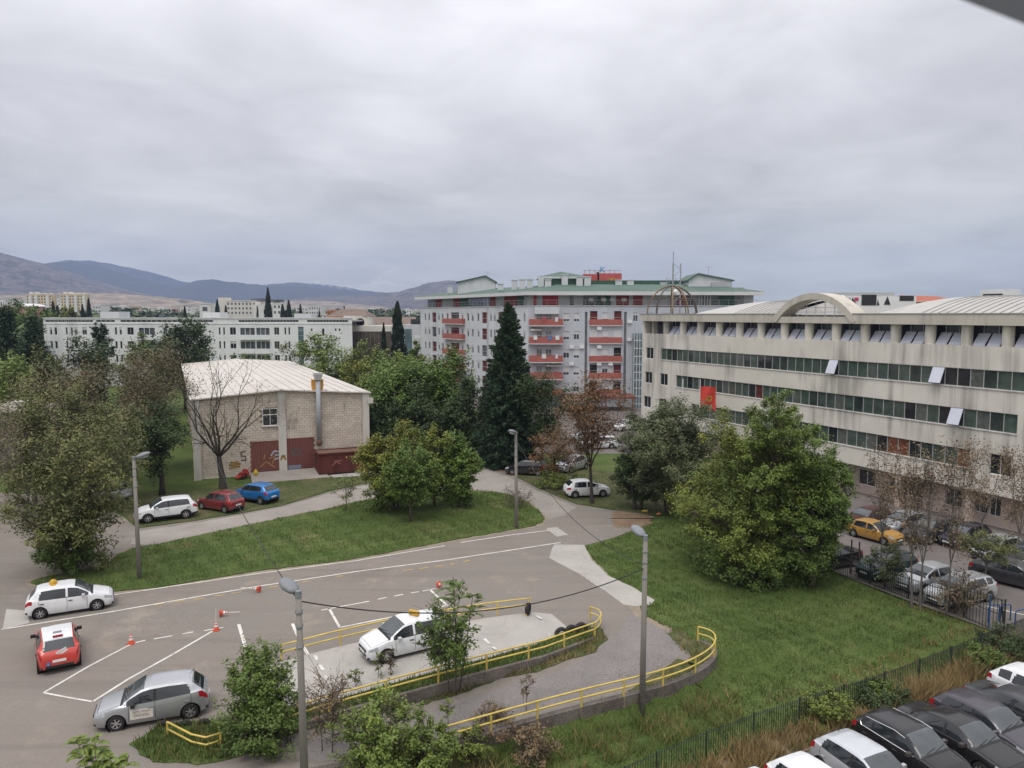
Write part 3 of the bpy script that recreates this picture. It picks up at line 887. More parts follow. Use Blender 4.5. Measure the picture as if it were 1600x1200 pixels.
def pinnate(name, label, x, y, h, fronds=40, fl=0.9, seed=1, stems=((0,0),), leaves='green', z0=None, cat='tree', leaflet=0.14, trunk_r=0.05, spread=1.0, low=0.25):
    "ailanthus-like: long feather leaves on upright stems"
    rg = rngp(seed)
    if z0 is None: z0 = tz(x, y)
    root = thing(name, label, cat, (x, y, z0))
    tb = B(); Cs = []; Dl = []; Nl = []
    for si, (sx, sy) in enumerate(stems):
        hh = h*rg.uniform(0.75, 1.0) if si else h
        top = np.array([sx, sy, hh])
        bpt = np.array([sx*0.15, sy*0.15, -0.1])
        pts = [tuple(bpt+(top-bpt)*t+np.array([0.06*math.sin(4*t+si),0.06*math.cos(3*t+si),0])*t) for t in (0,.25,.5,.75,1)]
        tb.path(pts, [trunk_r, trunk_r*.85, trunk_r*.65, trunk_r*.45, 0.012], 6)
        for k in range(fronds):
            t = low + (1-low)*rg.random()**0.8
            st = bpt+(top-bpt)*t
            a = rg.uniform(0, 2*math.pi)
            el = 0.15 + 0.75*(t-0.3) + rg.normal()*0.2
            d = np.array([math.cos(a)*math.cos(el), math.sin(a)*math.cos(el), math.sin(el)])
            fl_ = fl*rg.uniform(0.6,1.15)*(0.6 if t > 0.93 else 1)
            # side branch carrying the frond
            br = spread*rg.uniform(0.0,1.0)*(1.1-t)*h*0.42
            p0 = st + d*br
            if br > 0.15: tb.path([tuple(st), tuple(p0)], [0.018, 0.01], 3, caps=False)
            side = np.cross(d, [0,0,1]); side /= np.linalg.norm(side)+1e-6
            m = 11
            prev = p0
            rach = [tuple(p0)]
            for j in range(m):
                f = (j+1)/m
                p = p0 + d*fl_*f - np.array([0,0,0.55*fl_*f*f])
                rach.append(tuple(p))
                tang = p-prev; tang /= np.linalg.norm(tang)+1e-6; prev = p
                for sg in (-1, 1):
                    ll = leaflet*(1.25-0.6*abs(f-0.4))
                    dv = side*sg*0.9 + tang*0.45 - np.array([0,0,0.25]); dv /= np.linalg.norm(dv)
                    Cs.append(p+dv*ll*0.5); Dl.append(dv*ll)
                    nn = np.cross(dv, tang); Nl.append(nn)
            tb.path([rach[0], rach[5], rach[-1]], [0.008,0.006,0.004], 3, caps=False)
    C = np.array(Cs); D = np.array(Dl)
    n = len(C)
    N = np.array(Nl); N /= np.linalg.norm(N,axis=1)[:,None]+1e-6
    S = np.cross(D, N); S /= np.linalg.norm(S,axis=1)[:,None]+1e-6
    w = np.linalg.norm(D,axis=1)[:,None]*0.42
    V = np.stack([C-D*.5, C-S*w*.5-D*.05, C+D*.5, C+S*w*.5-D*.05],1).reshape(-1,3)
    tb.build('trunk', BARK, root, smooth=True)
    put('crown', np_mesh('crown', V, np.arange(4*n).reshape(-1,4), [LEAF[leaves]]), root)
    return root

def blades(name, poly, density, hgt, wid, m, zf, seed=1, clumpy=0.0, kind='stuff', maxn=200000, lean=0.5, exclude=(), hvar=None):
    "grass blades over an area, one object"
    rg = rngp(seed)
    P_ = np.array(poly); x0, y0 = P_.min(0); x1, y1 = P_.max(0)
    n = int(min(maxn, density*(x1-x0)*(y1-y0)))
    X = rg.uniform(x0, x1, n); Y = rg.uniform(y0, y1, n)
    k = inpoly(X, Y, poly)
    for e in exclude: k &= ~inpoly(X, Y, e)
    if clumpy:
        f = np.sin(X*1.7+seed)*np.sin(Y*1.9-seed*2)+0.6*np.sin(X*4.1+Y*2.7)+0.5*np.sin(Y*5.3-X*3.1)
        k &= (f + rg.normal(size=n)*0.5) > (clumpy*2-1)
    X = X[k]; Y = Y[k]; n = len(X)
    Z = zf(X, Y)
    hh = hgt*rg.uniform(0.45, 1.25, n)
    if hvar is not None: hh *= hvar(X, Y)
    a = rg.uniform(0, 2*math.pi, n); b = rg.uniform(0, 2*math.pi, n)
    le = hh*lean*rg.uniform(0.2, 1.2, n)
    dx, dy = np.cos(a)*wid/2, np.sin(a)*wid/2
    V = np.stack([np.stack([X-dx, Y-dy, Z-0.01], 1), np.stack([X+dx, Y+dy, Z-0.01], 1), np.stack([X+np.cos(b)*le, Y+np.sin(b)*le, Z+hh], 1)], 1).reshape(-1,3)
    return tag(put(name, np_mesh(name, V, np.arange(3*n).reshape(-1,3), [m])), kind=kind)

# ------------------------------------------------------------------ cars
def paint(name, col, metal=0.0, rough=0.28):
    if name in MC: return MC[name]
    m, t, p = base_mat(name)
    f = noise(t, 3.0, 4, 0.6)
    c = ramp(t, f, [(0.3, sc(col, 0.94)), (0.7, sc(col, 1.03))])
    # road dust low on the body
    tcn = node(t, 'ShaderNodeTexCoord'); sx = node(t, 'ShaderNodeSeparateXYZ'); t.links.new(tcn.outputs['Object'], sx.inputs[0])
    mr = node(t, 'ShaderNodeMapRange'); mr.inputs['From Min'].default_value = 0.15; mr.inputs['From Max'].default_value = 0.6; mr.inputs['To Min'].default_value = 0.35; mr.inputs['To Max'].default_value = 0.04
    t.links.new(sx.outputs[2], mr.inputs['Value'])
    c = mixc(t, mr.outputs[0], c, (0.16,0.14,0.12))
    t.links.new(c, p.inputs['Base Color'])
    p.inputs['Metallic'].default_value = metal
    p.inputs['Roughness'].default_value = rough
    p.inputs['Coat Weight'].default_value = 0.32 if max(col) < .1 else 0.55
    p.inputs['Coat Roughness'].default_value = 0.03
    p.inputs['Specular IOR Level'].default_value = 0.3
    MC[name] = m
    return m
CP = dict(
 white=paint('white_car_paint', (0.72,0.73,0.74)), silver=paint('silver_car_paint', (0.45,0.46,0.48), 0.55, 0.32), red=paint('red_car_paint', (0.50,0.045,0.03)),
 darkred=paint('dark_red_car_paint', (0.19,0.018,0.022), 0.1), blue=paint('blue_car_paint', (0.01,0.16,0.46), 0.3), taxi=paint('taxi_yellow_paint', (0.42,0.225,0.045)),
 black=paint('black_car_paint', (0.012,0.012,0.014), 0.0, 0.2), grey=paint('dark_grey_car_paint', (0.055,0.058,0.065), 0.4), purple=paint('grey_violet_car_paint', (0.075,0.07,0.085), 0.4), teal=paint('dark_teal_car_paint', (0.025,0.05,0.055), 0.3),
 pale=paint('pale_grey_car_paint', (0.5,0.52,0.53), 0.3), navy=paint('navy_car_paint', (0.015,0.018,0.045), 0.2), maroon=paint('maroon_car_paint', (0.09,0.02,0.025), 0.2), lightsilver=paint('light_silver_car_paint', (0.58,0.6,0.63), 0.4))
CGLASS = mat('car_glass', (0.018,0.022,0.025), 0.04, 0.2, 1.0, spec=0.8)
WGLASS = mat('car_windscreen_glass', (0.045,0.055,0.058), 0.04, 0.3, 1.2, spec=0.9)
TRIM = mat('black_car_plastic', (0.018,0.018,0.019), 0.6, 0.1, 4)
TYRE = mat('tyre_rubber', (0.022,0.021,0.02), 0.85, 0.2, 6)
RIMM = mat('alloy_rim', (0.5,0.5,0.51), 0.35, 0.08, 5, 0.7)
RIMD = mat('dark_wheel_well', (0.008,0.008,0.008), 0.9, 0.1, 4)
HLAMP = mat('headlamp_glass', (0.40,0.43,0.45), 0.1, 0.25, 9, spec=0.8)
TLAMP = mat('tail_lamp_red', (0.34,0.012,0.02), 0.15, 0.2, 9, spec=0.7)
PLATE = mat('number_plate_white', (0.7,0.7,0.68), 0.5, 0.06, 30)
SEAMM = mat('panel_gap', (0.02,0.02,0.02), 0.9, 0.1, 4)
CHROME = mat('chrome_strip', (0.6,0.6,0.6), 0.2, 0.05, 4, 0.9)

def interp(pts, x):
    return np.interp(x, [p[0] for p in pts], [p[1] for p in pts])
def car_kind(k):
    d = dict(L=4.06, W=1.74, wr=0.30, of=0.80, wb=2.59, belt=(0.88, 1.07), xc=1.02, rf=1.78, rr=3.50, tl=3.92, xB=2.16, xD=3.42, z0=0.20, hood=0.86, cowl=1.0, H=1.48, tail=0.95, clad=False, quarter=False, roofw=0.69)
    if k == 'hatch': pass
    if k == 'tallhatch': d.update(H=1.52, rr=3.55, tl=3.9, belt=(0.92,0.98))
    if k == 'small': d.update(L=3.96, W=1.65, H=1.45, of=0.78, wb=2.46, xc=1.02, rf=1.85, rr=3.40, tl=3.8, xB=2.18, xD=3.3, belt=(0.88,0.92), hood=0.84)
    if k == 'suv': d.update(L=4.45, W=1.84, H=1.63, wr=0.35, of=0.90, wb=2.65, xc=1.15, rf=1.95, rr=3.95, tl=4.28, xB=2.36, xD=3.86, belt=(1.02,1.12), z0=0.26, hood=0.98, cowl=1.12, tail=1.05, clad=True, roofw=0.70)
    if k == 'crossover': d.update(L=4.12, W=1.78, H=1.57, wr=0.33, of=0.84, wb=2.6, xc=1.05, rf=1.80, rr=3.55, tl=3.98, xB=2.2, xD=3.45, belt=(0.98,1.10), z0=0.25, hood=0.93, cowl=1.06, tail=1.02, clad=True)
    if k == 'sedan': d.update(L=4.62, W=1.80, H=1.45, wr=0.32, of=0.92, wb=2.70, xc=1.22, rf=2.0, rr=3.25, tl=3.95, xB=2.42, xD=3.55, belt=(0.91,1.0), hood=0.84, cowl=0.98, tail=1.0, roofw=0.66)
    if k == 'wagon': d.update(L=4.62, W=1.79, H=1.49, wr=0.32, of=0.92, wb=2.68, xc=1.2, rf=1.98, rr=4.05, tl=4.46, xB=2.4, xD=3.45, belt=(0.92,1.0), hood=0.86, cowl=1.0, tail=0.98, quarter=True)
    if k == 'boxcar': d.update(L=4.05, W=1.62, H=1.40, wr=0.29, of=0.75, wb=2.47, xc=1.15, rf=1.85, rr=3.25, tl=3.75, xB=2.2, xD=3.25, belt=(0.86,0.90), hood=0.84, cowl=0.92, tail=0.9, roofw=0.70)
    return d
CARS = {}
import bmesh
def weld(me, smooth):
    bm = bmesh.new(); bm.from_mesh(me)
    bmesh.ops.remove_doubles(bm, verts=bm.verts, dist=2e-4)
    bmesh.ops.dissolve_degenerate(bm, edges=bm.edges, dist=1e-4)
    bmesh.ops.recalc_face_normals(bm, faces=bm.faces) if not smooth else None
    if smooth:
        for f in bm.faces: f.smooth = True
        for e in bm.edges:
            if len(e.link_faces) == 2 and e.calc_face_angle(0) > 0.62: e.smooth = False
    bm.to_mesh(me); bm.free()
    return me
def car_parts(k):
    if k in CARS: return CARS[k]
    d = car_kind(k); L, w = d['L'], d['W']/2
    sed = k == 'sedan'
    zt_pts = [(0,.50),(.015,.60),(.06,.69),(.16,.76),(.5,d['hood']),(d['xc']-.08,d['cowl']-.02),(d['xc'],d['cowl']),(d['xc']+.28,d['cowl']+(d['H']-d['cowl'])*.42),(d['rf']-.1,d['H']-.07),(d['rf']+.2,d['H']-.015),((d['rf']+d['rr'])/2,d['H']),(d['rr']-.3,d['H']-.03),(d['rr'],d['H']-.085)]
    if sed: zt_pts += [(d['tl'],1.03),(d['tl']+.1,1.01),(L-.12,.99),(L-.04,.93),(L,.70)]
    else: zt_pts += [(d['tl'],d['tail']+.06),(L-.06,d['tail']-.04),(L-.02,d['tail']-.12),(L,.60)]
    w_pts = [(0,.60),(.04,.72),(.12,.84),(.28,.93),(.6,.985),(1.2,1),(L*.55,1),(L-.9,.985),(L-.4,.94),(L-.15,.87),(L-.04,.80),(L,.72)]
    rw_pts = [(0,.86),(d['xc']-.1,.86),(d['xc'],.845),(d['rf'],d['roofw']+.06),(d['rf']+.4,d['roofw']+.045),(d['rr'],d['roofw']),(d['tl'],.76 if not sed else .74),(L,.78)]
    xs = set(np.round(np.linspace(0, L, 74), 3))
    for q in (.015,.03,.06,.1,d['xc']-.07,d['xc']+.03,d['rf']-.02,d['xB']-.05,d['xB']+.05,d['xD'],d['rr'],d['rr']+.03,d['tl'],d['tl']-.03,L-.02,L-.04,L-.07): xs.add(round(q,3))
    cw = [(d['of'], d['wr']+.005), (d['of']+d['wb'], d['wr']+.005)]; AR = d['wr']+.055
    for cx_, cz in cw:
        for a in np.linspace(0, math.pi, 17): xs.add(round(cx_+AR*math.cos(a), 3))
        for q in (-AR-.014, AR+.014): xs.add(round(cx_+q, 3))
    xs = np.array(sorted(xs)); keep = [0]
    for i in range(1, len(xs)):
        if xs[i]-xs[keep[-1]] > 0.012: keep.append(i)
    xs = xs[keep]; xs[-1] = L
    zt = interp(zt_pts, xs); ww = interp(w_pts, xs)*w; rw = interp(rw_pts, xs)*w
    sm = lambda a, x=xs: np.array([np.average(a, weights=np.exp(-((x-q)/.045)**2)) for q in x])
    e = (xs > .12) & (xs < L-.12)
    zs = sm(zt); zt = np.where(e, zs, zt); ww = sm(ww); rw = np.minimum(sm(rw), ww*.93)
    belt = interp([(0,d['belt'][0]-.06),(d['xc'],d['belt'][0]),(L,d['belt'][1])], xs)
    zb = np.minimum(belt, zt-.05)
    z0 = interp([(0,d['z0']+.02),(.3,d['z0']),(L-.35,d['z0']),(L,d['z0']+.10)], xs)
    zb = np.maximum(zb, z0+.2)
    zr = np.maximum(zt-.055, zb)
    rows = []
    f = lambda a, b, t: a+(b-a)*t
    zl = z0.copy()
    for cx_, cz in cw:
        dx = xs-cx_; ins = np.abs(dx) <= AR+1e-4
        zl = np.where(ins, np.maximum(zl, cz+np.sqrt(np.maximum(0, AR*AR-dx*dx))), zl)
    def side(t):
        z = zl+(zb-zl)*t
        rel = (z-z0)/(zb-z0)
        return (np.interp(rel, [0,.08,.22,.40,.56,.72,.86,1.0], [.95,.975,.988,1.0,1.0,.993,.985,.955])*ww, z)
    rows.append((0*ww, z0+.02)); rows.append((.80*ww, zl))
    for t in (0.0, .2, .40, .56, .72, .86, 1.0): rows.append(side(t))
    for t in (.07,.36,.66,.90): rows.append((f(.935*ww, rw, t**1.15), f(zb, zr, t)))
    rows.append((rw*.94, f(zr, zt, .45))); rows.append((rw*.80, f(zr,zt,.80))); rows.append((rw*.45, zt-.008)); rows.append((0*rw, zt))
    NR = len(rows); NS = len(xs)
    Yg = np.stack([r[0] for r in rows], 1); Zg = np.stack([r[1] for r in rows], 1); Xg = np.repeat(xs[:,None], NR, 1)
    X0 = L/2
    parts = {}
    def add(nm, vs, flip=False):
        parts.setdefault(nm, B())._add(vs[::-1] if flip else vs, [(0,1,2,3)])
    hz_x = (.05, .42); 
    for i in range(NS-1):
        xm = (xs[i]+xs[i+1])/2
        for j in range(NR-1):
            y4 = [Yg[i,j],Yg[i+1,j],Yg[i+1,j+1],Yg[i,j+1]]; z4=[Zg[i,j],Zg[i+1,j],Zg[i+1,j+1],Zg[i,j+1]]; x4=[Xg[i,j],Xg[i+1,j],Xg[i+1,j+1],Xg[i,j+1]]
            zc_, yc_ = sum(z4)/4, sum(y4)/4; xc_ = sum(x4)/4
            gh = (zr[i]-zb[i]+zr[i+1]-zb[i+1])/2
            nm = 'body'
            if 9 <= j <= 11 and gh > .075:
                if d['xc']+.16 < xm < d['xB']-.04: nm = 'side_window_front'
                elif d['xB']+.04 < xm < d['xD']-(0, .03, .10)[j-9]: nm = 'side_window_rear'
                elif d['quarter'] and d['xD']+.07 < xm < d['rr']-.02: nm = 'side_window_quarter'
            if k in ('hatch','suv','crossover','sedan','wagon') and 9 <= j <= 11 and nm == 'body' and d['xB']-.09 < xm < d['xB']+.09: nm = 'window_pillar'
            if j == 8 and d['xc']+.16 < xm < d['xD'] and gh > .075: nm = 'window_seal'
            if j >= 13:
                if d['xc']+.03 <= xm < d['rf']-.0: nm = 'windscreen'
                elif d['rr']+.02 < xm < d['tl']-.02 and (not sed or xm < d['tl']-.06): nm = 'rear_window'
                elif d['rf'] < xm < d['rr']+.02: nm = 'roof_panel'
            if 6 <= j <= 7 and hz_x[0] < xm < hz_x[1] and zc_ > .52: nm = 'headlight'
            if 6 <= j <= 7 and L-.34 < xm < L-.015 and zc_ > .6: nm = 'tail_light'
            if d['clad'] and j in (1,2) and not any(abs(xm-a) < AR for a, c in cw): nm = 'lower_cladding'
            if j in (1,2) and (xm < .1 or xm > L-.1) and not d['clad']: nm = 'lower_trim'
            if j <= 2 and not d['clad'] and nm == 'body' and j == 0: nm = 'underbody'
            if j == 0: nm = 'underbody'
            if j >= 12 and d['xc']-.07 < xm < d['xc']+.03: nm = 'cowl'
            for s in (1, -1):
                vs = [(X0-x4[q], y4[q]*s, z4[q]) for q in range(4)]
                n2 = nm
                if nm.startswith('side_window') or nm in ('headlight','tail_light','window_pillar','window_seal'): n2 = nm+('_l' if s > 0 else '_r')
                add(n2, vs, flip=(s > 0))
    # caps
    for i, fl in ((0, True), (NS-1, False)):
        pts = [(X0-Xg[i,j], Yg[i,j], Zg[i,j]) for j in range(NR)] + [(X0-Xg[i,j], -Yg[i,j], Zg[i,j]) for j in range(NR-2,0,-1)]
        parts['body']._add(pts if fl else pts[::-1], [tuple(range(len(pts)))])
    # grille, bumper intake, plates
    zg = d['hood']*.62
    b = B(); b.cbox((X0+.004, 0, zg), (.03, w*1.02, .10)); b.cbox((X0+.002, 0, d['z0']+.13), (.03, w*1.05, .10)); parts['grille'] = b
    parts['front_plate'] = B().cbox((X0+.02, 0, d['z0']+.24), (.02, .52, .11))
    parts['rear_plate'] = B().cbox((-X0-.008, 0, .60 if not sed else .62), (.02, .52, .11))
    parts['rear_bumper_insert'] = B().cbox((-X0+.006, 0, d['z0']+.16), (.03, w*1.25, .11))
    # dark floor
    parts.setdefault('underbody', B()).box(-X0+.25, -w*.75, d['z0']-.03, X0-.25, w*.75, d['z0']+.06)
    # wheel wells
    b = parts['underbody']
    for cx_, cz in cw:
        for s in (1,-1): b.lathe([(AR+.02, s*(w-.02)), (AR+.02, s*(w-.3)), (0.01, s*(w-.3))], 18, (X0-cx_, 0, cz), 'Y')
    # seams and handles
    b = B()
    def yz_at(x, zz):
        i = int(np.argmin(abs(xs-x))); return float(np.interp(zz, Zg[i,1:9], Yg[i,1:9]))
    for x in (d['xc']+.22, d['xB'], d['xD']+.02):
        lo = d['z0']+.10
        hi = float(zb[int(np.argmin(abs(xs-x)))])
        for s in (1,-1):
            zz = np.linspace(lo, hi, 7)
            keepz = [q for q in zz if not any((x-a)**2+(q-c)**2 < AR**2 for a, c in cw)]
            for q0, q1 in zip(keepz[:-1], keepz[1:]):
                y0_, y1_ = yz_at(x,q0)+.004, yz_at(x,q1)+.004
                vs = [(X0-x+.008, y0_*s, q0),(X0-x-.008, y0_*s, q0),(X0-x-.008, y1_*s, q1),(X0-x+.008, y1_*s, q1)]
                b._add(vs, [(0,1,2,3)])
    def gap_row(j, xa, xb, dz=.004):
        ii = [i for i in range(NS) if xa <= xs[i] <= xb]
        for i, k in zip(ii[:-1], ii[1:]):
            for s in (1,-1):
                b._add([(X0-xs[i], Yg[i,j]*s-.008, Zg[i,j]+dz),(X0-xs[k], Yg[k,j]*s-.008, Zg[k,j]+dz),(X0-xs[k], Yg[k,j]*s+.008, Zg[k,j]+dz),(X0-xs[i], Yg[i,j]*s+.008, Zg[i,j]+dz)], [(0,1,2,3)])
    gap_row(13, .16, d['xc']-.05)
    def gap_across(x, j0=13):
        i = int(np.argmin(abs(xs-x)))
        for j in range(j0, NR-1):
            for s in (1,-1):
                b._add([(X0-xs[i]-.008, Yg[i,j]*s, Zg[i,j]+.004),(X0-xs[i]+.008, Yg[i,j]*s, Zg[i,j]+.004),(X0-xs[i]+.008, Yg[i,j+1]*s, Zg[i,j+1]+.004),(X0-xs[i]-.008, Yg[i,j+1]*s, Zg[i,j+1]+.004)], [(0,1,2,3)])
    gap_across(.17); gap_across(d['rr']+.01)
    if sed: gap_across(d['tl']+.08)
    parts['door_gaps'] = b
    wb_ = B()
    i = int(np.argmin(abs(xs-(d['xc']+.05))))
    for y0_, y1_ in ((.05,.62),(-.5,.08)):
        wb_.path([(X0-d['xc']-.02, y0_*w, zt[i]+.01), (X0-d['xc']-.11, y1_*w, zt[i]+.06)], .012, 4)
    parts['wiper'] = wb_
    hb = B()
    for x in (d['xB']-.17, d['xD']-.15): pass
    parts['door_handle'] = B().cbox((0,0,0), (.19,.035,.035))
    mb = B(); mb.cbox((0,0,0), (.14,.20,.13)); mb.cbox((-.035,0,0),(.09,.21,.11)); parts['wing_mirror'] = mb
    # wheel and rim, centred at origin, axis y
    R = d['wr']; hw = .10
    parts['wheel'] = B().lathe([(R*.62,-hw),(R*.9,-hw),(R*.985,-hw*.75),(R,-hw*.3),(R,hw*.3),(R*.985,hw*.75),(R*.9,hw),(R*.62,hw)], 22, axis='Y')
    rb = B(); rb.lathe([(R*.70,hw*.55),(R*.70,hw*.98),(R*.60,hw*.98),(R*.57,hw*.5)], 22, axis='Y')
    for q in range(6):
        a = 2*math.pi*q/6+.3
        rb.cbox((math.cos(a)*R*.33, hw*.72, math.sin(a)*R*.33), (R*.60, .03, R*.16), ry=-a)
    rb.lathe([(R*.16,hw*.6),(R*.16,hw*.95),(.001,hw*.98)], 10, axis='Y')
    parts['rim'] = rb
    parts['brake_disc'] = B().lathe([(R*.66,hw*.30),(.001,hw*.30)], 16, axis='Y')
    out = {}
    for nm, bb in parts.items():
        out[nm] = weld(bb.mesh(k+'_'+nm, [TRIM]), nm in ('body','roof_panel','windscreen','rear_window','wheel','lower_cladding') or nm.startswith(('side','head','tail')))
    CARS[k] = (d, out, cw)
    return CARS[k]

def car(kind, label, color, x, y, heading, z=None, roof=None, group=None, name='parked_car', rim=RIMM, trim_handles=True, lamp=HLAMP, pitch=0.0, mirror=None, cat='car', scale=1.0, gaps=True):
    d, M_, cw = car_parts(kind)
    if z is None: z = tz(x, y)+.02
    root = thing(name, label, cat, (x, y, z), heading, group)
    root.rotation_euler = (0, pitch, heading)
    if scale != 1.0: root.scale = (scale,)*3
    body = CP[color]
    mm = {'body': body, 'roof_panel': CP[roof] if roof else body, 'windscreen': WGLASS, 'rear_window': CGLASS, 'grille': TRIM, 'front_plate': PLATE, 'rear_plate': PLATE, 'underbody': RIMD, 'door_gaps': SEAMM, 'lower_cladding': TRIM, 'lower_trim': TRIM, 'rear_bumper_insert': TRIM, 'cowl': TRIM, 'wiper': TRIM}
    for nm, me in M_.items():
        if nm in ('wheel','rim','brake_disc','door_handle','wing_mirror'): continue
        if nm.startswith('side_window'): put('side_window', me, root, CGLASS)
        elif nm.startswith('window_'): put(nm[:-2], me, root, TRIM)
        elif nm.startswith('headlight'): put('headlight', me, root, lamp)
        elif nm.startswith('tail_light'): put('tail_light', me, root, TLAMP)
        else: put(nm if nm not in ('front_plate','rear_plate') else 'number_plate', me, root, mm[nm])
    X0 = d['L']/2; w = d['W']/2
    for cx_, cz in cw:
        for s in (1,-1):
            o = put('wheel', M_['wheel'], root, TYRE, (X0-cx_, s*(w-.115), d['wr']), (0,0,0 if s > 0 else math.pi))
            put('rim', M_['rim'], o, rim); put('brake_disc', M_['brake_disc'], o, RIMD)
    for s in (1,-1):
        put('wing_mirror', M_['wing_mirror'], root, mirror or body, (X0-d['xc']-.38, s*(w+.06), d['belt'][0]+.06))
        for xx in (d['xB']-.16, d['xD']-.12):
            put('door_handle', M_['door_handle'], root, TRIM if trim_handles else body, (X0-xx, s*(w*.985+.012), d['belt'][0]-.13))
    return root
def car_by_wheels(kind, label, color, front, rear, side, z=0.0, **k):
    """front, rear: photo pixels of the ground contact of the two visible wheels; side 'r' or 'l': which flank is seen"""
    d = car_kind(kind)
    a = Vector(G(*front, z)); b = Vector(G(*rear, z))
    h = (a-b).normalized(); c = (a+b)/2
    n = Vector((-h.y, h.x))           # left of heading
    c += n*(d['W']/2-.12)*(1 if side == 'r' else -1)
    mid = (d['L']/2-d['of']) - d['wb']/2   # axle midpoint relative to centre, along heading
    c -= h*mid
    return car(kind, label, color, c.x, c.y, math.atan2(h.y, h.x), z=z, **k)

# ------------------------------------------------------------------ building helpers
def facade(name, x0, x1, z0, z1, holes, m, parent, depth=0.22, y=0.0, kind=None):
    "wall sheet at local y with rectangular openings and their reveals"
    xs = sorted(set([x0, x1] + [v for h in holes for v in h[:2] if x0 < v < x1]))
    zs = sorted(set([z0, z1] + [v for h in holes for v in h[2:4] if z0 < v < z1]))
    b = B()
    def inhole(xm, zm): return any(h[0] < xm < h[1] and h[2] < zm < h[3] for h in holes)
    for j in range(len(zs)-1):
        run = None
        for i in range(len(xs)):
            solid = i < len(xs)-1 and not inhole((xs[i]+xs[i+1])/2, (zs[j]+zs[j+1])/2)
            if solid and run is None: run = xs[i]
            if not solid and run is not None:
                b.quad((run,y,zs[j]),(xs[i],y,zs[j]),(xs[i],y,zs[j+1]),(run,y,zs[j+1])); run = None
    for h in holes:
        a, c, d, e = h[:4]
        b.quad((a,y,d),(a,y,e),(a,y+depth,e),(a,y+depth,d)); b.quad((c,y,e),(c,y,d),(c,y+depth,d),(c,y+depth,e))
        b.quad((a,y,e),(c,y,e),(c,y+depth,e),(a,y+depth,e)); b.quad((c,y,d),(a,y,d),(a,y+depth,d),(c,y+depth,d))
    o = b.build(name, m, parent)
    if kind: o['kind'] = kind
    return o
WINM = {}
FRAME_W = mat('white_window_frame', (0.68,0.68,0.67), 0.5, 0.05, 3)
FRAME_G = mat('aluminium_frame', (0.48,0.49,0.49), 0.4, 0.08, 3, 0.4)
PANE = mat('window_glass', (0.055,0.065,0.075), 0.05, 0.6, 0.9, spec=0.8)
PANE_D = mat('dark_window_glass', (0.02,0.024,0.028), 0.06, 0.5, 0.9, spec=0.7)
PANE_L = mat('pale_window_glass', (0.20,0.22,0.24), 0.08, 0.5, 0.6, spec=0.8)
SHUT = mat('roller_shutter', (0.55,0.56,0.57), 0.6, 0.08, 1.2)
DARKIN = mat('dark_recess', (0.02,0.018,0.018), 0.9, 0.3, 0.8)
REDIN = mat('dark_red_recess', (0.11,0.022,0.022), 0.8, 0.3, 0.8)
def window(parent, x, z, w, h, y=0.12, style='pane', mull=1, pane=None, shutter=0.0, name='window', frame=None):
    "framed window: frame > pane (> nothing deeper), sits in its opening"
    key = (round(w,2), round(h,2), mull)
    if key not in WINM:
        b = B(); t = 0.055; d = 0.06
        b.box(0,0,0,w,d,t); b.box(0,0,h-t,w,d,h); b.box(0,0,t,t,d,h-t); b.box(w-t,0,t,w,d,h-t)
        for k in range(1, mull+1):
            xx = w*k/(mull+1); b.box(xx-t*.4, 0.003, t, xx+t*.4, d-0.003, h-t)
        p = B().box(t*.5, d*.45, t*.5, w-t*.5, d*.7, h-t*.5)
        s = B().box(0,0,0,w-2*t,0.02,1.0)
        WINM[key] = (b.mesh('window', [FRAME_W]), p.mesh('pane', [PANE]), s.mesh('roller_shutter', [SHUT]))
    a, p, s = WINM[key]
    o = put(name, a, parent, frame or FRAME_W, (x, y, z))
    put('pane', p, o, pane or PANE)
    if shutter > 0:
        q = put('roller_shutter', s, o, SHUT, (0.055, 0.005, h-0.055-(h-0.11)*shutter)); q.scale = (1,1,(h-0.11)*shutter)
    return o

# ------------------------------------------------------------------ brick hall
HALL_A = R2(23.9)
hall = thing('brick_hall', 'pale block hall with two red sheet doors and a low white ribbed roof', 'hall', (-30.2, 72.0, 0), HALL_A)
HW, HL, HE, HR = 16.8, 58.0, 7.72, 8.32
def hall_t(u):
    k = (u-800)/CAM_F; c, s = math.cos(HALL_A), math.sin(HALL_A)
    return (k*72.0+30.2)/(c-k*s)
BLOCK = mat('cream_block', (0.58,0.505,0.425), 0.9, 0.14, 0.5, bmp=0.3, bscale=25, island=0.16)
_t = BLOCK.node_tree; _p = _t.nodes['Principled BSDF']; _c = _p.inputs['Base Color'].links[0].from_socket
_t.links.new(mixc(_t, ramp(_t, noise(_t, 0.55, 6, 0.7, stretch=(1, 1, .5)), [(0.60, (0,)*3), (0.72, (0.6,)*3)]), _c, (0.13,0.11,0.09)), _p.inputs['Base Color'])
MORTAR = mat('mortar', (0.24,0.205,0.17), 0.95, 0.15, 2)
HCONC = streaky('hall_concrete', (0.52,0.49,0.45), (0.14,0.12,0.11), 0.6)
d1 = (hall_t(387), hall_t(432), 0.35, 3.25); d2 = (hall_t(444), hall_t(487), 0.35, 3.35); hw_ = (hall_t(407), hall_t(431), 4.85, 6.55)
mt_ = hall_t(437.5)
b = B(); g = 0.35
b.poly([(g,0.12,0),(HW-g,0.12,0),(HW-g,0.12,HE),(mt_,0.12,HR-.05),(g,0.12,HE)])
b.quad((g,HL,0),(g,g,0),(g,g,HE),(g,HL,HE)); b.quad((HW-g,g,0),(HW-g,HL,0),(HW-g,HL,HE),(HW-g,g,HE)); b.quad((HW-g,HL,0),(g,HL,0),(g,HL,HE),(HW-g,HL,HE))
b.build('wall', MORTAR, hall)
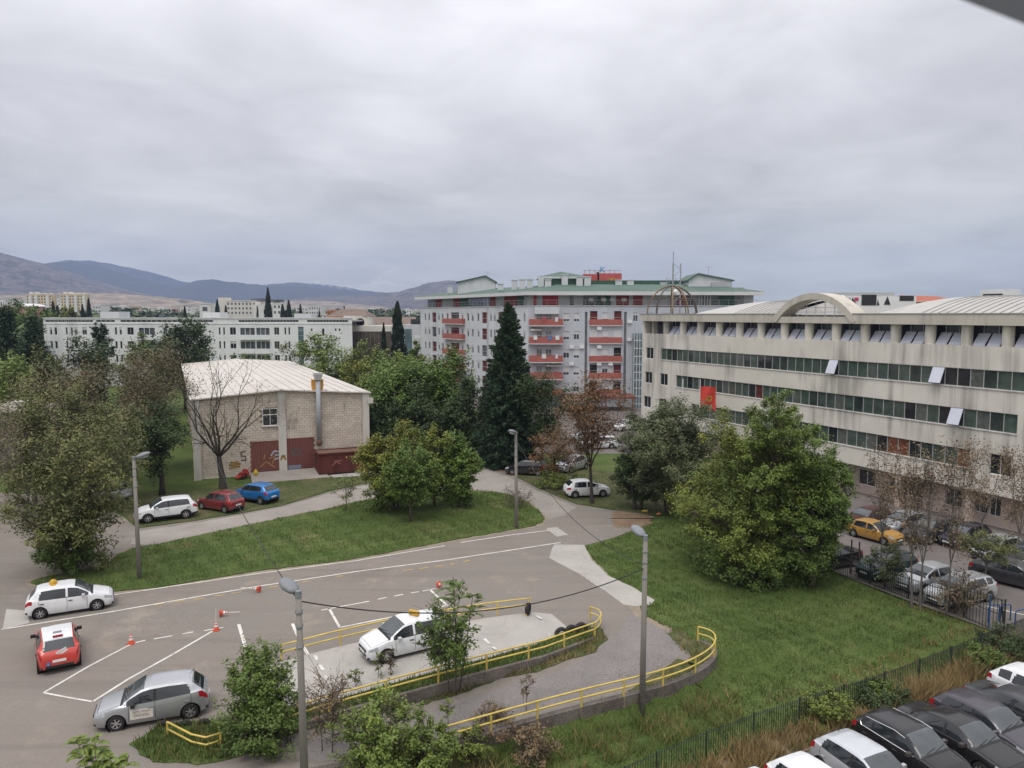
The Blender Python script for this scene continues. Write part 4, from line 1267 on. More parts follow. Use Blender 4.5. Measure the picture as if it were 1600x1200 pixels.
# block courses of the front, each block its own slightly uneven box
b = B(); rnd = random.Random(3)
bw, bh = 0.5, 0.245
row = 0; z = 0.02
while z < HR:
    x = 0.35 - (bw/2 if row % 2 else 0)
    while x < HW-0.3:
        xa, xb = max(0.35, x+.012), min(HW-0.3, x+bw-.012)
        xm = (xa+xb)/2
        ztop = HE + (HR-HE)*(1-abs(xm-mt_)/max(mt_, HW-mt_)) - 0.03
        za, zb_ = z+.012, min(z+bh-.012, ztop)
        ok = xb-xa > .08 and zb_-za > .06
        for h in (d1, d2, hw_):
            if h[0]-.02 < xm < h[1]+.02 and h[2]-.05 < (za+zb_)/2 < h[3]+.05: ok = False
        if ok:
            yy = 0.07+rnd.uniform(-.012,.012)
            b._add([(xa,yy,za),(xb,yy,za),(xb,yy,zb_),(xa,yy,zb_),(xa,.115,za),(xb,.115,za),(xb,.115,zb_),(xa,.115,zb_)], [(0,1,2,3),(3,2,6,7),(1,0,4,5),(0,3,7,4),(2,1,5,6)])
        x += bw
    z += bh; row += 1
o = b.build('block_courses', BLOCK, hall); o['kind'] = 'stuff'
# side wall courses (same blocks, coarse)
b = B(); z = 0.02; row = 0
while z < HE-.2:
    y = 0.4 - (0.5 if row % 2 else 0)
    while y < 22:
        ya, yb = max(.4,y+.015), y+1.0-.015
        xx = g-0.04
        b._add([(xx,yb,z),(xx,ya,z),(xx,ya,z+.22),(xx,yb,z+.22),(g,yb,z),(g,ya,z),(g,ya,z+.22),(g,yb,z+.22)], [(0,1,2,3),(3,2,6,7),(1,0,4,5)])
        y += 1.0
    z += bh; row += 1
o = b.build('block_courses', BLOCK, hall); o['kind'] = 'stuff'
for xa, xb in ((-0.05, 0.62), (mt_-.38, mt_+.38), (HW-.62, HW+.05)):
    B().box(xa, -.13, -.2, xb, .16, (HR if 2 < xa < 12 else HE)+(.15 if xa > 12 else -.02)).build('pilaster', HCONC, hall)
B().box(HW-.1, -.3, HE-1.1, HW+.45, .3, HE-.55).build('rainwater_hopper', HCONC, hall)
HROOF = streaky('pale_metal_roof', (0.54,0.50,0.455), (0.40,0.35,0.31), 0.5, 0.55, 0.4)
for sgn, xa, xb in ((0, -.25, mt_), (1, mt_, HW+.25)):
    za, zb_ = (HE+.06, HR+.08) if sgn == 0 else (HR+.08, HE+.06)
    b = B(); b._add([(xa,-.3,za),(xb,-.3,zb_),(xb,HL,zb_),(xa,HL,za),(xa,-.3,za-.12),(xb,-.3,zb_-.12),(xb,HL,zb_-.12),(xa,HL,za-.12)], [(0,1,2,3),(7,6,5,4),(0,4,5,1),(1,5,6,2),(2,6,7,3),(3,7,4,0)])
    rf = b.build('roof', HROOF, hall)
    n = 8
    sm_ = None
    for k in range(1, n):
        t = k/n; xx = xa+(xb-xa)*t; zz = za+(zb_-za)*t
        if sm_ is None: sm_ = B().box(-.035,-.3,-.02,.035,HL,.07).mesh('roof_seam', [mat('roof_seam_grey', (0.50,0.46,0.42), 0.6, 0.1, 1)])
        put('roof_seam', sm_, rf, None, (xx, 0, zz))
B().box(mt_-.15,-.32,HR+.02,mt_+.15,HL,HR+.14).build('ridge_cap', HROOF, hall)
RUSTRED = streaky('red_sheet_door', (0.165,0.058,0.05), (0.11,0.05,0.04), 0.5, 0.7)
RUSTBR = streaky('brown_red_sheet_door', (0.165,0.062,0.048), (0.10,0.05,0.04), 0.5, 0.7)
for h, m_, lb in ((d1, RUSTBR, 'brownish red sheet door with yellow and pale graffiti'), (d2, RUSTRED, 'red sheet door with dark scrawl and grey lower panel')):
    b = B()
    n = 9
    for k in range(n):
        xa = h[0]+(h[1]-h[0])*k/n; xb = h[0]+(h[1]-h[0])*(k+1)/n
        b.box(xa+.01, .0, h[2], xb-.01, .06+.02*(k % 2), h[3])
    o = b.build('door', m_, hall); o['label'] = lb
    B().box(h[0]-.05, -.02, h[3], h[1]+.05, .11, h[3]+.1).build('lintel', RUSTBR, hall)
# flat graffiti on doors and walls
def strokes(name, lines, w, m, parent, loc, rot=None):
    b = B()
    for ln in lines:
        for i in range(len(ln)-1):
            p, q = Vector((ln[i][0], 0, ln[i][1])), Vector((ln[i+1][0], 0, ln[i+1][1]))
            d = (q-p).normalized(); n = Vector((-d.z, 0, d.x))*w/2; p -= d*w*.3; q += d*w*.3
            b.quad(tuple(p-n), tuple(q-n), tuple(q+n), tuple(p+n))
    return b.build(name, m, parent, loc=loc, rot=rot)
GR_D = mat('dark_spray_paint', (0.11,0.095,0.09), 0.7, 0.2, 4); GR_P = mat('pale_spray_paint', (0.36,0.36,0.42), 0.7, 0.3, 4); GR_Y = mat('yellow_spray_paint', (0.30,0.20,0.07), 0.7, 0.2, 4); GR_B = mat('blue_grey_panel', (0.18,0.2,0.27), 0.7, 0.1, 4)
strokes('graffiti', [[(0,1),(.1,0),(.2,.9),(.3,.1)],[(.35,1),(.38,.1)],[(.5,1),(.45,.5),(.6,.1),(.75,.5),(.65,.95),(.5,1)],[(.8,1),(1.2,-.1)],[(1.2,1),(.8,.1)]], .07, GR_D, hall, (d2[0]+.35,-.012,1.5))
strokes('graffiti', [[(0,.1),(.6,.6),(1.4,0)],[(.9,.9),(1.5,1.1),(1.2,.4)],[(.4,.9),(.5,1.3)]], .1, GR_Y, hall, (d1[0]+.8,-.012,.7))
strokes('graffiti', [[(0,.5),(.3,.9),(.9,.8),(.9,.2),(.3,.1)],[(.4,.5),(.9,.5)]], .16, GR_P, hall, (d1[0]+1.9,-.012,1.4))
strokes('graffiti', [[(0,.2),(.4,.2),(.4,.6),(0,.6),(0,1),(.4,1.1)]], .12, GR_D, hall, (d1[0]-.9,.04,1.4)); 
strokes('graffiti', [[(0,.0),(.9,.1),(0,.3),(1.0,.35),(.1,.55),(.8,.6)]], .16, GR_Y, hall, (d1[0]-2.0,.04,.9))
strokes('graffiti', [[(0,0),(.2,.4),(.45,0)],[(.05,.3),(.4,.35)]], .2, GR_Y, hall, (mt_-.2,-.136,1.4))
B().box(d2[0]+.1,-.015,.36,d2[0]+1.35,-.005,.75).build('kick_plate', GR_B, hall)
w_ = window(hall, hw_[0], hw_[2], hw_[1]-hw_[0], hw_[3]-hw_[2], .02, mull=1, pane=PANE_D)
B().box(.05,-.002,(hw_[3]-hw_[2])*.62,hw_[1]-hw_[0]-.05,.064,(hw_[3]-hw_[2])*.62+.07).build('glazing_bar', FRAME_W, w_)
B().box(-.1,-.12,-.1,hw_[1]-hw_[0]+.1,.05,0).build('sill', HCONC, w_)
ZINC = mat('zinc_pipe', (0.33,0.345,0.36), 0.65, 0.1, 2, 0.1)
pt = hall_t(495)
b = B(); b.path([(pt,-.25,3.0),(pt,-.25,9.1)], .24, 12); o = b.build('flue_pipe', ZINC, hall, True)
B().lathe([(.2,2.6),(.28,2.7),(.3,3.1),(.24,3.15)], 12, (pt,-.25,0)).build('clean_out', mat('rust', (0.13,0.07,0.045), 0.9, 0.3, 5), hall, True)
B().prism_y([(pt-.56,8.5),(pt-.56,9.25),(pt+.56,9.25),(pt+.56,8.5),(pt+.5,8.5),(pt+.5,8.1),(pt-.5,8.1),(pt-.5,8.5)][::-1], -.12, .5).build('flue_collar', mat('orange_yellow_sheet', (0.50,0.25,0.04), 0.6, 0.15, 3), hall)
b = B(); b._add([(pt-.28,-.53,9.2),(pt+.28,-.53,9.2),(pt+.28,.03,9.2),(pt-.28,.03,9.2),(pt-.4,-.65,9.75),(pt+.4,-.65,9.75),(pt+.4,.15,9.75),(pt-.4,.15,9.75)], [(0,3,2,1),(0,1,5,4),(1,2,6,5),(2,3,7,6),(3,0,4,7)]); b.box(pt-.42,-.67,9.75,pt+.42,.17,9.95); b.build('flue_cowl', mat('pale_zinc', (0.42,0.42,0.41), 0.6, 0.1, 2), hall)
def hallpt(x, y): 
    c, s = math.cos(HALL_A), math.sin(HALL_A); return (-30.2+x*c-y*s, 72.0+x*s+y*c)
# loading ramp
b = B(); xa, xb = d1[0]-.1, d2[1]+.3
b._add([(xa,-.14,.34),(xb,-.14,.34),(xb+.6,-3.9,.04),(xa-.2,-3.6,.04),(xa,-.14,-.2),(xb,-.14,-.2),(xb+.6,-3.9,-.2),(xa-.2,-3.6,-.2)], [(3,2,1,0),(0,4,7,3),(3,7,6,2),(2,6,5,1)])
rp = b.build('loading_ramp', GRAVEL); rp.location = (-30.2,72.0,0); rp.rotation_euler = (0,0,HALL_A); tag(rp, kind='structure')
o = sheet('hall_apron', [hallpt(xb+.3,-.2),hallpt(xb+.8,-4.2),hallpt(HW+1.5,-5.0),hallpt(HW+1.5,-.2)], .045, CONC)
# container
CRUST = streaky('rusty_container_red', (0.105,0.03,0.024), (0.06,0.03,0.022), 0.6, 0.8)
cx0 = hall_t(492)-.35
cont = thing('waste_container', 'rusty dark red open steel container standing against the hall wall', 'container', (*hallpt(cx0,-2.75),.05), HALL_A)
b = B(); Lc, Wc, Hc = 6.2, 2.3, 2.15
b.box(0,0,.12,Lc,.06,Hc); b.box(0,Wc-.06,.12,Lc,Wc,Hc); b.box(0,.06,.12,.06,Wc-.06,Hc); b.box(Lc-.06,.06,.12,Lc,Wc-.06,Hc); b.box(.06,.06,.12,Lc-.06,Wc-.06,.2)
b.build('tub', CRUST, cont)
rm = B().box(-.05,0,.15,.05,-.09,Hc-.12).mesh('rib', [CRUST])
for k in range(5): put('rib', rm, cont, None, (.12+k*(Lc-.24)/4, -.002, 0))
B().box(-.06,-.12,Hc-.12,Lc+.06,.0,Hc+.02).box(-.06,Wc,Hc-.12,Lc+.06,Wc+.1,Hc+.02).box(-.06,0,Hc-.12,0,Wc,Hc+.02).box(Lc,0,Hc-.12,Lc+.06,Wc,Hc+.02).build('rim', CRUST, cont)
B().box(0,-.1,0,Lc,.1,.14).box(0,Wc-.2,0,Lc,Wc,.14).build('skid', RIMD, cont)
b = B(); b._add([(.05,.06,Hc-.25),(Lc-.05,.06,Hc-.3),(Lc-.05,Wc-.06,Hc-.1),(.05,Wc-.06,Hc-.05)], [(0,1,2,3)]); b.build('load', mat('rubble', (0.15,0.09,0.065), 0.95, 0.4, 3, bmp=0.9, bscale=6), cont)
strokes('graffiti', [[(0,0),(.4,.35),(.8,.1)],[(.2,.4),(.9,.45)]], .1, mat('faded_red_paint', (0.3,0.1,0.08), 0.8, 0.2, 4), cont, (1.3,-.095,.9))
# red machine by the door
rx_, ry_ = hallpt(d1[0]-.75,-1.0)
mac = thing('red_machine', 'small red garden machine left beside the brownish hall door', 'machine', (rx_, ry_, 0), HALL_A+.3)
RM = mat('red_machine_paint', (0.33,0.035,0.025), 0.5, 0.2, 4)
b = B(); b.cbox((0,0,.45),(.75,.5,.4), rz=.2); b.cbox((.1,0,.75),(.4,.4,.3), ry=.3); b.build('housing', RM, mac)
B().path([(.3,.2,.6),(.7,.25,1.0),(.75,-.25,1.0),(.3,-.2,.6)], .03, 6).build('handlebar', RM, mac)
for s in (-1,1): B().lathe([(.3,-.06),(.3,.06),(.05,.06)], 12, (-.15,.32*s,.3), 'Y').build('wheel', TYRE, mac)
B().cbox((-.6,0,.25),(.5,.7,.12), ry=-.4).build('blade_guard', RM, mac)
yj = B().lathe([(.14,0),(.2,.05),(.2,.4),(.08,.5),(.08,.58),(0.001,.58)], 10).build('jerry_can', mat('yellow_plastic', (0.5,0.36,0.03), 0.5, 0.15, 4), None, True)
yj.location = (*hallpt(d1[0]+.3,-1.1), .25); tag(yj, 'yellow plastic can standing on the hall ramp near the red machine', 'can')

# ------------------------------------------------------------------ office block on the right
OFF_A = math.atan2(-.909, .416)
OX, OY = 17.1, 101.0
def off_t(u):
    k = (u-800)/CAM_F; return (k*OY-OX)/(.416+.909*k)
def off_pt(x, y): c, s = math.cos(OFF_A), math.sin(OFF_A); return (OX+x*c-y*s, OY+x*s+y*c)
office = thing('office_building', 'long cream office block with ribbon windows, round attic columns and an arched gable', 'building', (OX, OY, -.95), OFF_A)
Z0 = .95   # local z = world z + .95
PLAS = streaky('cream_plaster', (0.63,0.595,0.535), (0.20,0.185,0.165), 0.62)
PLAS_P = streaky('pinkish_plaster', (0.50,0.41,0.36), (0.24,0.19,0.17), 0.4)
TEND = 60.0
rows = [(10.05+Z0, 11.5+Z0), (6.85+Z0, 8.33+Z0), (3.65+Z0, 5.13+Z0)]
starts = [off_t(1033), off_t(1057), off_t(1082)]
ends = [TEND-2, off_t(1596), off_t(1524)]
singles = [[(off_t(1009.5), off_t(1021))], [(off_t(1008.5), off_t(1019.5)), (off_t(1032), off_t(1044))], [(off_t(1007), off_t(1018)), (off_t(1031), off_t(1042)), (off_t(1555), off_t(1590))]]
holes = []
for (za, zb_), s, e_, sg in zip(rows, starts, ends, singles):
    holes.append((s, e_, za, zb_))
    for a, c in sg: holes.append((a, c, za if c < 40 else za-.1, zb_))
facade('wall', 0, TEND, 2.0+Z0, 13.25+Z0, holes, PLAS, office, 0.3)
b = B(); b.box(0,.3,2.0+Z0,TEND,.34,2.3+Z0); b.box(0, .0, 2.0+Z0-.02, TEND, 2.0, 2.0+Z0); b.box(0,1.6,11.6+Z0,TEND,12,13.25+Z0-.01); b.quad((0,14,0),(0,0.0,0),(0,0.0,13.25+Z0),(0,14,13.25+Z0)); b.build('floor_slab', PLAS, office)
GREENS = [mat('green_curtain_glass', (0.062,0.085,0.072), 0.1, 0.35, 1.3, spec=0.7), mat('deep_green_glass', (0.038,0.05,0.045), 0.06, 0.4, 1.1, spec=0.7), mat('grey_curtain_glass', (0.095,0.105,0.095), 0.1, 0.35, 2.2, spec=0.7), mat('black_window_glass', (0.022,0.024,0.027), 0.05, 0.3, 1, spec=0.7), mat('red_curtain_glass', (0.10,0.03,0.026), 0.1, 0.4, 2, spec=0.6), mat('brick_curtain_glass', (0.16,0.06,0.035), 0.2, 0.4, 2, spec=0.5)]
rnd = random.Random(11)
SKY_SASH = mat('open_sash_glass', (0.50,0.52,0.60), 0.12, 0.06, 1, spec=0.9)  # sash panes: the sky's reflection is put into the pale base colour
PM = {}
opened = {0: [off_t(1305), off_t(1475)], 1: [off_t(1509)], 2: []}
for r, ((za, zb_), s, e_) in enumerate(zip(rows, starts, ends)):
    n = int(round((e_-s)/1.075)); pw = (e_-s)/n; hh = zb_-za
    key = (r,)
    pm = B().box(.03,0,.05,pw-.03,.03,hh-.05).mesh('window_pane', [GREENS[0]])
    mm_ = B().box(-.03,0,.05,.03,.09,hh-.05).mesh('mullion', [FRAME_G])
    B().box(s,.1,za,e_,.2,za+.05).box(s,.1,zb_-.05,e_,.2,zb_).build('window_frame', FRAME_G, office)
    B().box(s-.05,-.07,za-.06,e_+.05,.1,za-.005).build('sill', HCONC, office)
    sash = B().box(.02,-.03,-hh+.1,pw-.02,0.02,0).mesh('open_sash', [SKY_SASH])
    for k in range(n):
        xx = s+k*pw
        isop = any(xx <= q < xx+pw for q in opened[r])
        q = rnd.random()
        m_ = GREENS[0] if q < .55 else GREENS[1] if q < .72 else GREENS[2] if q < .88 else GREENS[3]
        if r == 1 and abs(xx-off_t(1185)) < .6: m_ = GREENS[4]
        if r == 2 and (abs(xx-off_t(1396)) < 1.0 or abs(xx-off_t(1516)) < 1.2): m_ = GREENS[5]
        put('window_pane', pm, office, GREENS[3] if isop else m_, (xx, .14, za))
        if isop:
            put('open_sash', sash, office, SKY_SASH, (xx, .06, zb_-.04), (R2(-22),0,0))
        if k: put('mullion', mm_, office, FRAME_G, (xx, .1, za))
    for a, c in singles[r]: window(office, a, za if c < 40 else za-.1, c-a, hh if c < 40 else hh+.1, .1, mull=1, pane=PANE_D)
# attic storey: recessed dark glazing behind round columns, tilted pale sashes
AZ0, AZ1 = 13.25+Z0, 14.9+Z0
col_u = [1033,1059,1085.5,1114.5,1146,1179,1215,1252.5,1294.5,1339,1386,1439,1495.5,1559]
col_t = [off_t(u)+.0 for u in col_u]
while col_t[-1]+3.2 < TEND: col_t.append(col_t[-1]+3.25)
B().box(0,1.25,AZ0,TEND,1.35,AZ1).build('attic_glazing', mat('attic_dark_glass', (0.045,0.042,0.055), 0.15, 0.5, 1.0, spec=0.6), office)
B().box(0,0,AZ0-.0,TEND,1.3,AZ0+.04).build('attic_ledge', PLAS, office)
cm = B().lathe([(.42,0),(.42,AZ1-AZ0-.04)], 18).mesh('column', [PLAS], True)
for t in col_t: put('column', cm, office, PLAS, (t+.42, .5, AZ0+.04))
b = B(); b.box(0,.02,AZ0+.04,.45,1.25,AZ1); b.box(1.4,.55,AZ0+.04,1.75,1.25,AZ1); b.build('corner_pier', PLAS, office)
ash = AZ1-AZ0
def slanted(x, w):
    b = B(); z0_, z1_ = AZ0+.06, AZ0+ash*.62
    b._add([(x,.45,z0_),(x+w,.45,z0_),(x+w,1.2,z1_),(x,1.2,z1_),(x,.48,z0_-.02),(x+w,.48,z0_-.02),(x+w,1.22,z1_-.03),(x,1.22,z1_-.03)], [(0,1,2,3),(7,6,5,4),(0,4,5,1),(1,5,6,2),(2,6,7,3),(3,7,4,0)])
    return b
for i, t in enumerate(col_t):
    for off_, w2 in ((.9,.98),(2.05,1.02)):
        slanted(0, w2).build('tilted_sash', SKY_SASH, office, loc=(t+off_, 0, 0))
    B().box(t+.9,1.12,AZ0+.45,t+3.1,1.2,AZ0+.5).box(t+1.3,1.15,AZ0+.05,t+1.34,1.22,AZ1).box(t+2.5,1.15,AZ0+.05,t+2.54,1.22,AZ1).build('glazing_bar', FRAME_G, office)
# cornice with arch
CZ0, CZ1 = 14.9+Z0, 15.8+Z0
t_a0, t_a1 = off_t(1207), off_t(1339)
CORN = streaky('cornice_concrete', (0.52,0.48,0.42), (0.2,0.18,0.16), 0.4)
for xa, xb in ((-.3, t_a0+.55), (t_a1-.5, TEND)):
    B().box(xa,-.22,CZ0,xb,1.6,CZ1).build('cornice', CORN, office)
    B().box(xa-.02,-.27,CZ1-.03,xb,1.62,CZ1+.05).build('coping', mat('zinc_coping', (0.36,0.36,0.36), 0.5, 0.1, 2, 0.3), office)
B().box(t_a0+.55,-.16,CZ0,t_a1-.5,1.2,CZ0+.62).build('arch_base', CORN, office)
ac = (t_a0+t_a1)/2; hwid = (t_a1-t_a0)/2; rise = 17.75-15.1
Rr_ = (hwid**2+rise**2)/(2*rise); zc0 = CZ0+.25+rise-Rr_; th0 = math.asin(min(1,hwid/Rr_))
b = B(); n = 36; po = []; pi_ = []
for k in range(n+1):
    a = -th0+2*th0*k/n
    po.append((ac+Rr_*math.sin(a), zc0+Rr_*math.cos(a))); pi_.append((ac+(Rr_-.62)*math.sin(a*.985), zc0+(Rr_-.62)*math.cos(a*.985)))
for k in range(n):
    vs = []
    for (x, z) in (po[k], po[k+1], pi_[k+1], pi_[k]): vs += [(x,-.26,max(z,CZ0+.01)),(x,1.55,max(z,CZ0+.01))]
    b._add(vs, [(0,6,4,2),(1,3,5,7),(0,2,3,1),(6,7,5,4)])
b.build('arch', CORN, office)
gb = B().box(-.02,.28,CZ0+.62,.02,.32,CZ0+2.2).mesh('arch_bar', [FRAME_G])
for k in range(-3, 4):
    zt_ = zc0+math.sqrt(max(.1,(Rr_-.62)**2-(k*1.15)**2))
    o = put('arch_bar', gb, office, FRAME_G, (ac+k*1.15, 0, 0)); 
    s_ = max(.05,(zt_-(CZ0+.62))/1.58); o.scale = (1,1,s_); o.location.z = (CZ0+.62)*(1-s_)
B().box(ac-3.4,.28,CZ0+1.05,ac+3.4,.32,CZ0+1.09).box(ac-2.6,.27,CZ0+1.5,ac+2.6,.31,CZ0+1.54).build('arch_rail', FRAME_G, office)
# ribbed roof on either side of the arch
OROOF = streaky('grey_seam_roof', (0.43,0.42,0.395), (0.25,0.24,0.22), 0.5, 0.6, 0.5)
RYA, RYB, RZA, RZB = 1.7, 9.5, CZ1-.05, CZ1+1.55
def roof_piece(x0a, x0b, x1b, x1a):
    "eave from x0a to x1a, ridge from x0b to x1b"
    b = B()
    n = 6
    prof = [(RYA+(RYB-RYA)*k/n, RZA+(RZB-RZA)*math.sin(k/n*math.pi/2)) for k in range(n+1)]
    vs = []
    for k, (y, z) in enumerate(prof):
        f = k/n
        vs += [(x0a+(x0b-x0a)*f, y, z), (x1a+(x1b-x1a)*f, y, z)]
    fs = [(2*k, 2*k+1, 2*k+3, 2*k+2) for k in range(n)]
    b._add(vs, fs)
    y, z = prof[-1]
    b._add([(x0b,y,z),(x1b,y,z),(x1b,y+8,z-1.4),(x0b,y+8,z-1.4)], [(0,1,2,3)])
    b._add([(x0a,RYA,RZA),(x0b,RYB,RZB),(x0b,RYB+8,RZB-1.4),(x0a,RYB+8,RZA)], [(0,1,2,3)])
    b._add([(x1a,RYA,RZA),(x1b,RYB,RZB),(x1b,RYB+8,RZB-1.4),(x1a,RYB+8,RZA)], [(3,2,1,0)])
    rf = b.build('roof', OROOF, office)
    b2 = B(); pts = [(0.0, y, z+.03) for y, z in prof]
    for k in range(n): b2._add([(-.03,prof[k][0],prof[k][1]),(.03,prof[k][0],prof[k][1]),(.03,prof[k+1][0],prof[k+1][1]),(-.03,prof[k+1][0],prof[k+1][1]),(-.03,prof[k][0],prof[k][1]+.07),(.03,prof[k][0],prof[k][1]+.07),(.03,prof[k+1][0],prof[k+1][1]+.07),(-.03,prof[k+1][0],prof[k+1][1]+.07)], [(4,5,6,7),(0,4,7,3),(1,2,6,5),(0,1,5,4)])
    sm = b2.mesh('roof_seam', [mat('grey_roof_seam', (0.33,0.325,0.31), 0.6, 0.1, 1)])
    x = max(x0a,x0b)+.4
    while x < min(x1a,x1b)-.2:
        put('roof_seam', sm, rf, None, (x,0,0)); x += .75
    return rf
roof_piece(8.0, 15.0, t_a0-1.0, t_a0-.2)
roof_piece(t_a1+.3, t_a1+4.5, TEND, TEND)
B().box(0,1.6,CZ1-.4,TEND,18,CZ1-.1).build('flat_roof', mat('grey_roofing', (0.3,0.29,0.28), 0.9, 0.15, 1), office)
# roof vents
for t in (off_t(1160)+2.2, off_t(1176)+3.4):
    p = B().lathe([(.35,0),(.35,.3),(.45,.32),(.3,.7),(.001,.75)], 10).build('roof_vent', FRAME_W, office, True, (t, 9.0, RZB-.3))
# ground floor set back
gf_holes = []
for u0, u1 in ((1391,1413),(1448,1474),(1487,1514),(1516,1534),(1587,1612),(1640,1680)):
    gf_holes.append((off_t(u0)+1.2, off_t(u1)+1.2, .9, 2.35))
for x in np.arange(4, off_t(1380), 3.3): gf_holes.append((x, x+1.9, .9, 2.35))
facade('ground_floor_wall', 0, TEND, 0, 2.0+Z0-.02, gf_holes, PLAS_P, office, 0.2, y=1.5)
for h in gf_holes: window(office, h[0], h[2], h[1]-h[0], h[3]-h[2], 1.6, mull=1, pane=PANE_D)
pm = B().box(-.25,.15,0,.25,.6,2.0+Z0-.02).mesh('pillar', [PLAS_P])
for x in np.arange(.6, TEND, 6.4): put('pillar', pm, office, PLAS_P, (float(x),0,0))

# dome frame and mast on the office roof
RUST = mat('rusty_steel', (0.22,0.14,0.085), 0.85, 0.5, 0.9)
RUST2 = mat('dark_rusty_steel', (0.10,0.08,0.065), 0.85, 0.4, 0.9)
B().prism([(0.01,.31),(-5.6,4.1),(-5.6,12),(0.01,12)][::-1], 0, CZ1-.12).build('end_block', PLAS, office)
dc = off_pt(1.2, 3.75)
dome = thing('dome_frame', 'rusty open steel dome frame on the corner of the office roof', 'dome', (dc[0], dc[1], CZ1-Z0-.1))
DR, DH = 3.35, 3.75
for k in range(10):
    a = 2*math.pi*k/10+.15
    pts = []
    for q in range(11):
        t = q/10*math.pi/2*.93
        pts.append((math.cos(a)*DR*math.cos(t), math.sin(a)*DR*math.cos(t), DH*math.sin(t)))
    B().path(pts, .085, 5).build('rib', RUST if k % 3 else RUST2, dome, True)
for zz in (.05,1.1,2.1,3.72):
    r = DR*math.sqrt(max(.02,1-(zz/DH)**2)) if zz < 3.7 else .55
    pts = [(math.cos(2*math.pi*q/24)*r, math.sin(2*math.pi*q/24)*r, zz) for q in range(25)]
    B().path(pts, .05 if zz < 3.7 else .08, 5, caps=False).build('ring', RUST2, dome, True)
mast = thing('antenna_mast', 'slim grey twin pole antenna mast rising behind the rusty dome', 'mast', (*off_pt(-.5, 5.1), CZ1-Z0-.15))
MS = mat('galvanised_steel', (0.30,0.31,0.33), 0.5, 0.1, 3, 0.4)
B().path([(0,0,0),(0,0,6.9)], .10, 6).path([(0,0,6.9),(0,0,8.5)], .05, 6).build('pole', MS, mast)
B().path([(1.05,.2,0),(1.05,.2,6.9)], .08, 6).build('pole', MS, mast)
for z0_, z1_ in ((1.6,2.6),(2.6,1.9+1.6),(3.5,4.3),(5.1,4.3),(5.1,6.1),(6.9,6.1)):
    B().path([(0,0,z0_),(1.05,.2,z1_)], .035, 5).build('brace', MS, mast)
B().path([(-.9,-.1,4.1),(0,0,4.1)], .03, 5).path([(-.85,-.1,3.8),(-.85,-.1,5.0)], .05, 5).path([(-.5,-.1,3.9),(-.5,-.1,4.8)], .04, 5).build('aerial', MS, mast)
B().path([(1.05,.2,4.0),(1.5,.1,3.9)], .03, 5).path([(1.4,.1,3.5),(1.4,.1,4.3)], .05, 5).build('aerial', MS, mast)
B().lathe([(.02,0),(.25,.05),(.38,.16)], 14, (.35,-.1,3.1), 'Y').build('dish', FRAME_W, mast, True)

# flag and poles before the office
fx, fy = at(1094, 600, 86)[:2]
fp = thing('flagpole', 'white flagpole flying a large red flag before the office', 'flagpole', (fx, fy, tz(fx, fy)))
zt_ = hpx(594, 86)-tz(fx, fy)
B().path([(0,0,0),(0,0,zt_)], .05, 8).build('pole', FRAME_W, fp); B().lathe([(.001,0),(.07,.05),(.001,.12)], 8, (0,0,zt_)).build('finial', FRAME_W, fp)
FLAG = mat('red_flag_cloth', (0.56,0.05,0.035), 0.7, 0.1, 1.5)
b = B(); nx, nz = 8, 12; vs = []; fs = []
fw, fh = 1.75, 2.6
for j in range(nz+1):
    for i in range(nx+1):
        x = fw*i/nx; z = zt_-.7-fh*j/nz - .25*(i/nx)**1.5*(0.3+ j/nz*.3)
        vs.append((.06+x, .12*math.sin(x*4+j*.3), z))
for j in range(nz):
    for i in range(nx): fs.append((j*(nx+1)+i,(j+1)*(nx+1)+i,(j+1)*(nx+1)+i+1,j*(nx+1)+i+1))
b._add(vs, fs); flag = b.build('flag', FLAG, None, True); flag.location = (fx, fy, tz(fx,fy)); tag(flag, 'large red flag with gold emblem hanging from the white pole', 'flag')
GOLD = mat('gold_print', (0.5,0.3,0.05), 0.6, 0.2, 4)
e_ = strokes('emblem', [[(-.3,.2),(-.12,.35),(0,.0),(.12,.35),(.3,.2)],[(-.3,.2),(-.2,-.2)],[(.3,.2),(.2,-.2)],[(0,.3),(0,-.35)],[(-.15,-.3),(.15,-.3)]], .1, GOLD, flag, (1.0,-.2,zt_-2.1))
fx2, fy2 = at(1067, 600, 87)[:2]
fp2 = thing('flagpole', 'bare white flagpole left of the red flag', 'flagpole', (fx2, fy2, tz(fx2,fy2)))
B().path([(0,0,0),(0,0,hpx(592,87)-tz(fx2,fy2))], .05, 8).build('pole', FRAME_W, fp2)

# ------------------------------------------------------------------ grey apartment block with red balconies
AX, AY = 2.73, 131.0
def ax(u): return (u-800)/CAM_F*AY - AX
APT = thing('apartment_block', 'grey apartment block with red balconies and a green metal roof', 'building', (AX, AY, 0))
AW = streaky('grey_render', (0.47,0.50,0.54), (0.28,0.29,0.31), 0.35, 0.85, 0.6)
AWL = streaky('pale_grey_render', (0.54,0.555,0.57), (0.34,0.34,0.35), 0.3, 0.85, 0.6)
BRED = mat('balcony_red', (0.34,0.105,0.085), 0.75, 0.12, 0.8)
GROOF = streaky('green_metal_roof', (0.085,0.135,0.108), (0.055,0.09,0.075), 0.4, 0.7, 0.4)
GROOF_D = mat('dark_green_metal', (0.035,0.085,0.06), 0.5, 0.15, 0.6)
STRIP = mat('glass_block_strip', (0.14,0.145,0.15), 0.3, 0.3, 0.9)
slabs = [14.0, 10.95, 7.8, 4.9, 2.0]
TOPW = 17.2
XR = 38.9
holes = []; wins = []; logs = []
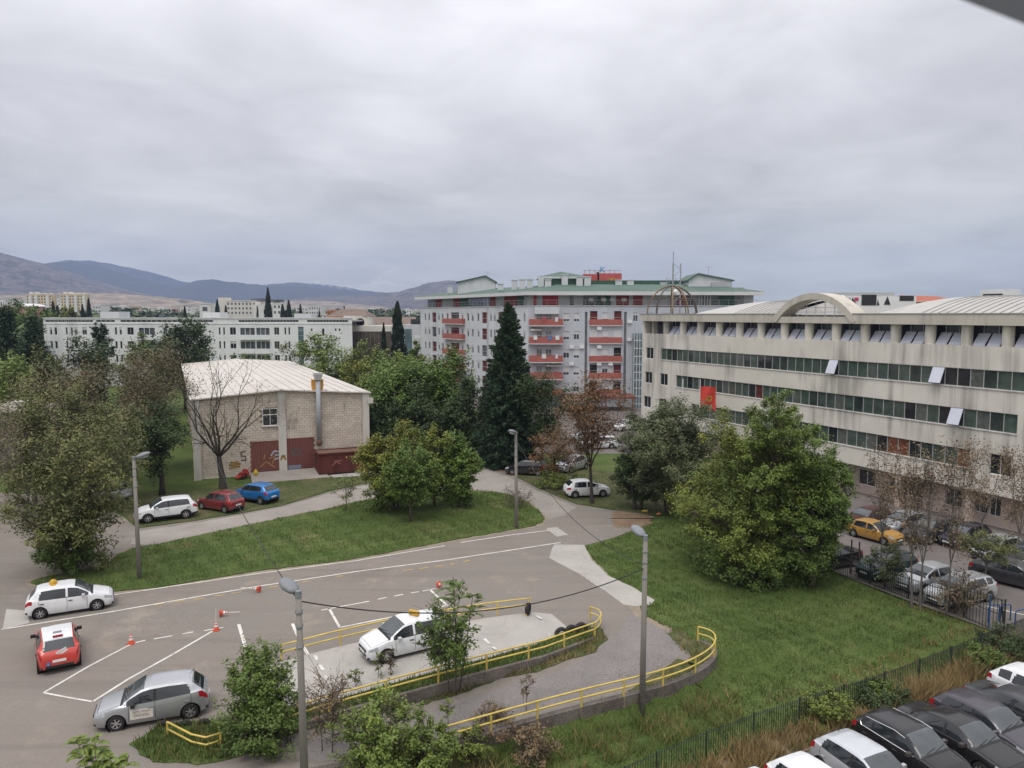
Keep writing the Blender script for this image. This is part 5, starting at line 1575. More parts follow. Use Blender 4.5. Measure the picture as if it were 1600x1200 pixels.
for k, z in enumerate(slabs):
    for u0, u1 in ((880,889.5),(896,905)):
        h = (ax(u0), ax(u1), z+.55, z+2.0); holes.append(h); wins.append((h, 'shut', .7 if (k+int(u0)) % 3 else .35))
    for u0, u1 in ((838,847),(852,862)):
        h = (ax(u0), ax(u1), z+.1, z+2.1); holes.append(h); wins.append((h, 'door', 0))
    h = (ax(941), ax(950), z+.7, z+2.1); holes.append(h); wins.append((h, 'shut', .8 if k != 3 else .3))
    for j, (u0, u1) in enumerate(((921.5,933),(959,970.5))):
        h = (ax(u0), ax(u1), z+.9, z+2.35)
        holes.append(h); logs.append((h, (k, j)))
h = (ax(988.5), ax(996), 14.6, 16.1); holes.append(h); wins.append((h, 'pane', .3))
for u0, u1 in ((913.5,917.5),(974.5,978.5)): holes.append((ax(u0), ax(u1), 1.0, 16.2)); 
for zz in (14.0,10.95,7.8):
    for xx in np.arange(ax(1010), XR-1.5, 2.6): holes.append((float(xx), float(xx)+1.1, zz+.6, zz+2.05)); wins.append(((float(xx), float(xx)+1.1, zz+.6, zz+2.05), 'shut', .4))
facade('wall', 0, XR, 0, TOPW, holes, AW, APT, 0.25)
B().box(.02,.25,0,XR,14,.1).box(.3,.9,TOPW-.3,XR,14,TOPW-.02).build('floor_slab', AW, APT)
B().quad((XR,0,0),(XR,14,0),(XR,14,TOPW),(XR,0,TOPW)).build('wall', AW, APT)
for h, st, s in wins:
    window(APT, h[0], h[2], h[1]-h[0], h[3]-h[2], .1, mull=1 if h[1]-h[0] > .8 else 0, shutter=s, pane=PANE_L if st == 'door' else PANE)
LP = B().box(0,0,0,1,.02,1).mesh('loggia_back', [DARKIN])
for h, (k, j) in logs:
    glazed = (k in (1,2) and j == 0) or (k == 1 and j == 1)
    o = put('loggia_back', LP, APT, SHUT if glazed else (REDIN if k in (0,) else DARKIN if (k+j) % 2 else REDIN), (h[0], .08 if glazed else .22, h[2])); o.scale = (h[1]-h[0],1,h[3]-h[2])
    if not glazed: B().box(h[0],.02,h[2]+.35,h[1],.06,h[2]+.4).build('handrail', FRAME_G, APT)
for u0, u1 in ((913.5,917.5),(974.5,978.5)): B().box(ax(u0),.2,1.0,ax(u1),.24,16.2).build('glass_block_strip', STRIP, APT)
for k, z in enumerate(slabs):
    xa, xb = ax(826.5), ax(879.5)
    b = B(); pts = [(xa,0),(xa,-.9),(xa+1.2,-1.35),(xb-.1,-1.35),(xb-.1,0)]
    b.prism([(p[0],p[1]) for p in pts], z-.05, z+1.0); b.build('balcony', BRED, APT)
    B().path([(xa+.05,-.85,z+1.0),(xa+.05,-.85,z+1.32),(xa+1.2,-1.3,z+1.32),(xb-.15,-1.3,z+1.32),(xb-.15,-1.3,z+1.0)], .03, 4).build('handrail', FRAME_G, APT)
    B().prism([(xa-.02,0),(xa-.02,-.92),(xa+1.2,-1.4),(xb-.05,-1.4),(xb-.05,0)], z-.22, z-.06).build('balcony_slab', AWL, APT)
    xa, xb = ax(920.5), ax(971.5)
    B().box(xa,-.35,z-.05,xb,.02,z+.95).build('balcony', BRED, APT)
    B().box(xa,-.38,z-.2,xb,.0,z-.06).build('balcony_slab', AWL, APT)
rnd = random.Random(5)
for z in slabs:
    for u in (866, 869, 893, 909, 936, 954, 983):
        if rnd.random() < .45: B().box(ax(u)-.38,-.32,z+(2.2 if u < 960 else .3),ax(u)+.38,-.02,z+(2.75 if u < 960 else .85)).build('air_conditioner', FRAME_W, APT)
LAUN = [mat('laundry_white', (0.6,0.6,0.6), 0.9, 0.2, 3), mat('laundry_blue', (0.12,0.18,0.34), 0.9, 0.2, 3), mat('laundry_red', (0.35,0.08,0.09), 0.9, 0.2, 3)]
for k, z in enumerate(slabs[:4]):
    for q in range(4):
        if rnd.random() < .5:
            xx = ax(832+q*11+rnd.uniform(0,4)); B().box(xx,-1.42,z+.55,xx+rnd.uniform(.4,.8),-1.38,z+1.28).build('laundry', LAUN[int(rnd.random()*3)], APT)
for k, (u0, u1) in ((1,(829,846)),(3,(853,877))): 
    b = B(); b._add([(ax(u0),0,slabs[k]+2.6),(ax(u1),0,slabs[k]+2.6),(ax(u1),-1.3,slabs[k]+2.15),(ax(u0),-1.3,slabs[k]+2.15)], [(3,2,1,0)]); b.build('awning', mat('pale_awning', (0.5,0.47,0.42), 0.8, 0.1, 2), APT)
# clothes line unit on the corner
B().box(ax(835),-1.2,15.85,ax(873),0,17.0).build('bay_box', AWL, APT)
# left wing
EX, EY = -20.4, 171.8
LA = math.atan2(-.870, .493); LL = 46.9
def at_l(u):
    k = (u-800)/CAM_F; return (k*EY-EX)/(.493+.870*k)
WING = thing('apartment_wing', 'pale grey left wing of the apartment block with narrow windows', 'building', (EX, EY, 0), LA)
holes = []; wins = []; logs = []
nar = [(664,666.3),(670,672.5),(685,687.3),(690.7,693.2),(698.2,701),(721.5,724),(730,733),(737,740),(746,749),(765.7,768.3),(771.5,774.2),(818,820.6),(822.5,824.5)]
for k, z in enumerate(slabs):
    for u0, u1 in nar:
        h = (at_l(u0), at_l(u1), z+.5, z+2.05)
        if h[1] < LL-.2: holes.append(h); wins.append((h, 0, .25 if (k+int(u0)) % 2 else .05))
    for j, (u0, u1, lo) in enumerate(((675.7,682,.1),(705,717.5,.9),(753.2,760.8,.1),(778.5,788.5,.1),(797,806,.1))):
        h = (at_l(u0), at_l(u1), z+lo, z+2.2); holes.append(h); logs.append((h, (k+j) % 3))
facade('wall', 0, LL, 0, TOPW, holes, AWL, WING, 0.25)
B().quad((0,12,0),(0,0,0),(0,0,TOPW),(0,12,TOPW)).build('wall', AWL, WING)
for h, m_, s in wins: window(WING, h[0], h[2], h[1]-h[0], h[3]-h[2], .1, mull=0, shutter=s)
for h, q in logs:
    o = put('loggia_back', LP, WING, (REDIN, PANE, REDIN)[q], (h[0], .22, h[2])); o.scale = (h[1]-h[0],1,h[3]-h[2])
    B().box(h[0],.0,h[2]+.0,h[1],.05,h[2]+.06).box(h[0],.0,h[2]+.9,h[1],.05,h[2]+.95).build('handrail', FRAME_G, WING)
for z in slabs[:4]+[2.0]:
    xa, xb = at_l(695.7), at_l(727)
    B().prism([(xa,0),(xa,-.7),(xa+1.6,-1.0),(xb-1.6,-1.0),(xb,-.7),(xb,0)], z-.05, z+.95).build('balcony', BRED, WING)
    B().prism([(xa-.02,0),(xa-.02,-.72),(xa+1.6,-1.03),(xb-1.6,-1.03),(xb+.02,-.72),(xb+.02,0)], z-.2, z-.06).build('balcony_slab', AWL, WING)
# drainpipes
for u in (762.5,): B().path([(at_l(u),-.08,1),(at_l(u),-.08,19)], .07, 6).build('drainpipe', FRAME_G, WING)
# recessed top storey (front)
def top_storey(par, x0, x1, cols, inset=1.7):
    for a, c, m_ in cols:
        B().box(a, inset, TOPW, c, inset+.1, 19.05).build('wall_panel', m_, par)
    b = B()
    n = int((x1-x0)/1.6)
    for k in range(n+1): b.box(x0+(x1-x0)*k/n-.02,.05,TOPW,x0+(x1-x0)*k/n+.02,.09,TOPW+1.0)
    b.box(x0,.04,TOPW+.97,x1,.10,TOPW+1.02); b.box(x0,.05,TOPW+.5,x1,.08,TOPW+.53)
    b.build('roof_terrace_railing', FRAME_G, par)
    B().box(x0,-.12,TOPW-.02,x1,.3,TOPW+.1).build('terrace_edge', AWL, par)
PRED = mat('penthouse_red', (0.30,0.05,0.045), 0.75, 0.2, 0.8); PRED_B = mat('red_awning', (0.42,0.04,0.05), 0.7, 0.1, 1); PGRN = mat('penthouse_green', (0.06,0.13,0.09), 0.7, 0.3, 0.8); PLT = mat('penthouse_light', (0.5,0.51,0.52), 0.7, 0.1, 0.6)
cols = []
seq = [(826,848,PLT),(848,873,PRED_B),(873,891,PLT),(891,897,PANE),(897,912,PLT),(912,934,PANE_D),(934,940,PGRN),(940,946,PANE_D),(946,956,PGRN),(956,964,PLT),(964,984,PRED),(984,990,PLT),(990,1006,PRED),(1006,1045,PLT),(1045,1060,PANE_L),(1060,1072,PRED),(1072,1085,PANE_D),(1085,1098,PANE_L),(1098,1125,PANE),(1125,1150,PGRN),(1150,1165,PANE_L),(1165,1180,PLT)]
top_storey(APT, 0, XR, [(ax(a), min(XR,ax(c)), m_) for a, c, m_ in seq])
for u in (924, 944, 958, 976): B().box(ax(u)-.4,1.3,18.0,ax(u)+.4,1.65,18.6).build('air_conditioner', FRAME_W, APT)
for u in (1094,1098.5,1103,1107.5,1112): B().box(ax(u)-.08,1.55,TOPW,ax(u)+.08,1.7,19.0).build('window_post', FRAME_W, APT)
seql = [(658,670,PANE_L),(670,680,PRED),(680,686,PLT),(686,697,PLT),(697,708,PRED),(708,720,PGRN),(720,742,PANE),(742,753,PANE_L),(753,762,PRED),(762,775,PLT),(775,795,PRED),(795,806,PGRN),(806,815,PLT),(815,824,PRED_B)]
top_storey(WING, 0, LL, [(max(0.1,at_l(a)), min(LL,at_l(c)), m_) for a, c, m_ in seql])
# eave, fascia and green roof over both wings (world coordinates in APT frame)
def apt(x, y): return (x-AX, y-AY)
eL = (EX-.9, EY+.1); eLn = (.493,-.870)
e0 = (EX-.870*.9-.493*1.2, EY-.493*.9+.870*1.2); e1 = (AX-.45, AY-.95); e2 = (AX+XR+.9, AY-.9)
i1 = (AX+5.6, AY+9.0); i0 = (EX+.870*9, EY+.493*9); i2 = (AX+XR-6, AY+9.0)
b = B()
for (p, q, r, s) in ((e0, e1, i1, i0), (e1, e2, i2, i1)):
    P4 = [(*apt(*p),19.62),(*apt(*q),19.62),(*apt(*r),21.2),(*apt(*s),21.2)]
    b.poly(P4)
b.poly([(*apt(*e2),19.62),(AX+XR+.9-AX,18,19.62),(*apt(i2[0],AY+18),21.2),(*apt(*i2),21.2)])
b.poly([(*apt(*i0),21.2),(*apt(*i1),21.2),(*apt(*i2),21.2),(*apt(i2[0],AY+18),21.2),(*apt(AX+10,AY+40),21.2)])
roof = b.build('roof', GROOF, APT)
b = B()
for p, q in ((e0,e1),(e1,e2)):
    b.poly([(*apt(*p),19.02),(*apt(*q),19.02),(*apt(*q),19.6),(*apt(*p),19.6)])
    d = Vector((q[0]-p[0],q[1]-p[1])).normalized(); n = (-d.y*2.7, d.x*2.7)
    b.poly([(*apt(*p),19.02),(*apt(p[0]+n[0],p[1]+n[1]),19.06),(*apt(q[0]+n[0],q[1]+n[1]),19.06),(*apt(*q),19.02)])
b.build('fascia', mat('white_fascia', (0.56,0.56,0.555), 0.6, 0.08, 0.5), APT)
# upstand behind the ridge
def uv_at(u, d): return (u-800)/CAM_F*d
RD = 141.0
B().box(uv_at(880,RD)-AX,10.0,21.1,uv_at(1075,RD)-AX,10.6,21.95).build('roof_upstand', GROOF_D, APT)
# chimneys / vents
for u, v0, v1, d in ((918-36,425+5,441,139),(864-8,437,447,137),(905,433,445,138),(917,433,445,138),(966,438,447,139),(984,438,448,139),(1003,440,446,142),(1036,442,451,139),(1051,441,448,142),(1156,450,459,139),(704,447,452,166),(816,437,441,141),(828,437,441,141),(804,438,443,143),(782,444,449,143)):
    x = uv_at(u, d)-AX
    ch = B().box(x-.55,d-AY,20.3,x+.55,d-AY+1.1,hpx(v0,d)).box(x-.65,d-AY-.1,hpx(v0,d),x+.65,d-AY+1.2,hpx(v0,d)+.12).build('chimney', AWL, roof)
# roof pavilion (octagonal) and penthouses
d = 140; xa, xb = uv_at(842,d)-AX, uv_at(922,d)-AX
b = B(); pts = [(xa,11),(xa+1.5,9.2),(xb-1.5,9.2),(xb,11),(xb,15),(xa,15)]
b.prism(pts, 20.5, 22.25); b.build('pavilion', GROOF_D, APT)
B().prism([(xa-.3,11),(xa+1.3,8.8),(xb-1.3,8.8),(xb+.3,11),(xb+.3,15.2),(xa-.3,15.2)], 22.25, 22.6).build('pavilion_fascia', AWL, APT)
b = B(); cxx = (xa+xb)/2
top = (cxx-.6, 12, 23.65); ring = [(xa-.3,11,22.61),(xa+1.3,8.8,22.61),(xb-1.3,8.8,22.61),(xb+.3,11,22.61),(xb+.3,15.2,22.61),(xa-.3,15.2,22.61)]
b._add(ring+[top], [(i,(i+1)%6,6) for i in range(6)]); b.build('pavilion_roof', GROOF, APT)
for u in (845,905,918): B().box(uv_at(u,d)-AX-.5,8.7,20.3,uv_at(u,d)-AX+.5,9.3,22.4).build('pavilion_pier', AWL, APT)
def gable_block(name, u0, u1, dA, vb, ve, vr, ridge_u, depth=9, m=AWL, rot=0):
    x0, x1, xr = uv_at(u0,dA)-AX, uv_at(u1,dA)-AX, uv_at(ridge_u,dA)-AX
    zb_, ze, zr = hpx(vb,dA), hpx(ve,dA), hpx(vr,dA)
    y0 = dA-AY
    B().prism_y([(x0,zb_),(x1,zb_),(x1,ze),(xr,zr),(x0,ze)], y0, y0+depth).build(name, m, APT)
    for (pa, pb) in (((x0-.35,ze-.05),(xr,zr+.1)),((xr,zr+.1),(x1+.35,ze-.05))):
        b = B(); b._add([(pa[0],y0-.35,pa[1]),(pb[0],y0-.35,pb[1]),(pb[0],y0+depth,pb[1]),(pa[0],y0+depth,pa[1]),(pa[0],y0-.35,pa[1]-.22),(pb[0],y0-.35,pb[1]-.22),(pb[0],y0+depth,pb[1]-.22),(pa[0],y0+depth,pa[1]-.22)], [(0,1,2,3),(7,6,5,4),(0,4,5,1),(1,5,6,2),(2,6,7,3),(3,7,4,0)]); b.build('penthouse_roof', GROOF, APT)
gable_block('penthouse', 716, 774, 158, 460, 440, 431, 759, 7)
gable_block('penthouse', 1074, 1141, 137, 460, 437, 427.5, 1088, 9)
B().box(uv_at(1109,137)-AX,5.6,19.8,uv_at(1140,137)-AX,6.0,hpx(441,137)).build('penthouse_panel', mat('grey_panel', (0.36,0.36,0.38), 0.6, 0.05, 1), APT)
# red sign box on the roof
d = 146; x0, x1, xm = uv_at(911,d)-AX, uv_at(970,d)-AX, uv_at(935,d)-AX
SIGNR = mat('red_sign_panel', (0.44,0.09,0.085), 0.6, 0.08, 0.8)
sg = thing('rooftop_sign', 'red box sign with gold emblem and blue letter on the apartment roof', 'sign', (x0+AX, d, 20.5))
zl, zh = 0.0, hpx(427,d)-20.5
B().box(0,.6,zl,xm-x0-.25,3,zh-.1).build('panel', SIGNR, sg); B().box(xm-x0-.2,.5,zl,xm-x0,3.2,zh+.3).build('post', RIMD, sg); B().box(xm-x0+.05,0,zl,x1-x0,3,zh).build('panel', SIGNR, sg)
fr = B()
for k in range(7): fr.box(.2+k*.95,.5,zh,.28+k*.95,.58,zh+.55+.2*(k % 2))
fr.box(0,.5,zh+.5,x1-x0,.58,zh+.56); fr.build('letter_frame', mat('rusty_frame', (0.3,0.1,0.08), 0.7, 0.2, 2), sg)
def text_mesh(name, body, size, m, parent, loc, rot, align='CENTER', ext=0.004):
    cu = bpy.data.curves.new(name, 'FONT'); cu.body = body; cu.size = size; cu.align_x = align; cu.align_y = 'CENTER'; cu.extrude = ext; cu.resolution_u = 2
    o = bpy.data.objects.new(name, cu); COL.objects.link(o)
    me = bpy.data.meshes.new_from_object(o.evaluated_get(bpy.context.evaluated_depsgraph_get()))
    bpy.data.objects.remove(o); bpy.data.curves.remove(cu)
    me.materials.clear(); me.materials.append(m)
    return put(name, me, parent, m, loc, rot)
BLUE = mat('blue_sign_letter', (0.02,0.2,0.42), 0.5, 0.1, 2)
text_mesh('letter', 'K', 1.5, BLUE, sg, (xm-x0+.65,.3,zh+.65), (math.pi/2,0,0), ext=.08)
strokes('emblem', [[(-.7,.6),(-.3,.9),(0,.2),(.3,.9),(.7,.6)],[(-.7,.6),(-.45,-.3)],[(.7,.6),(.45,-.3)],[(0,.8),(0,-.6)],[(-.35,-.5),(.35,-.5)]], .16, GOLD, sg, ((xm+x1)/2-x0+.2,-.02,zh*.42))
strokes('emblem', [[(0,0),(0,.9)],[(.4,0),(.4,.7)]], .18, mat('cream_print', (0.55,0.45,0.35), 0.6, 0.1, 3), sg, (xm-x0+.4,-.02,.25))
# tv aerials
for u, v0, v1, d in ((1107,416,428,140),(761,424,431,160),(1052,400,402,170)):
    if u == 1052: continue
    ar = thing('roof_aerial', 'thin television aerial above the ' + ('right' if u > 1000 else 'left') + ' penthouse of the grey apartment block', 'aerial', (*at(u,v1,d)[:2], hpx(v1,d)-.3))
    hh = hpx(v0,d)-hpx(v1,d)+.3
    B().path([(0,0,0),(0,0,hh)], .035, 5).build('pole', MS, ar); B().path([(-.6,0,hh-.15),(.6,0,hh-.1)], .025, 4).path([(.1,-.3,hh-.4),(.5,.3,hh-.4)], .025, 4).build('boom', MS, ar)
# glass stair tower at the right end
TWX0, TWX1 = ax(988.5), ax(1006)
TG = mat('blue_green_curtain_wall', (0.10,0.15,0.17), 0.08, 0.5, 0.8, spec=0.8)
B().box(TWX0,-1.5,0,TWX1,-.02,12.6).build('glass_tower', TG, APT)
tb_ = B()
for z in np.arange(0.6,12.7,1.35): tb_.box(TWX0-.04,-1.56,float(z),TWX1+.04,-1.5,float(z)+.09)
for k in range(5): xx = TWX0+(TWX1-TWX0)*k/4; tb_.box(xx-.035,-1.57,0,xx+.035,-1.5,12.6)
tb_.build('tower_glazing_bars', FRAME_W, APT)
# reddish canopy at street level
B().box(ax(868),-7,2.1,ax(985),-1.6,2.45).build('canopy', mat('canopy_brown_red', (0.16,0.06,0.045), 0.8, 0.15, 1), APT)
for u in (872,905,940,980): B().box(ax(u)-.1,-6.8,0,ax(u)+.1,-6.6,2.1).build('canopy_post', MC['canopy_brown_red'], APT)

sheet('street', [(-12,86),(14,86),(16.5,100),(60,100),(60,130.9),(2.9,130.9),(-18,168),(-34,168),(-30,120)], .02, PARKING)
# ------------------------------------------------------------------ long white flats
WX0, WD = (70-800)/CAM_F*170, 170.0
WF = thing('white_flats', 'long white four storey row of flats with dark windows behind the trees', 'building', (WX0, WD, 0))
def wx(u): return (u-800)/CAM_F*WD - WX0
WW = streaky('white_render', (0.66,0.67,0.67), (0.36,0.37,0.37), 0.4, 0.85, 0.5)
WEND = wx(551)
holes = []; wins = []; lg = []
r1, r2, r3 = (11.3,12.95), (8.25,9.9), (5.2,6.85)
sing = [(79.5,83),(86.5,90.5),(104,107),(112,115),(180.5,184),(188,191.5),(342.5,345.5),(349.5,352.3),(445,448),(451,454)]
dbl = [(118,122.5),(200,210),(309,316),(360,369.5),(429,437),(130,137),(256,262)]
logg = [(218,243),(376,399),(401,422),(150,168),(265,285)]
for r in (r1, r2, r3):
    for u0, u1 in sing: h = (wx(u0), wx(u1), *r); holes.append(h); wins.append((h, 0))
    for u0, u1 in dbl: h = (wx(u0), wx(u1), *r); holes.append(h); wins.append((h, 1))
    for u0, u1 in logg: h = (wx(u0), wx(u1), r[0], r[1]-.1); holes.append(h); lg.append(h)
for u0, u1 in ((486,489),(523.5,526.5),(529.5,532.5)): h = (wx(u0), wx(u1), 12.1, 12.7); holes.append(h); wins.append((h, 0))
h = (wx(503.5), wx(507.5), 11.0, 12.7); holes.append(h); wins.append((h, 0))
hs = (wx(466.5), wx(475), 4.0, 13.1); holes.append(hs)
vents = [(wx(u), wx(u)+1.2, 14.15, 14.55) for u in list(range(73,145,6))+list(range(152,180,7))+list(range(190,330,8))+list(range(374,460,5))+list(range(481,540,5))]
facade('wall', 0, WEND, 0, 15.0, holes+vents, WW, WF, 0.3)
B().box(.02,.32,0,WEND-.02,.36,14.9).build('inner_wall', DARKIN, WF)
B().quad((0,12,0),(0,0,0),(0,0,15),(0,12,15)).build('wall', WW, WF)
B().box(0,.36,14.2,WEND,12,14.5).build('roof', mat('flat_roof_grey', (0.3,0.3,0.29), 0.9, 0.2, 0.4), WF)
B().box(-.15,-.15,14.9,WEND+.1,.3,15.12).box(-.05,-.1,13.72,WEND,.02,13.86).build('coping', WW, WF)
for i, (h, m_) in enumerate(wins): window(WF, h[0], h[2], h[1]-h[0], h[3]-h[2], .12, mull=m_, pane=PANE_D, shutter=.3 if i % 5 == 0 else 0)
for h in lg:
    n = max(3, int((h[1]-h[0])/.9))
    b = B()
    for k in range(n+1): xx = h[0]+(h[1]-h[0])*k/n; b.box(xx-.05,.1,h[2],xx+.05,.18,h[3])
    b.box(h[0],-.9,h[2]-.95,h[1],-.85,h[2]+.0); b.box(h[0],-.9,h[2]-1.1,h[1],0,h[2]-.96)
    b.build('balcony', WW, WF)
    o = put('balcony_glass', LP, WF, PANE, (h[0],.2,h[2])); o.scale = (h[1]-h[0],1,h[3]-h[2])
o = put('stair_glass', LP, WF, TG, (hs[0],.15,hs[2])); o.scale = (hs[1]-hs[0],1,hs[3]-hs[2])
for z in np.arange(4.5,13,1.1): B().box(hs[0],.08,float(z),hs[1],.14,float(z)+.08).build('glazing_bar', FRAME_G, WF)
for u0, u1, v in ((307,335,488),(144,174,487),(453,480,490)):
    B().box(wx(u0),4,14.5,wx(u1),9,hpx(v,175)).build('stair_head', AWL if u0 != 307 else WW, WF)
# buildings right of the flats
def bxd(name, label, u0, u1, vtop, d, depth, m, zb=0.0, cat='building', group=None, tz_=None):
    x0, x1 = uv_at(u0,d), uv_at(u1,d)
    t = thing(name, label, cat, ((x0+x1)/2, d, zb), 0, group)
    B().box(-(x1-x0)/2,0,0,(x1-x0)/2,depth,hpx(vtop,d)-zb).build('wall', m, t)
    return t, x1-x0, hpx(vtop,d)-zb
CREAM2 = streaky('pale_cream_render', (0.60,0.57,0.52), (0.35,0.33,0.3), 0.4, 0.85, 0.5)
BRTILE = mat('brown_roof_tiles', (0.17,0.125,0.105), 0.9, 0.15, 1.2)
t, w_, h_ = bxd('round_window_house', 'pale house with a brown hipped roof and one round window', 538, 574, 493.5, 182, 9, CREAM2)
B().lathe([(.95,0),(.95,-.08),(.75,-.1),(.75,-.02),(.001,-.02)], 20, (w_*.22,0,h_-1.5), 'Y').build('round_window', PANE_D, t)
b = B(); hx = w_/2
b._add([(-hx-4.6,2.0,h_-.1),(hx+.3,-.4,h_-.1),(hx+.3,12,h_-.1),(-hx-4.6,12,h_-.1),(-hx-2.0,5,h_+1.6),(hx-1.6,5,h_+1.6)], [(0,1,5,4),(1,2,5),(2,3,4,5),(3,0,4)]); b.build('roof', BRTILE, t)
t, w_, h_ = bxd('beige_hall', 'low beige hall with dark glazed front between white flats and cypresses', 538, 612, 509, 178, 10, CREAM2)
B().box(-w_/2+.3,-.05,1.0,w_/2,.0,h_-1.3).build('glazing', mat('brown_glass', (0.075,0.065,0.05), 0.3, 0.4, 0.6), t)
gb_ = B().box(-.05,-.12,1.0,.05,-.05,h_-1.3).mesh('mullion', [FRAME_G])
for k in range(12): put('mullion', gb_, t, BRTILE, (-w_/2+.6+k*w_/12,0,0))
t, w_, h_ = bxd('brown_roof_house', 'long low house with a plain brown tiled roof behind the beige hall', 580, 645, 507, 195, 10, CREAM2)
b = B(); b._add([(-w_/2-.3,-.4,h_-.2),(w_/2+.3,-.4,h_-.2),(w_/2+.3,6,h_+1.9),(-w_/2-.3,6,h_+1.9)], [(0,1,2,3)]); b._add([(-w_/2-.3,6,h_+1.9),(w_/2+.3,6,h_+1.9),(w_/2+.3,12,h_-.2),(-w_/2-.3,12,h_-.2)], [(0,1,2,3)]); b.build('roof', BRTILE, t)
t, w_, h_ = bxd('white_annex', 'white annex with a blue glass stair beside the apartment block', 630, 662, 507, 174, 8, AWL)
B().box(-w_/2+.4,-.04,3,-w_/2+2.0,.0,h_-1).build('stair_glass', TG, t); B().box(w_/2-2,-.06,h_-3.2,w_/2-.6,0,h_-2.4).build('window', FRAME_W, t); B().box(-w_/2+1.5,2,h_,w_/2,6,h_+1.2).build('roof_box', PANE_D, t)

# ------------------------------------------------------------------ behind the office roof
t, w_, h_ = bxd('white_black_facade_block', 'white modern block with black triangles and squares above the office roof', 1296, 1428, 463, 118, 12, mat('bright_white_panel', (0.7,0.7,0.7), 0.6, 0.04, 0.5), 0)
BK = mat('black_facade_panel', (0.022,0.022,0.026), 0.5, 0.15, 1)
def bu(u): return uv_at(u,118)-(uv_at(1296,118)+uv_at(1428,118))/2
def bz(v): return hpx(v,118)
for q in ([(1343,477),(1366,477),(1366,460.5),(1343,460.5)],[(1402,470),(1424,470),(1424,462),(1402,462)],[(1378,476),(1388,476),(1383,463)],[(1320,478),(1326,478),(1325,465)],[(1327,478),(1337,478),(1328.5,464.5)],[(1367,477),(1371,477),(1368,468)],[(1307,472),(1313,472),(1310,463)],[(1285,478),(1292,478),(1289,471)]):
    B().prism_y([(bu(u),bz(v)) for u, v in q][::1], -.06, .02).build('black_panel', BK, t)
B().prism_y([(bu(u),bz(v)) for u, v in ((1332,470),(1338,470),(1338,465),(1332,465))], -.07, .02).build('red_sign', mat('magenta_sign', (0.45,0.03,0.1), 0.5, 0.05, 1), t)
B().box(bu(1295),0.3,bz(463),bu(1395),.4,bz(457)).build('roof_screen', FRAME_G, t)
ch_ = thing('roof_chiller', 'grey air handling unit on the office roof right of the arch', 'machine', (*off_pt(off_t(1339)+5.0, 12.0), CZ1-Z0-.1), OFF_A)
B().box(-1.2,-1,0.4,1.2,1,2.3).build('housing', mat('chiller_white', (0.55,0.56,0.57), 0.5, 0.06, 1), ch_); B().box(-.9,-1.03,.8,.9,-1,1.9).build('louvre', PANE_D, ch_)
for s in (-1,1): B().box(s*.9-.08,-.9,0,s*.9+.08,.9,.4).build('stand', FRAME_G, ch_)
t, w_, h_ = bxd('red_roof_house', 'house with a shallow red tiled roof above the office roof', 1416, 1505, 470, 140, 12, CREAM2)
RT = mat('red_roof_tiles', (0.36,0.11,0.065), 0.9, 0.12, 1.5)
b = B(); hx = w_/2
b._add([(-hx,-.5,h_-.2),(hx+.6,-.5,h_-.2),(hx+.6,13,h_-.2),(-hx,13,h_-.2),(-hx+1.5,6,h_+1.15),(hx-2.2,6,h_+.95)], [(0,1,5,4),(1,2,5),(2,3,4,5),(3,0,4)]); b.build('roof', RT, t)

# ------------------------------------------------------------------ mountains and far plain
def ridge(name, prof, d, depth_f, depth_b, m, seed, rough=0.05, ny=26):
    rg = rngp(seed)
    us = np.linspace(prof[0][0], prof[-1][0], 170)
    vs_ = interp(prof, us)
    vs_ = np.convolve(np.pad(vs_, 3, mode='edge'), np.ones(7)/7, 'valid')
    q_ = us*0.11+seed
    vs_ = vs_ + 0.8*np.sin(q_*1.3)*np.sin(q_*.53+1) + 0.45*np.sin(q_*3.7+2)*np.sin(q_*2.1) + 0.25*np.sin(q_*8.3)
    nx = len(us)
    yy = np.concatenate([np.linspace(-1, 0, ny), np.linspace(0, 1, 8)[1:]])
    ph = rg.uniform(0, 6.28, 24)
    V = []
    for j, t in enumerate(yy):
        y = d + (t*depth_f if t < 0 else t*depth_b)
        for i in range(nx):
            x = (us[i]-800)/CAM_F*d
            h = (CAM_H + (HORIZON-vs_[i])/CAM_F*d)
            f = (1+t)**1.35 if t <= 0 else 1-t*t
            n = 0
            for o in range(7):
                k = 2**o/(d*0.35)
                n += (0.55**o)*abs(math.sin(x*k*2.1+ph[o]+1.7*math.sin(y*k*1.3+ph[o+8])))*(1)
            n = n/2.2
            z = h*f*(1-rough*6*n*(1-abs(t))*min(1,abs(t)*4)*0.75) + h*rough*0.35*(n-.5)*(1 if abs(t) > .01 else .6)
            V.append((x*(1+t*0.0), y, max(-6, z-4*(t*t))))
    ny_ = len(yy)
    F = [(j*nx+i, j*nx+i+1, (j+1)*nx+i+1, (j+1)*nx+i) for j in range(ny_-1) for i in range(nx-1)]
    return tag(put(name, np_mesh(name, V, F, [m], True)), kind='structure')
MT1 = ground_mat('scrub_hillside', [(0.36, (0.035,0.036,0.034)), (0.46, (0.075,0.066,0.062)), (0.56, (0.15,0.125,0.112)), (0.66, (0.07,0.064,0.055))], 0.016, (0.4,1.5), 0.07, 0.9, 0.03, 25)
MT2 = ground_mat('wooded_mountain', [(0.3, (0.018,0.026,0.03)), (0.7, (0.036,0.045,0.048))], 0.003, (0.75,1.2), 0.03, 0.6, 0.02, 25)
MT3 = ground_mat('dry_foothill', [(0.3, (0.08,0.08,0.05)), (0.5, (0.22,0.175,0.13)), (0.6, (0.30,0.24,0.18)), (0.68, (0.09,0.09,0.055))], 0.016, (0.6,1.3), 0.05, 0.4, 0.05, 4)
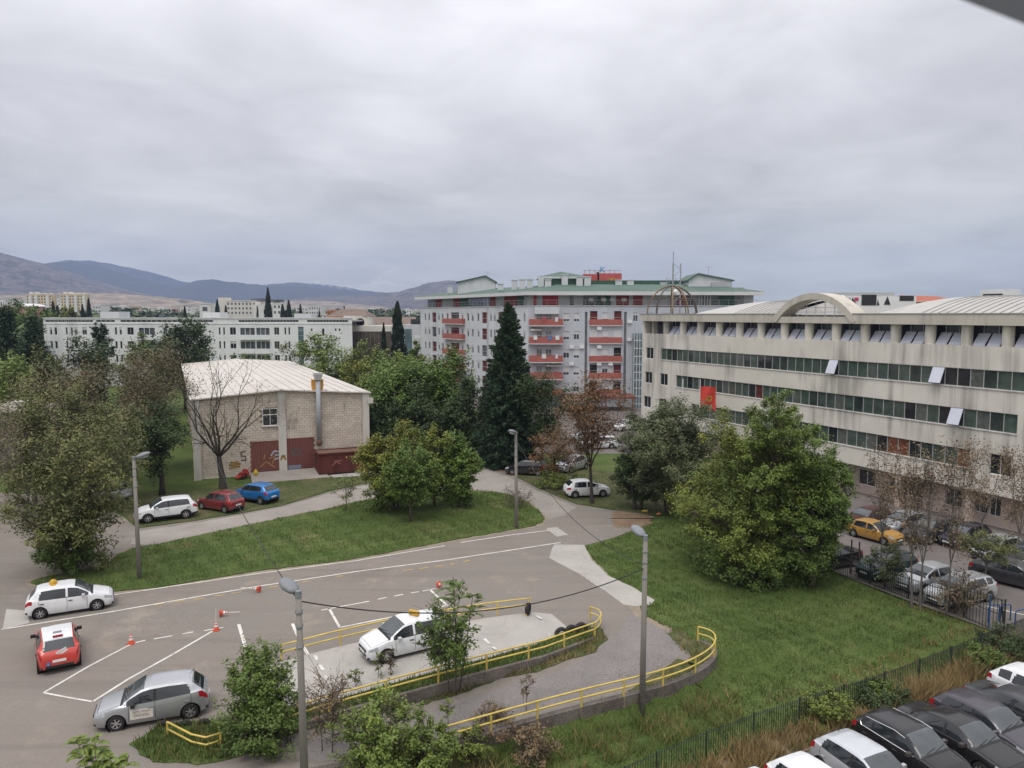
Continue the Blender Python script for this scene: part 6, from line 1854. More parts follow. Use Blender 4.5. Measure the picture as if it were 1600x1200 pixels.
ridge('mountain', [(-260,360),(-120,372),(0,394),(20,400),(45,411),(80,424),(120,438),(160,448),(200,457),(250,465),(300,472),(345,481),(380,492)], 3000, 1500, 1500, MT1, 2, .075)
ridge('foothill', [(-200,462),(0,462),(60,459),(120,457),(180,459),(240,463),(300,469),(360,478),(420,487),(440,492)], 2000, 700, 700, MT3, 9, .04)
ridge('mountain', [(20,430),(60,415),(85,412),(110,411),(135,410.5),(150,414),(180,423),(215,434),(245,442),(285,446),(305,441),(325,436.5),(345,438),(380,443),(430,448),(470,447),(500,451),(540,456),(590,457),(640,458),(700,462),(760,480)], 4300, 1300, 1300, MT2, 3, .035)
ridge('mountain', [(60,425),(95,409),(130,407),(165,411),(200,417),(225,423),(260,431),(290,441),(330,448),(420,445),(460,442),(500,444),(560,452),(620,462),(700,480)], 5200, 900, 850, MT2, 4, .03)
ridge('foothill', [(400,492),(430,474),(470,466),(510,463),(560,463),(620,457),(650,449),(665,444),(690,439.5),(702,438),(725,440),(760,446),(800,455),(900,470),(1000,484),(1040,492)], 3600, 1500, 1500, MT1, 5, .04)
ridge('foothill', [(330,490),(380,478),(430,471),(480,470),(530,472),(580,478),(640,484),(700,490)], 2600, 700, 700, MT3, 6, .04)

# far town: individual larger buildings first
YEL = streaky('yellowish_render', (0.60,0.50,0.33), (0.4,0.34,0.25), 0.3, 0.85, 0.05)
FARW = mat('far_white_render', (0.62,0.61,0.59), 0.9, 0.08, 0.1)
def far_block(name, label, u0, u1, vtop, d, m, rows_=4, cols_=6, depth=14, zb=0, wm=None, parapets=True, vbot=None):
    t, w_, h_ = bxd(name, label, u0, u1, vtop, d, depth, m, zb)
    z_lo = h_*0.35 if vbot is None else hpx(vbot,d)-zb
    wmesh = B().box(-.5,-.06,-.5,.5,.02,.5).mesh('window', [PANE_D])
    for r in range(rows_):
        for c in range(cols_):
            o = put('window', wmesh, t, wm or PANE, (-w_/2+w_*(c+.5)/cols_, 0, z_lo+(h_-z_lo)*(r+.45)/rows_))
            o.scale = (w_/cols_*.45, 1, (h_-z_lo)/rows_*.45)
    if parapets: B().box(-w_/2-.2,-.2,h_,w_/2+.2,.4,h_+.5).build('parapet', m, t)
    return t, w_, h_
for (u0, u1, lb, lbz) in ((45.5,85.5,'left one of the two yellowish tower blocks below the brown mountain',0),(99,137.5,'right one of the two yellowish tower blocks below the brown mountain',1)):
    t, w_, h_ = far_block('tower_block', lb, u0, u1, 460.5, 640, YEL, 6, 9, vbot=488, depth=7)
    cb = B().box(0,-.8,0,w_/9,-.05,h_*.62).mesh('balcony_stack', [FARW])
    for c in ((1,3,7) if lbz == 0 else (2,5,8)): put('balcony_stack', cb, t, FARW, (-w_/2+w_*c/9,0,h_*.36))
    for c in (1,3,4,6,8): B().box(-w_/2+w_*c/9-1,2,h_,-w_/2+w_*c/9+1.2,5,h_+1.5+(c % 2)).build('roof_box', FARW, t)
t, w_, h_ = far_block('school_block', 'pale block with a square tower and small dark windows beside the tall cypress', 356, 402, 471, 420, CREAM2, 3, 8, vbot=492)
B().box(-w_/2-4.5,.5,0,-w_/2+.0,8,hpx(465,420)).build('tower', CREAM2, t)
for q in (-3.6,-2.0,-.8): B().path([(-w_/2+q,3,hpx(465,420)),(-w_/2+q,3,hpx(459+abs(q),420))], .12, 4).build('aerial', MS, t)
B().box(w_/2-.5,-3,0,w_/2+9,8,hpx(476,420)).build('wing', FARW, t)
t, w_, h_ = bxd('dark_roof_hall', 'pale hall with a dark slate coloured roof left of the tall cypress', 397, 428, 470, 430, 14, CREAM2)
B().prism_y([(-w_/2-1,h_-.3),(w_/2+2,h_-.3),(w_/2+2,h_+.8),(0,h_+1.4),(-w_/2-1,h_+1.0)], -.5, 15).build('roof', mat('slate_roof', (0.09,0.095,0.11), 0.7, 0.1, 0.5), t)
far_block('white_block', 'small white cube house with one big dark window among the trees', 314, 331, 475, 400, FARW, 1, 1, vbot=489)
far_block('white_block', 'white low house just right of the tall cypress', 428, 441, 474.5, 410, FARW, 2, 2, vbot=492)
far_block('apartment_row', 'pale row houses seen over the right end of the white flats', 484, 503, 478, 600, FARW, 2, 5, vbot=492)
far_block('cream_house', 'cream house with small windows standing over the white flats near a thin cypress', 487, 512, 492, 330, CREAM2, 1, 4, vbot=499)
far_block('orange_house', 'small orange walled house beside the brown hipped roof', 512, 530, 487, 300, mat('orange_render', (0.45,0.2,0.1), 0.9, 0.1, 0.3), 1, 2, vbot=495)
t, w_, h_ = bxd('round_roof_hall', 'low hall with a shallow white dome roof and reddish rim at the left edge', 2, 46, 479, 520, 20, mat('reddish_wall', (0.4,0.2,0.15), 0.9, 0.1, 0.2))
b = B(); n = 14; b.prism_y([(w_/2*1.05*math.cos(math.pi*k/n), h_+2.2*math.sin(math.pi*k/n)) for k in range(n+1)][::-1], -1, 21); b.build('roof', FARW, t)
for i, (u0, u1, v, d, c) in enumerate(((148,160,478,700,0),(161,170,481,720,0),(172,185,480,760,1),(187,203,479,800,0),(205,222,480,800,2),(224,240,481,780,1),(244,262,482,800,0),(264,282,483,820,2),(284,300,482,800,0),(300,312,481,850,1),(443,452,479,760,0),(455,470,480,780,1),(470,482,481,800,0),(575,588,483,800,0),(590,604,484,850,2),(606,618,485,780,0),(632,644,484,800,0),(646,656,485,760,1),(0,12,470,1200,0),(14,28,468,1250,1),(30,42,470,1150,0),(86,98,468,1000,0),(20,34,474,1000,2))):
    m = (FARW, CREAM2, mat('far_pinkish_render', (0.48,0.33,0.28), 0.9, 0.1, 0.1))[c]
    ORD = ('first','second','third','fourth','fifth','sixth','seventh','eighth','ninth','tenth')
    colr = ('white','cream','pinkish')[c]
    if i < 10: lb = 'tiny %s far house, %s in the hazy row right of the tower blocks' % (colr, ORD[i])
    elif i < 13: lb = 'tiny %s far house, %s of three right of the tall far cypress' % (colr, ORD[i-10])
    elif i < 18: lb = 'tiny %s far house, %s in the hazy row left of the apartment block' % (colr, ORD[i-13])
    else: lb = 'tiny %s hillside house, %s of the few dots around the left tower block' % (colr, ORD[i-18])
    t, w_, h_ = far_block('far_house', lb, u0, u1, v, d, m, 2, 3, vbot=v+10)
    t['group'] = 'far off houses in the hazy town'
    for a, q in (((FARW,0)),): B().box(-w_*.3,1,h_,w_*.1,5,h_+1.2).build('roof_box', m, t)
# the scattered rest of the town and its trees, too far to count
rg = rngp(21)
b = B()
for k in range(900):
    d = rg.uniform(850, 2100); u = rg.uniform(-150, 1050)
    x = (u-800)/CAM_F*d
    hill = max(0, (d-1300)*0.03) if u < 420 else 0
    w_, h_ = rg.uniform(8,20), rg.uniform(5,11)
    b.box(x-w_/2, d, -2, x+w_/2, d+10, h_+hill, int(rg.integers(0,3)))
o = b.build('distant_town', [FARW, CREAM2, MC['far_pinkish_render']]); tag(o, kind='stuff')
Vs = []
def blob_trees(name, n, dr, ur, hr, lm, seed, zb=0):
    rg = rngp(seed); parts = []
    for k in range(n):
        d = rg.uniform(*dr); u = rg.uniform(*ur); h = rg.uniform(*hr); r = h*rg.uniform(.35,.55)
        x = (u-800)/CAM_F*d
        m = int(130)
        p = rg.normal(size=(m,3)); p /= np.linalg.norm(p,axis=1)[:,None]
        p *= rg.uniform(.7,1.05,(m,1))
        C = np.stack([x+p[:,0]*r, d+p[:,1]*r, zb+h*.58+p[:,2]*h*.45],1)
        parts.append(leaf_quads(C, max(.9,r*.45), max(.7,r*.38), rg, outdir=p, outw=1.0))
    V, F = merge(parts)
    return tag(put(name, np_mesh(name, V, F, [LEAF[lm]])), kind='stuff')
blob_trees('far_wood', 330, (230,420), (-260,345), (9,15), 'dark', 31)
blob_trees('far_wood', 240, (420,800), (-200,760), (9,15), 'conif', 32)
blob_trees('far_wood', 150, (540,690), (-160,690), (13,21), 'dark', 36)
blob_trees('far_wood', 130, (200,300), (420,680), (8,13), 'dark', 33)
blob_trees('far_wood', 120, (135,200), (-420,40), (9,14), 'green', 34)
blob_trees('far_wood', 60, (195,260), (1150,1420), (10,16), 'green', 35)

# wisps of low cloud hanging between the ridges
rg = rngp(55); b = B()
def puff(u, v, d, ru, rv):
    c = at(u, v, d); k = d/CAM_F; n, m_ = 12, 7; vs = []; fs = []
    for i in range(m_+1):
        t = -math.pi/2+math.pi*i/m_
        for j in range(n):
            a = 2*math.pi*j/n; w_ = 1+.22*math.sin(a*3+i)*math.cos(t)
            vs.append((c[0]+math.cos(t)*math.cos(a)*ru*k*w_, c[1]+math.cos(t)*math.sin(a)*ru*k*.6, c[2]+math.sin(t)*rv*k*w_))
    for i in range(m_):
        for j in range(n): fs.append((i*n+j,i*n+(j+1)%n,(i+1)*n+(j+1)%n,(i+1)*n+j))
    b._add(vs, fs)
for u, v, ru, rv in ((485,443,6,2.6),(494,441,7,4),(505,446,5,2.2),(517,447,6,2.4),(531,449,7,2.5),(546,450,8,2.8),(560,451,6,2),(580,447,16,4),(600,443,18,4.5),(618,445,14,3.5),(570,452,12,2.5)): puff(u, v, 4650+rg.uniform(-60,60), ru, rv)
for k in range(7): puff(584+k*5.5, 440-k*3.4, 4650, 9-k*.5, 3.4)
cl = b.build('low_cloud', base_mat('low_cloud')[0], None, True); tag(cl, kind='stuff')
ct = cl.material_slots[0].material.node_tree
for n_ in list(ct.nodes):
    if n_.type != 'OUTPUT_MATERIAL': ct.nodes.remove(n_)
cv = ct.nodes.new('ShaderNodeVolumePrincipled'); cv.inputs['Density'].default_value = 0.010; cv.inputs['Color'].default_value = (.97,.97,.98,1)
ct.links.new(cv.outputs[0], ct.nodes['Material Output'].inputs['Volume'])

# ------------------------------------------------------------------ handrails, lamps, fences
YEL_P = mat('yellow_rail_paint', (0.56,0.42,0.10), 0.55, 0.16, 3)
def handrail(label, pts, top=0.72, low=0.38, posts=None, below=0.0, r=0.038, spacing=2.0, mat_=None):
    "pts: (x,y,z) along the foot of the rail"
    m = mat_ or YEL_P
    o = thing('handrail', label, 'handrail', pts[0])
    off = Vector(pts[0])
    pts = [Vector(p)-off for p in pts]
    B().path([p+Vector((0,0,top)) for p in pts], r, 6).build('rail', m, o, True)
    B().path([p+Vector((0,0,low)) for p in pts], r, 6).build('rail', m, o, True)
    acc = 0; last = None
    ds = [0]
    for a, b_ in zip(pts[:-1], pts[1:]): ds.append(ds[-1]+(b_-a).length)
    n = max(1, round(ds[-1]/spacing))
    for k in range(n+1):
        s = ds[-1]*k/n
        i = min(len(ds)-2, max(0, int(np.searchsorted(ds, s)-1)))
        p = pts[i]+(pts[i+1]-pts[i])*((s-ds[i])/max(1e-6, ds[i+1]-ds[i]))
        B().path([p+Vector((0,0,-below)), p+Vector((0,0,top))], r*1.15, 6).build('post', m, o)
    return o
railC = [(x, y, 0.05) for x, y in WALL]
nrm = []
handrail('long yellow two bar handrail on the retaining wall that ends in a tight curve', [(p[0]+.02,p[1]-.10,p[2]) for p in railC], .72, .38, below=.75, spacing=1.9)
wl2 = densify(WLR[1:], 3)
railB = [(p[0], p[1]-.02, p[2]+.08) for p in wl2]
tipc = open_smooth([railB[-1][:2], G(934,992,.05), G(940,983,.05), G(936,974,.05), G(922,970,.05)])[1:]
railB = railB[:-1]+[(*p,.08) for p in tipc]
handrail('yellow two bar handrail along the grass strip between the ramp and lower path', railB, .70, .38, spacing=2.3)
up2 = densify(UPR[1:], 3)
railA = [(p[0]-.02, p[1]+.08, max(.02,p[2])) for p in up2][:-3]
railA.append((*G(822,968,.1), .1))
handrail('straight yellow handrail on the far edge of the concrete ramp', railA, .75, .42, spacing=2.6)
handrail('short kinked yellow handrail by the silver car and the bush', [(*G(262,1148,.05),.05),(*G(300,1168,.05),.05),(*G(322,1173,.05),.05),(*G(345,1166,.05),.05)], .5, .22, spacing=3.0)
# tyres
def tyre(label, x, y, z, rot, sink=0.0, sc_=1.0):
    R, hw = .31, .10
    o = B().lathe([(R*.58,-hw*.8),(R*.62,-hw),(R*.9,-hw),(R*.985,-hw*.75),(R,-hw*.3),(R,hw*.3),(R*.985,hw*.75),(R*.9,hw),(R*.62,hw),(R*.58,hw*.8),(R*.56,0),(R*.58,-hw*.8)], 24, axis='Y').build('tyre', TYRE, None, True, (x,y,z), rot)
    o.scale = (sc_,)*3
    return tag(o, label, 'tyre', 'old tyres set around the ramp')
p = G(822,966,.1); tyre('upright tyre hung on the right end of the straight yellow handrail', p[0]+.1, p[1], .62, (0,0,R2(75)))
for i, (u, v, lb) in enumerate(((877,992,'left tyre of three half buried behind the grass tip of the ramp'),(893,988,'middle tyre of three half buried behind the grass tip of the ramp'),(908,984,'right tyre of three half buried behind the grass tip of the ramp'))):
    p = G(u, v, .08); tyre(lb, p[0], p[1], .1, (0,0,R2(20)), sc_=1.15)
for u, v, lb in ((288,1133,'half buried tyre in the verge behind the silver car, nearer its side'),(318,1130,'half buried tyre in the verge behind the rear wheel of the silver car'),(255,1133,'dark tyre at the very end of the short kinked yellow rail')):
    p = G(u, v, .06); tyre(lb, p[0], p[1], -.06, (0,0,R2(15)), sc_=.95)

POLEC = streaky('concrete_pole', (0.23,0.21,0.19), (0.16,0.14,0.125), 0.5, 0.9, 3)
LAMPG = mat('grey_lamp_housing', (0.19,0.20,0.215), 0.5, 0.1, 3)
LAMPL = mat('lamp_lens', (0.5,0.52,0.54), 0.25, 0.2, 6)
def lamp_post(label, x, y, z, h=7.2, ang=0.0, lean=(0,0), r0=.14, r1=.09, headlen=.85):
    o = thing('lamp_post', label, 'lamp post', (x, y, z))
    B().path([(0,0,-.3),(lean[0],lean[1],h)], [r0, r1], 12).build('pole', POLEC, o, True)
    top = Vector((lean[0], lean[1], h))
    B().path([top+Vector((0,0,-.1)), top+Vector((0,0,.12))], r1*1.1, 10).build('pole_cap', LAMPG, o)
    d = Vector((math.cos(ang), math.sin(ang), .35)).normalized()
    B().path([top+Vector((0,0,.0)), top+d*.25], .035, 6).build('bracket', LAMPG, o)
    c = top+d*(.12+headlen*.5)
    hb = B().lathe([(.001,-.5),(.10,-.46),(.17,-.30),(.21,0),(.17,.3),(.08,.47),(.001,.5)], 14, axis='X')
    me = hb.mesh('lamp_head', [LAMPG], True)
    hd = put('lamp_head', me, o, LAMPG, c); hd.scale = (headlen, 1.25, .75); hd.rotation_euler = (0, -math.asin(d.z), ang)
    ln = put('lens', B().lathe([(.001,-.34),(.13,-.28),(.17,0),(.13,.28),(.001,.34)], 12, axis='X').mesh('lens', [LAMPL], True), hd, LAMPL, (0.02,0,-.08)); ln.scale = (1,.9,1)
    for zz in (h-.55, h-1.0, h-1.05-.6): 
        B().lathe([(r1*1.25,-.05),(r1*1.35,0),(r1*1.25,.05)], 12, (lean[0]*zz/h, lean[1]*zz/h, zz)).build('band', MS, o)
    return o
def lp_top(x, y, z, lean=(0,0), h=7.2): return Vector((x+lean[0], y+lean[1], z+h))
pr = G(1003,1118,-.9); LPR = (pr[0], pr[1], -1.0)
l1 = lamp_post('concrete lamp post with lettering standing in the grass below the retaining wall', *LPR, h=7.65, ang=R2(118), lean=(.03,0), headlen=.8)
text_mesh('lettering', 'F\nE\nC\nA', .34, GR_D, l1, (-.02,-.155,1.35), (math.pi/2,0,0))
pt_ = at(450, 940, 0.9*18840/820+2.3)
LPL = (uv_at(459.5,22.9)-.0, 22.9, 0.0)
l2 = lamp_post('nearest concrete lamp post with a big grey lamp head beside the dark green bush', *LPL, h=7.15, ang=R2(140), lean=(-.06,0), headlen=.8)
p = G(218,905,0); LPF = (p[0], p[1], 0.0)
l3 = lamp_post('concrete lamp post on the grass island beside the feathery left tree', *LPF, h=7.3, ang=R2(10), lean=(-.02,0))
p = G(807,826,0); LPM = (p[0], p[1], 0.0)
l4 = lamp_post('concrete lamp post at the right tip of the grass island', *LPM, h=7.1, ang=R2(240), lean=(-.05,0))
def cable(label, a, b_, sag, r=.018):
    a, b_ = Vector(a), Vector(b_)
    pts = []
    for k in range(25):
        t = k/24; p = a+(b_-a)*t; p.z -= sag*4*t*(1-t); pts.append(p)
    o = B().path(pts, r, 5).build('overhead_cable', mat('black_cable', (0.03,0.03,0.03), 0.7, 0.1, 3), None, True)
    return tag(o, label, 'cable')
tL, tR, tF, tM = lp_top(*LPL, (-.06,0), 6.95), lp_top(*LPR, (.03,0), 6.4), lp_top(*LPF, (-.02,0), 6.9), lp_top(*LPM, (-.05,0), 6.7)
cable('dark cable sagging between the nearest lamp post and the lettered lamp post', tL, (tR.x,tR.y,tR.z), 1.0, .022)
cable('dark cable sagging from the lamp post at the island tip to the lettered lamp post', tM, (tR.x,tR.y,tR.z+.1), 1.35)
cable('dark cable running from the nearest lamp post up to the left corner of the hall', tL, (*hallpt(.3,-.1), 7.2), 1.2)

# iron fences
IRON = mat('dark_green_iron', (0.022,0.03,0.026), 0.6, 0.2, 5)
IRON_B = mat('brownish_iron', (0.07,0.05,0.042), 0.7, 0.25, 5)
IRON_BL = mat('blue_iron', (0.02,0.07,0.19), 0.5, 0.15, 5)
def iron_fence(name, label, pts, h=1.2, bar=.125, m=IRON, post_every=2.5, mid=False, kindcat='fence'):
    o = thing(name, label, kindcat, pts[0]); off = Vector(pts[0])
    q = [Vector(p)-off for p in pts]
    ds = [0]
    for a, b_ in zip(q[:-1], q[1:]): ds.append(ds[-1]+(b_-a).length)
    def at_s(s):
        i = min(len(ds)-2, max(0, int(np.searchsorted(ds, s)-1)))
        return q[i]+(q[i+1]-q[i])*((s-ds[i])/max(1e-6, ds[i+1]-ds[i]))
    n = max(1, round(ds[-1]/post_every))
    for k in range(n):
        a, b_ = ds[-1]*k/n, ds[-1]*(k+1)/n
        bb = B(); s = a+bar
        while s < b_-bar*.5:
            p = at_s(s); bb.box(p.x-.011,p.y-.011,p.z+.06,p.x+.011,p.y+.011,p.z+h+.02); s += bar
        br = bb.build('bars', m, o); br['kind'] = 'stuff'
        pa, pb = at_s(a), at_s(b_)
        for zz in ((.14, h-.08) + ((h*.55,) if mid else ())):
            B().path([pa+Vector((0,0,zz)), pb+Vector((0,0,zz))], .02, 4).build('rail', m, o)
    for k in range(n+1):
        p = at_s(ds[-1]*k/n); B().box(p.x-.03,p.y-.03,p.z-.1,p.x+.03,p.y+.03,p.z+h+.06).build('post', m, o)
    return o
FT = [(940,1212),(970,1200),(1085,1150),(1200,1107),(1270,1085),(1330,1068),(1400,1045),(1470,1018),(1540,990),(1600,966),(1650,945)]
NF = [(*G(u, v, .2), -.97) for u, v in FT]
iron_fence('iron_fence', 'dark green iron bar fence running diagonally between the grass and the parked cars', NF, 1.17)
RFp = [(*G(u, v, -.9), -.93) for u, v in [(1235,885),(1290,893),(1335,905),(1400,930),(1440,944),(1490,960)]]
iron_fence('iron_fence', 'iron bar fence between the grass field and the cars by the office', RFp, 1.35, .14, IRON)
RF2 = [(*G(u, v, -.9), -.93) for u, v in [(1505,966),(1543,983),(1568,993)]]
iron_fence('iron_fence', 'open iron gate panel with a blue post beside the paved court', RF2, 1.9, .2, IRON, mid=True)
p = G(1543,983,-.9); bp = B().box(-.03,-.03,-.1,.03,.03,1.95).build('fence_gate_post', IRON_BL, None, loc=(p[0],p[1]-.08,-.95)); tag(bp, 'blue painted gate post in the open iron gate', 'post')
gp = [(*G(u, v, -.9), -.93) for u, v in [(1329,897),(1341,901)]]
gt = thing('fence_gate', 'tall brownish iron gate frame standing in the fence beside the big bush', 'gate', gp[0])
w2 = Vector(gp[1])-Vector(gp[0])
B().path([(0,0,0),(0,0,2.3)], .05, 6).build('post', IRON_B, gt); B().path([w2, w2+Vector((0,0,2.3))], .05, 6).build('post', IRON_B, gt)
B().path([(0,0,1.25),w2+Vector((0,0,1.25))], .035, 6).path([(0,0,.3),w2+Vector((0,0,.3))], .035, 6).build('rail', IRON_B, gt)
# bike stands
for i, (u, v, lb) in enumerate(((1552,972,'left blue bicycle stand behind the iron gate'),(1570,972,'middle blue bicycle stand behind the iron gate, a bicycle leaning on it'),(1594,980,'right blue bicycle stand at the edge behind the iron gate'))):
    x, y = G(u, v, -.9)
    st = thing('bicycle_stand', lb, 'bicycle stand', (x, y, -.9), R2(20), 'blue bicycle stands')
    B().path([(-.4,0,0),(-.4,0,.85),(-.3,0,.95),(.3,0,.95),(.4,0,.85),(.4,0,0)], .035, 8).build('hoop', IRON_BL, st)
    B().box(-.48,-.06,0,-.32,.06,.03).box(.32,-.06,0,.48,.06,.03).build('base_plate', IRON_BL, st)
x, y = G(1566,968,-.9)
bk = thing('bicycle', 'dark bicycle leaning by the blue stands behind the gate', 'bicycle', (x, y, -.87), R2(60))
wl = B().lathe([(.30,-.02),(.33,0),(.30,.02),(.29,0),(.30,-.02)], 20, axis='Y').mesh('wheel', [TYRE])
for s in (-.5,.5): put('wheel', wl, bk, TYRE, (s,0,.33))
B().path([(-.5,0,.33),(-.15,0,.75),(.35,0,.78),(.5,0,.33)], .018, 5).path([(-.15,0,.75),(-.05,0,.3),(.35,0,.78)], .018, 5).path([(-.5,0,.33),(-.05,0,.3)], .015, 5).build('frame', IRON, bk)
B().path([(.38,-.25,1.0),(.36,0,.95),(.38,.25,1.0)], .015, 5).path([(.35,0,.78),(.36,0,.96)], .015, 5).build('handlebar', IRON, bk)
B().cbox((-.2,0,.88), (.25,.13,.06)).path([(-.15,0,.72),(-.19,0,.88)], .015, 5).build('saddle', TRIM, bk)

# cones
CONE = mat('orange_cone', (0.55,0.07,0.025), 0.6, 0.12, 6); CONEW = mat('white_cone_band', (0.65,0.63,0.6), 0.6, 0.1, 6); STAKE = mat('white_stake', (0.62,0.6,0.57), 0.6, 0.1, 4)
cb_ = B().lathe([(.155,.03),(.035,.52),(.001,.52)], 16).mesh('cone_body', [CONE], True)
cs_ = B().lathe([(.112,.22),(.082,.34)], 16).mesh('band', [CONEW], True)
cs2 = B().lathe([(.070,.40),(.052,.47)], 16).mesh('band', [CONEW], True)
cbase = B().box(-.19,-.19,0,.19,.19,.035).mesh('base', [CONE])
def cone(label, u, v, rot=(0,0,0), z=.02, stake=0.0):
    x, y = G(u, v, 0)
    o = thing('traffic_cone', label, 'traffic cone', (x, y, z), 0, 'orange traffic cones on the yard')
    o.rotation_euler = rot
    o.scale = (.82,)*3
    put('cone_body', cb_, o, CONE); q = put('band', cs_, o, CONEW); q.scale = (1.04,1.04,1); q = put('band', cs2, o, CONEW); q.scale = (1.05,1.05,1); put('base', cbase, o, CONE)
    if stake: B().path([(0,0,.4),(0.02,0,stake)], .022, 6).build('stake', STAKE, o)
    return o
cone('upright orange cone at the left bay corner, no stake in it', 205, 1006)
cone('upright orange cone carrying a tall white stake', 338, 985, stake=1.35)
cone('knocked over orange cone beside the cone with the tall stake', 344, 964, (0,R2(88),R2(8)), .2, stake=1.2)
cone('knocked over orange cone on the white lane line, its stake pointing left', 406, 926, (0,R2(88),R2(170)), .2, stake=1.4)
cone('knocked over orange cone behind the feather leaved sapling', 686, 919, (R2(60),R2(60),0), .22)

# ------------------------------------------------------------------ cars in the yard
SIGNY = mat('yellow_roof_sign', (0.52,0.30,0.03), 0.5, 0.12, 5)
c1 = car_by_wheels('tallhatch', 'white hatchback with yellow roof sign on the lane by the grass island', 'white', (152,953), (63,967), 'r', .012, name='hatchback')
B().prism([(-.12,-.28),(.12,-.28),(.12,.28),(-.12,.28)], 1.52, 1.56).lathe([(.20,1.56),(.17,1.72),(.05,1.80),(.001,1.80)], 4).build('roof_sign', SIGNY, c1).location = (-.75,0,-.02)
a_ = Vector(G(62,1049)); b_ = Vector(G(123,1036)); ax_ = (b_-a_).normalized(); hd_ = Vector((-ax_.y, ax_.x))
cc_ = (a_+b_)/2 + hd_*1.28
hR = math.atan2(hd_.y, hd_.x)
c2 = car('hatch', 'red hatchback with a white roof seen from behind on the yard', 'red', cc_.x, cc_.y, hR, .012, roof='white', name='hatchback', mirror=TRIM)
B().path([(-.9,.35,0),(-1.0,-.1,0),(-.8,-.35,0)], .012, 4).cbox((-1.2,0,0),(.22,.34,.04)).build('roof_emblem', mat('grey_roof_decal', (0.2,0.2,0.21), 0.5, 0.1, 5), c2).location = (.35,0,1.46)
B().cbox((-2.035,.42,.52),(.015,.15,.15)).build('learner_plate', mat('blue_learner_plate', (0.05,0.13,0.36), 0.5, 0.1, 3), c2)
text_mesh('letter', 'L', .14, PLATE, c2, (-2.046,.42,.52), (math.pi/2,0,-math.pi/2), ext=.001)
strokes('decal', [[(0,0),(.45,.22)],[(.05,.15),(.4,.32)]], .09, PLATE, c2, (-1.99,.15,.78), (0,0,-math.pi/2))
B().cbox((-1.35,0,1.47),(.10,.40,.05)).build('brake_light', TLAMP, c2)
c3 = car_by_wheels('hatch', 'silver hatchback with a white driving school board on its door', 'silver', (183,1141), (297,1122), 'l', .012, name='hatchback', trim_handles=False, mirror=TRIM)
bd_ = B().box(-.40,0,-.19,.40,.012,.19).build('door_board', mat('cream_sign_board', (0.62,0.58,0.53), 0.5, 0.05, 3), c3, loc=(.34,.868,.56)); 
TXT = mat('brown_sign_print', (0.22,0.13,0.12), 0.6, 0.05, 5)
text_mesh('lettering', 'AUTO ŠKOLA', .10, TXT, bd_, (0,.016,.09), (math.pi/2,0,math.pi), ext=.001); text_mesh('lettering', 'SIGNAL', .165, TXT, bd_, (0,.016,-.05), (math.pi/2,0,math.pi), ext=.001)
B().path([(-1.35,0,1.46),(-1.55,0,1.68)], .009, 5).build('aerial', TRIM, c3)
dr = Vector(LOR[3][:2])-Vector(LOR[4][:2]); dr.normalize()
fr_ = Vector(G(603,1035,.45)); rr_ = fr_-dr*2.59
dK = car_kind('tallhatch'); n_ = Vector((-dr.y, dr.x)); cen = (fr_+rr_)/2 - n_*(dK['W']/2-.12) - dr*(dK['L']/2-dK['of']-dK['wb']/2)
c4_ = car('tallhatch', 'white hatchback with yellow roof sign driving on the concrete ramp', 'white', cen.x, cen.y, math.atan2(dr.y, dr.x), .47, name='hatchback')
B().cbox((0,0,.12),(.16,.5,.2)).cbox((0,0,.02),(.10,.3,.04)).build('roof_sign', SIGNY, c4_, loc=(-.45,0,1.52), rot=(0,0,.5))
dirL = Vector(G(232,817))-Vector(G(290,810))
car_by_wheels('suv', 'white crossover parked on the verge partly behind the left lamp post', 'white', (232,817), (290,810), 'l', .05, name='parked_car')
car_by_wheels('tallhatch', 'dark red hatchback parked between the white crossover and the blue car', 'darkred', (314,795), (355,802), 'l', .05)
a_ = Vector(G(314,795)); b_ = Vector(G(355,802)); hd_ = (a_-b_).normalized(); n_ = Vector((-hd_.y, hd_.x)); r_ = Vector(G(408,789))
dK = car_kind('crossover'); cen = r_ + hd_*(dK['wb']-(dK['L']/2-dK['of'])+0) - n_*(dK['W']/2-.12); cen = r_ + hd_*(dK['L']/2-(dK['L']-dK['of']-dK['wb'])) - n_*(dK['W']/2-.12)
car('crossover', 'bright blue crossover parked before the hall ramp', 'blue', cen.x, cen.y, math.atan2(hd_.y, hd_.x), .05, trim_handles=False)
car_by_wheels('small', 'small white hatchback parked behind the brown leaved tree', 'white', (941,776), (899,778), 'r', .05)
x, y = G(160,783); car('wagon', 'pale estate car almost hidden behind the feathery left tree', 'pale', x, y, R2(172), .05)
x, y = G(822,741); car('hatch', 'black hatchback in the shade under the dark conifer', 'black', x, y, R2(168), .05)
x, y = G(806,728); car('suv', 'dark green grey off roader half hidden behind the lamp post at the island tip', 'teal', x, y, R2(172), .05)
x, y = G(893,735); car('hatch', 'silver grey hatchback glimpsed left of the brown leaved tree', 'silver', x, y, R2(230), .05)
x, y = G(978,672); car('hatch', 'white hatchback far behind the grey green bush near the glass stair', 'white', x, y, R2(215), .0)
x, y = G(912,690); car('wagon', 'pale estate car seen through the brown leaved tree', 'pale', x, y, R2(185), .0)
x, y = G(936,700); car('wagon', 'white estate car right behind the trunk of the brown leaved tree', 'white', x, y, R2(190), .0)
x, y = G(776,724)
cab = thing('cabinet', 'small white metal cabinet under the dark conifer', 'cabinet', (x, y, .03), .3)
B().box(-.45,-.25,.08,.45,.25,.95).build('body', FRAME_W, cab); B().box(-.5,-.3,.95,.5,.3,1.0).build('lid', FRAME_W, cab); B().box(-.02,-.265,.12,.02,-.25,.9).build('door_gap', SEAMM, cab); B().box(-.4,-.2,0,-.3,.2,.08).box(.3,-.2,0,.4,.2,.08).build('foot', TRIM, cab)

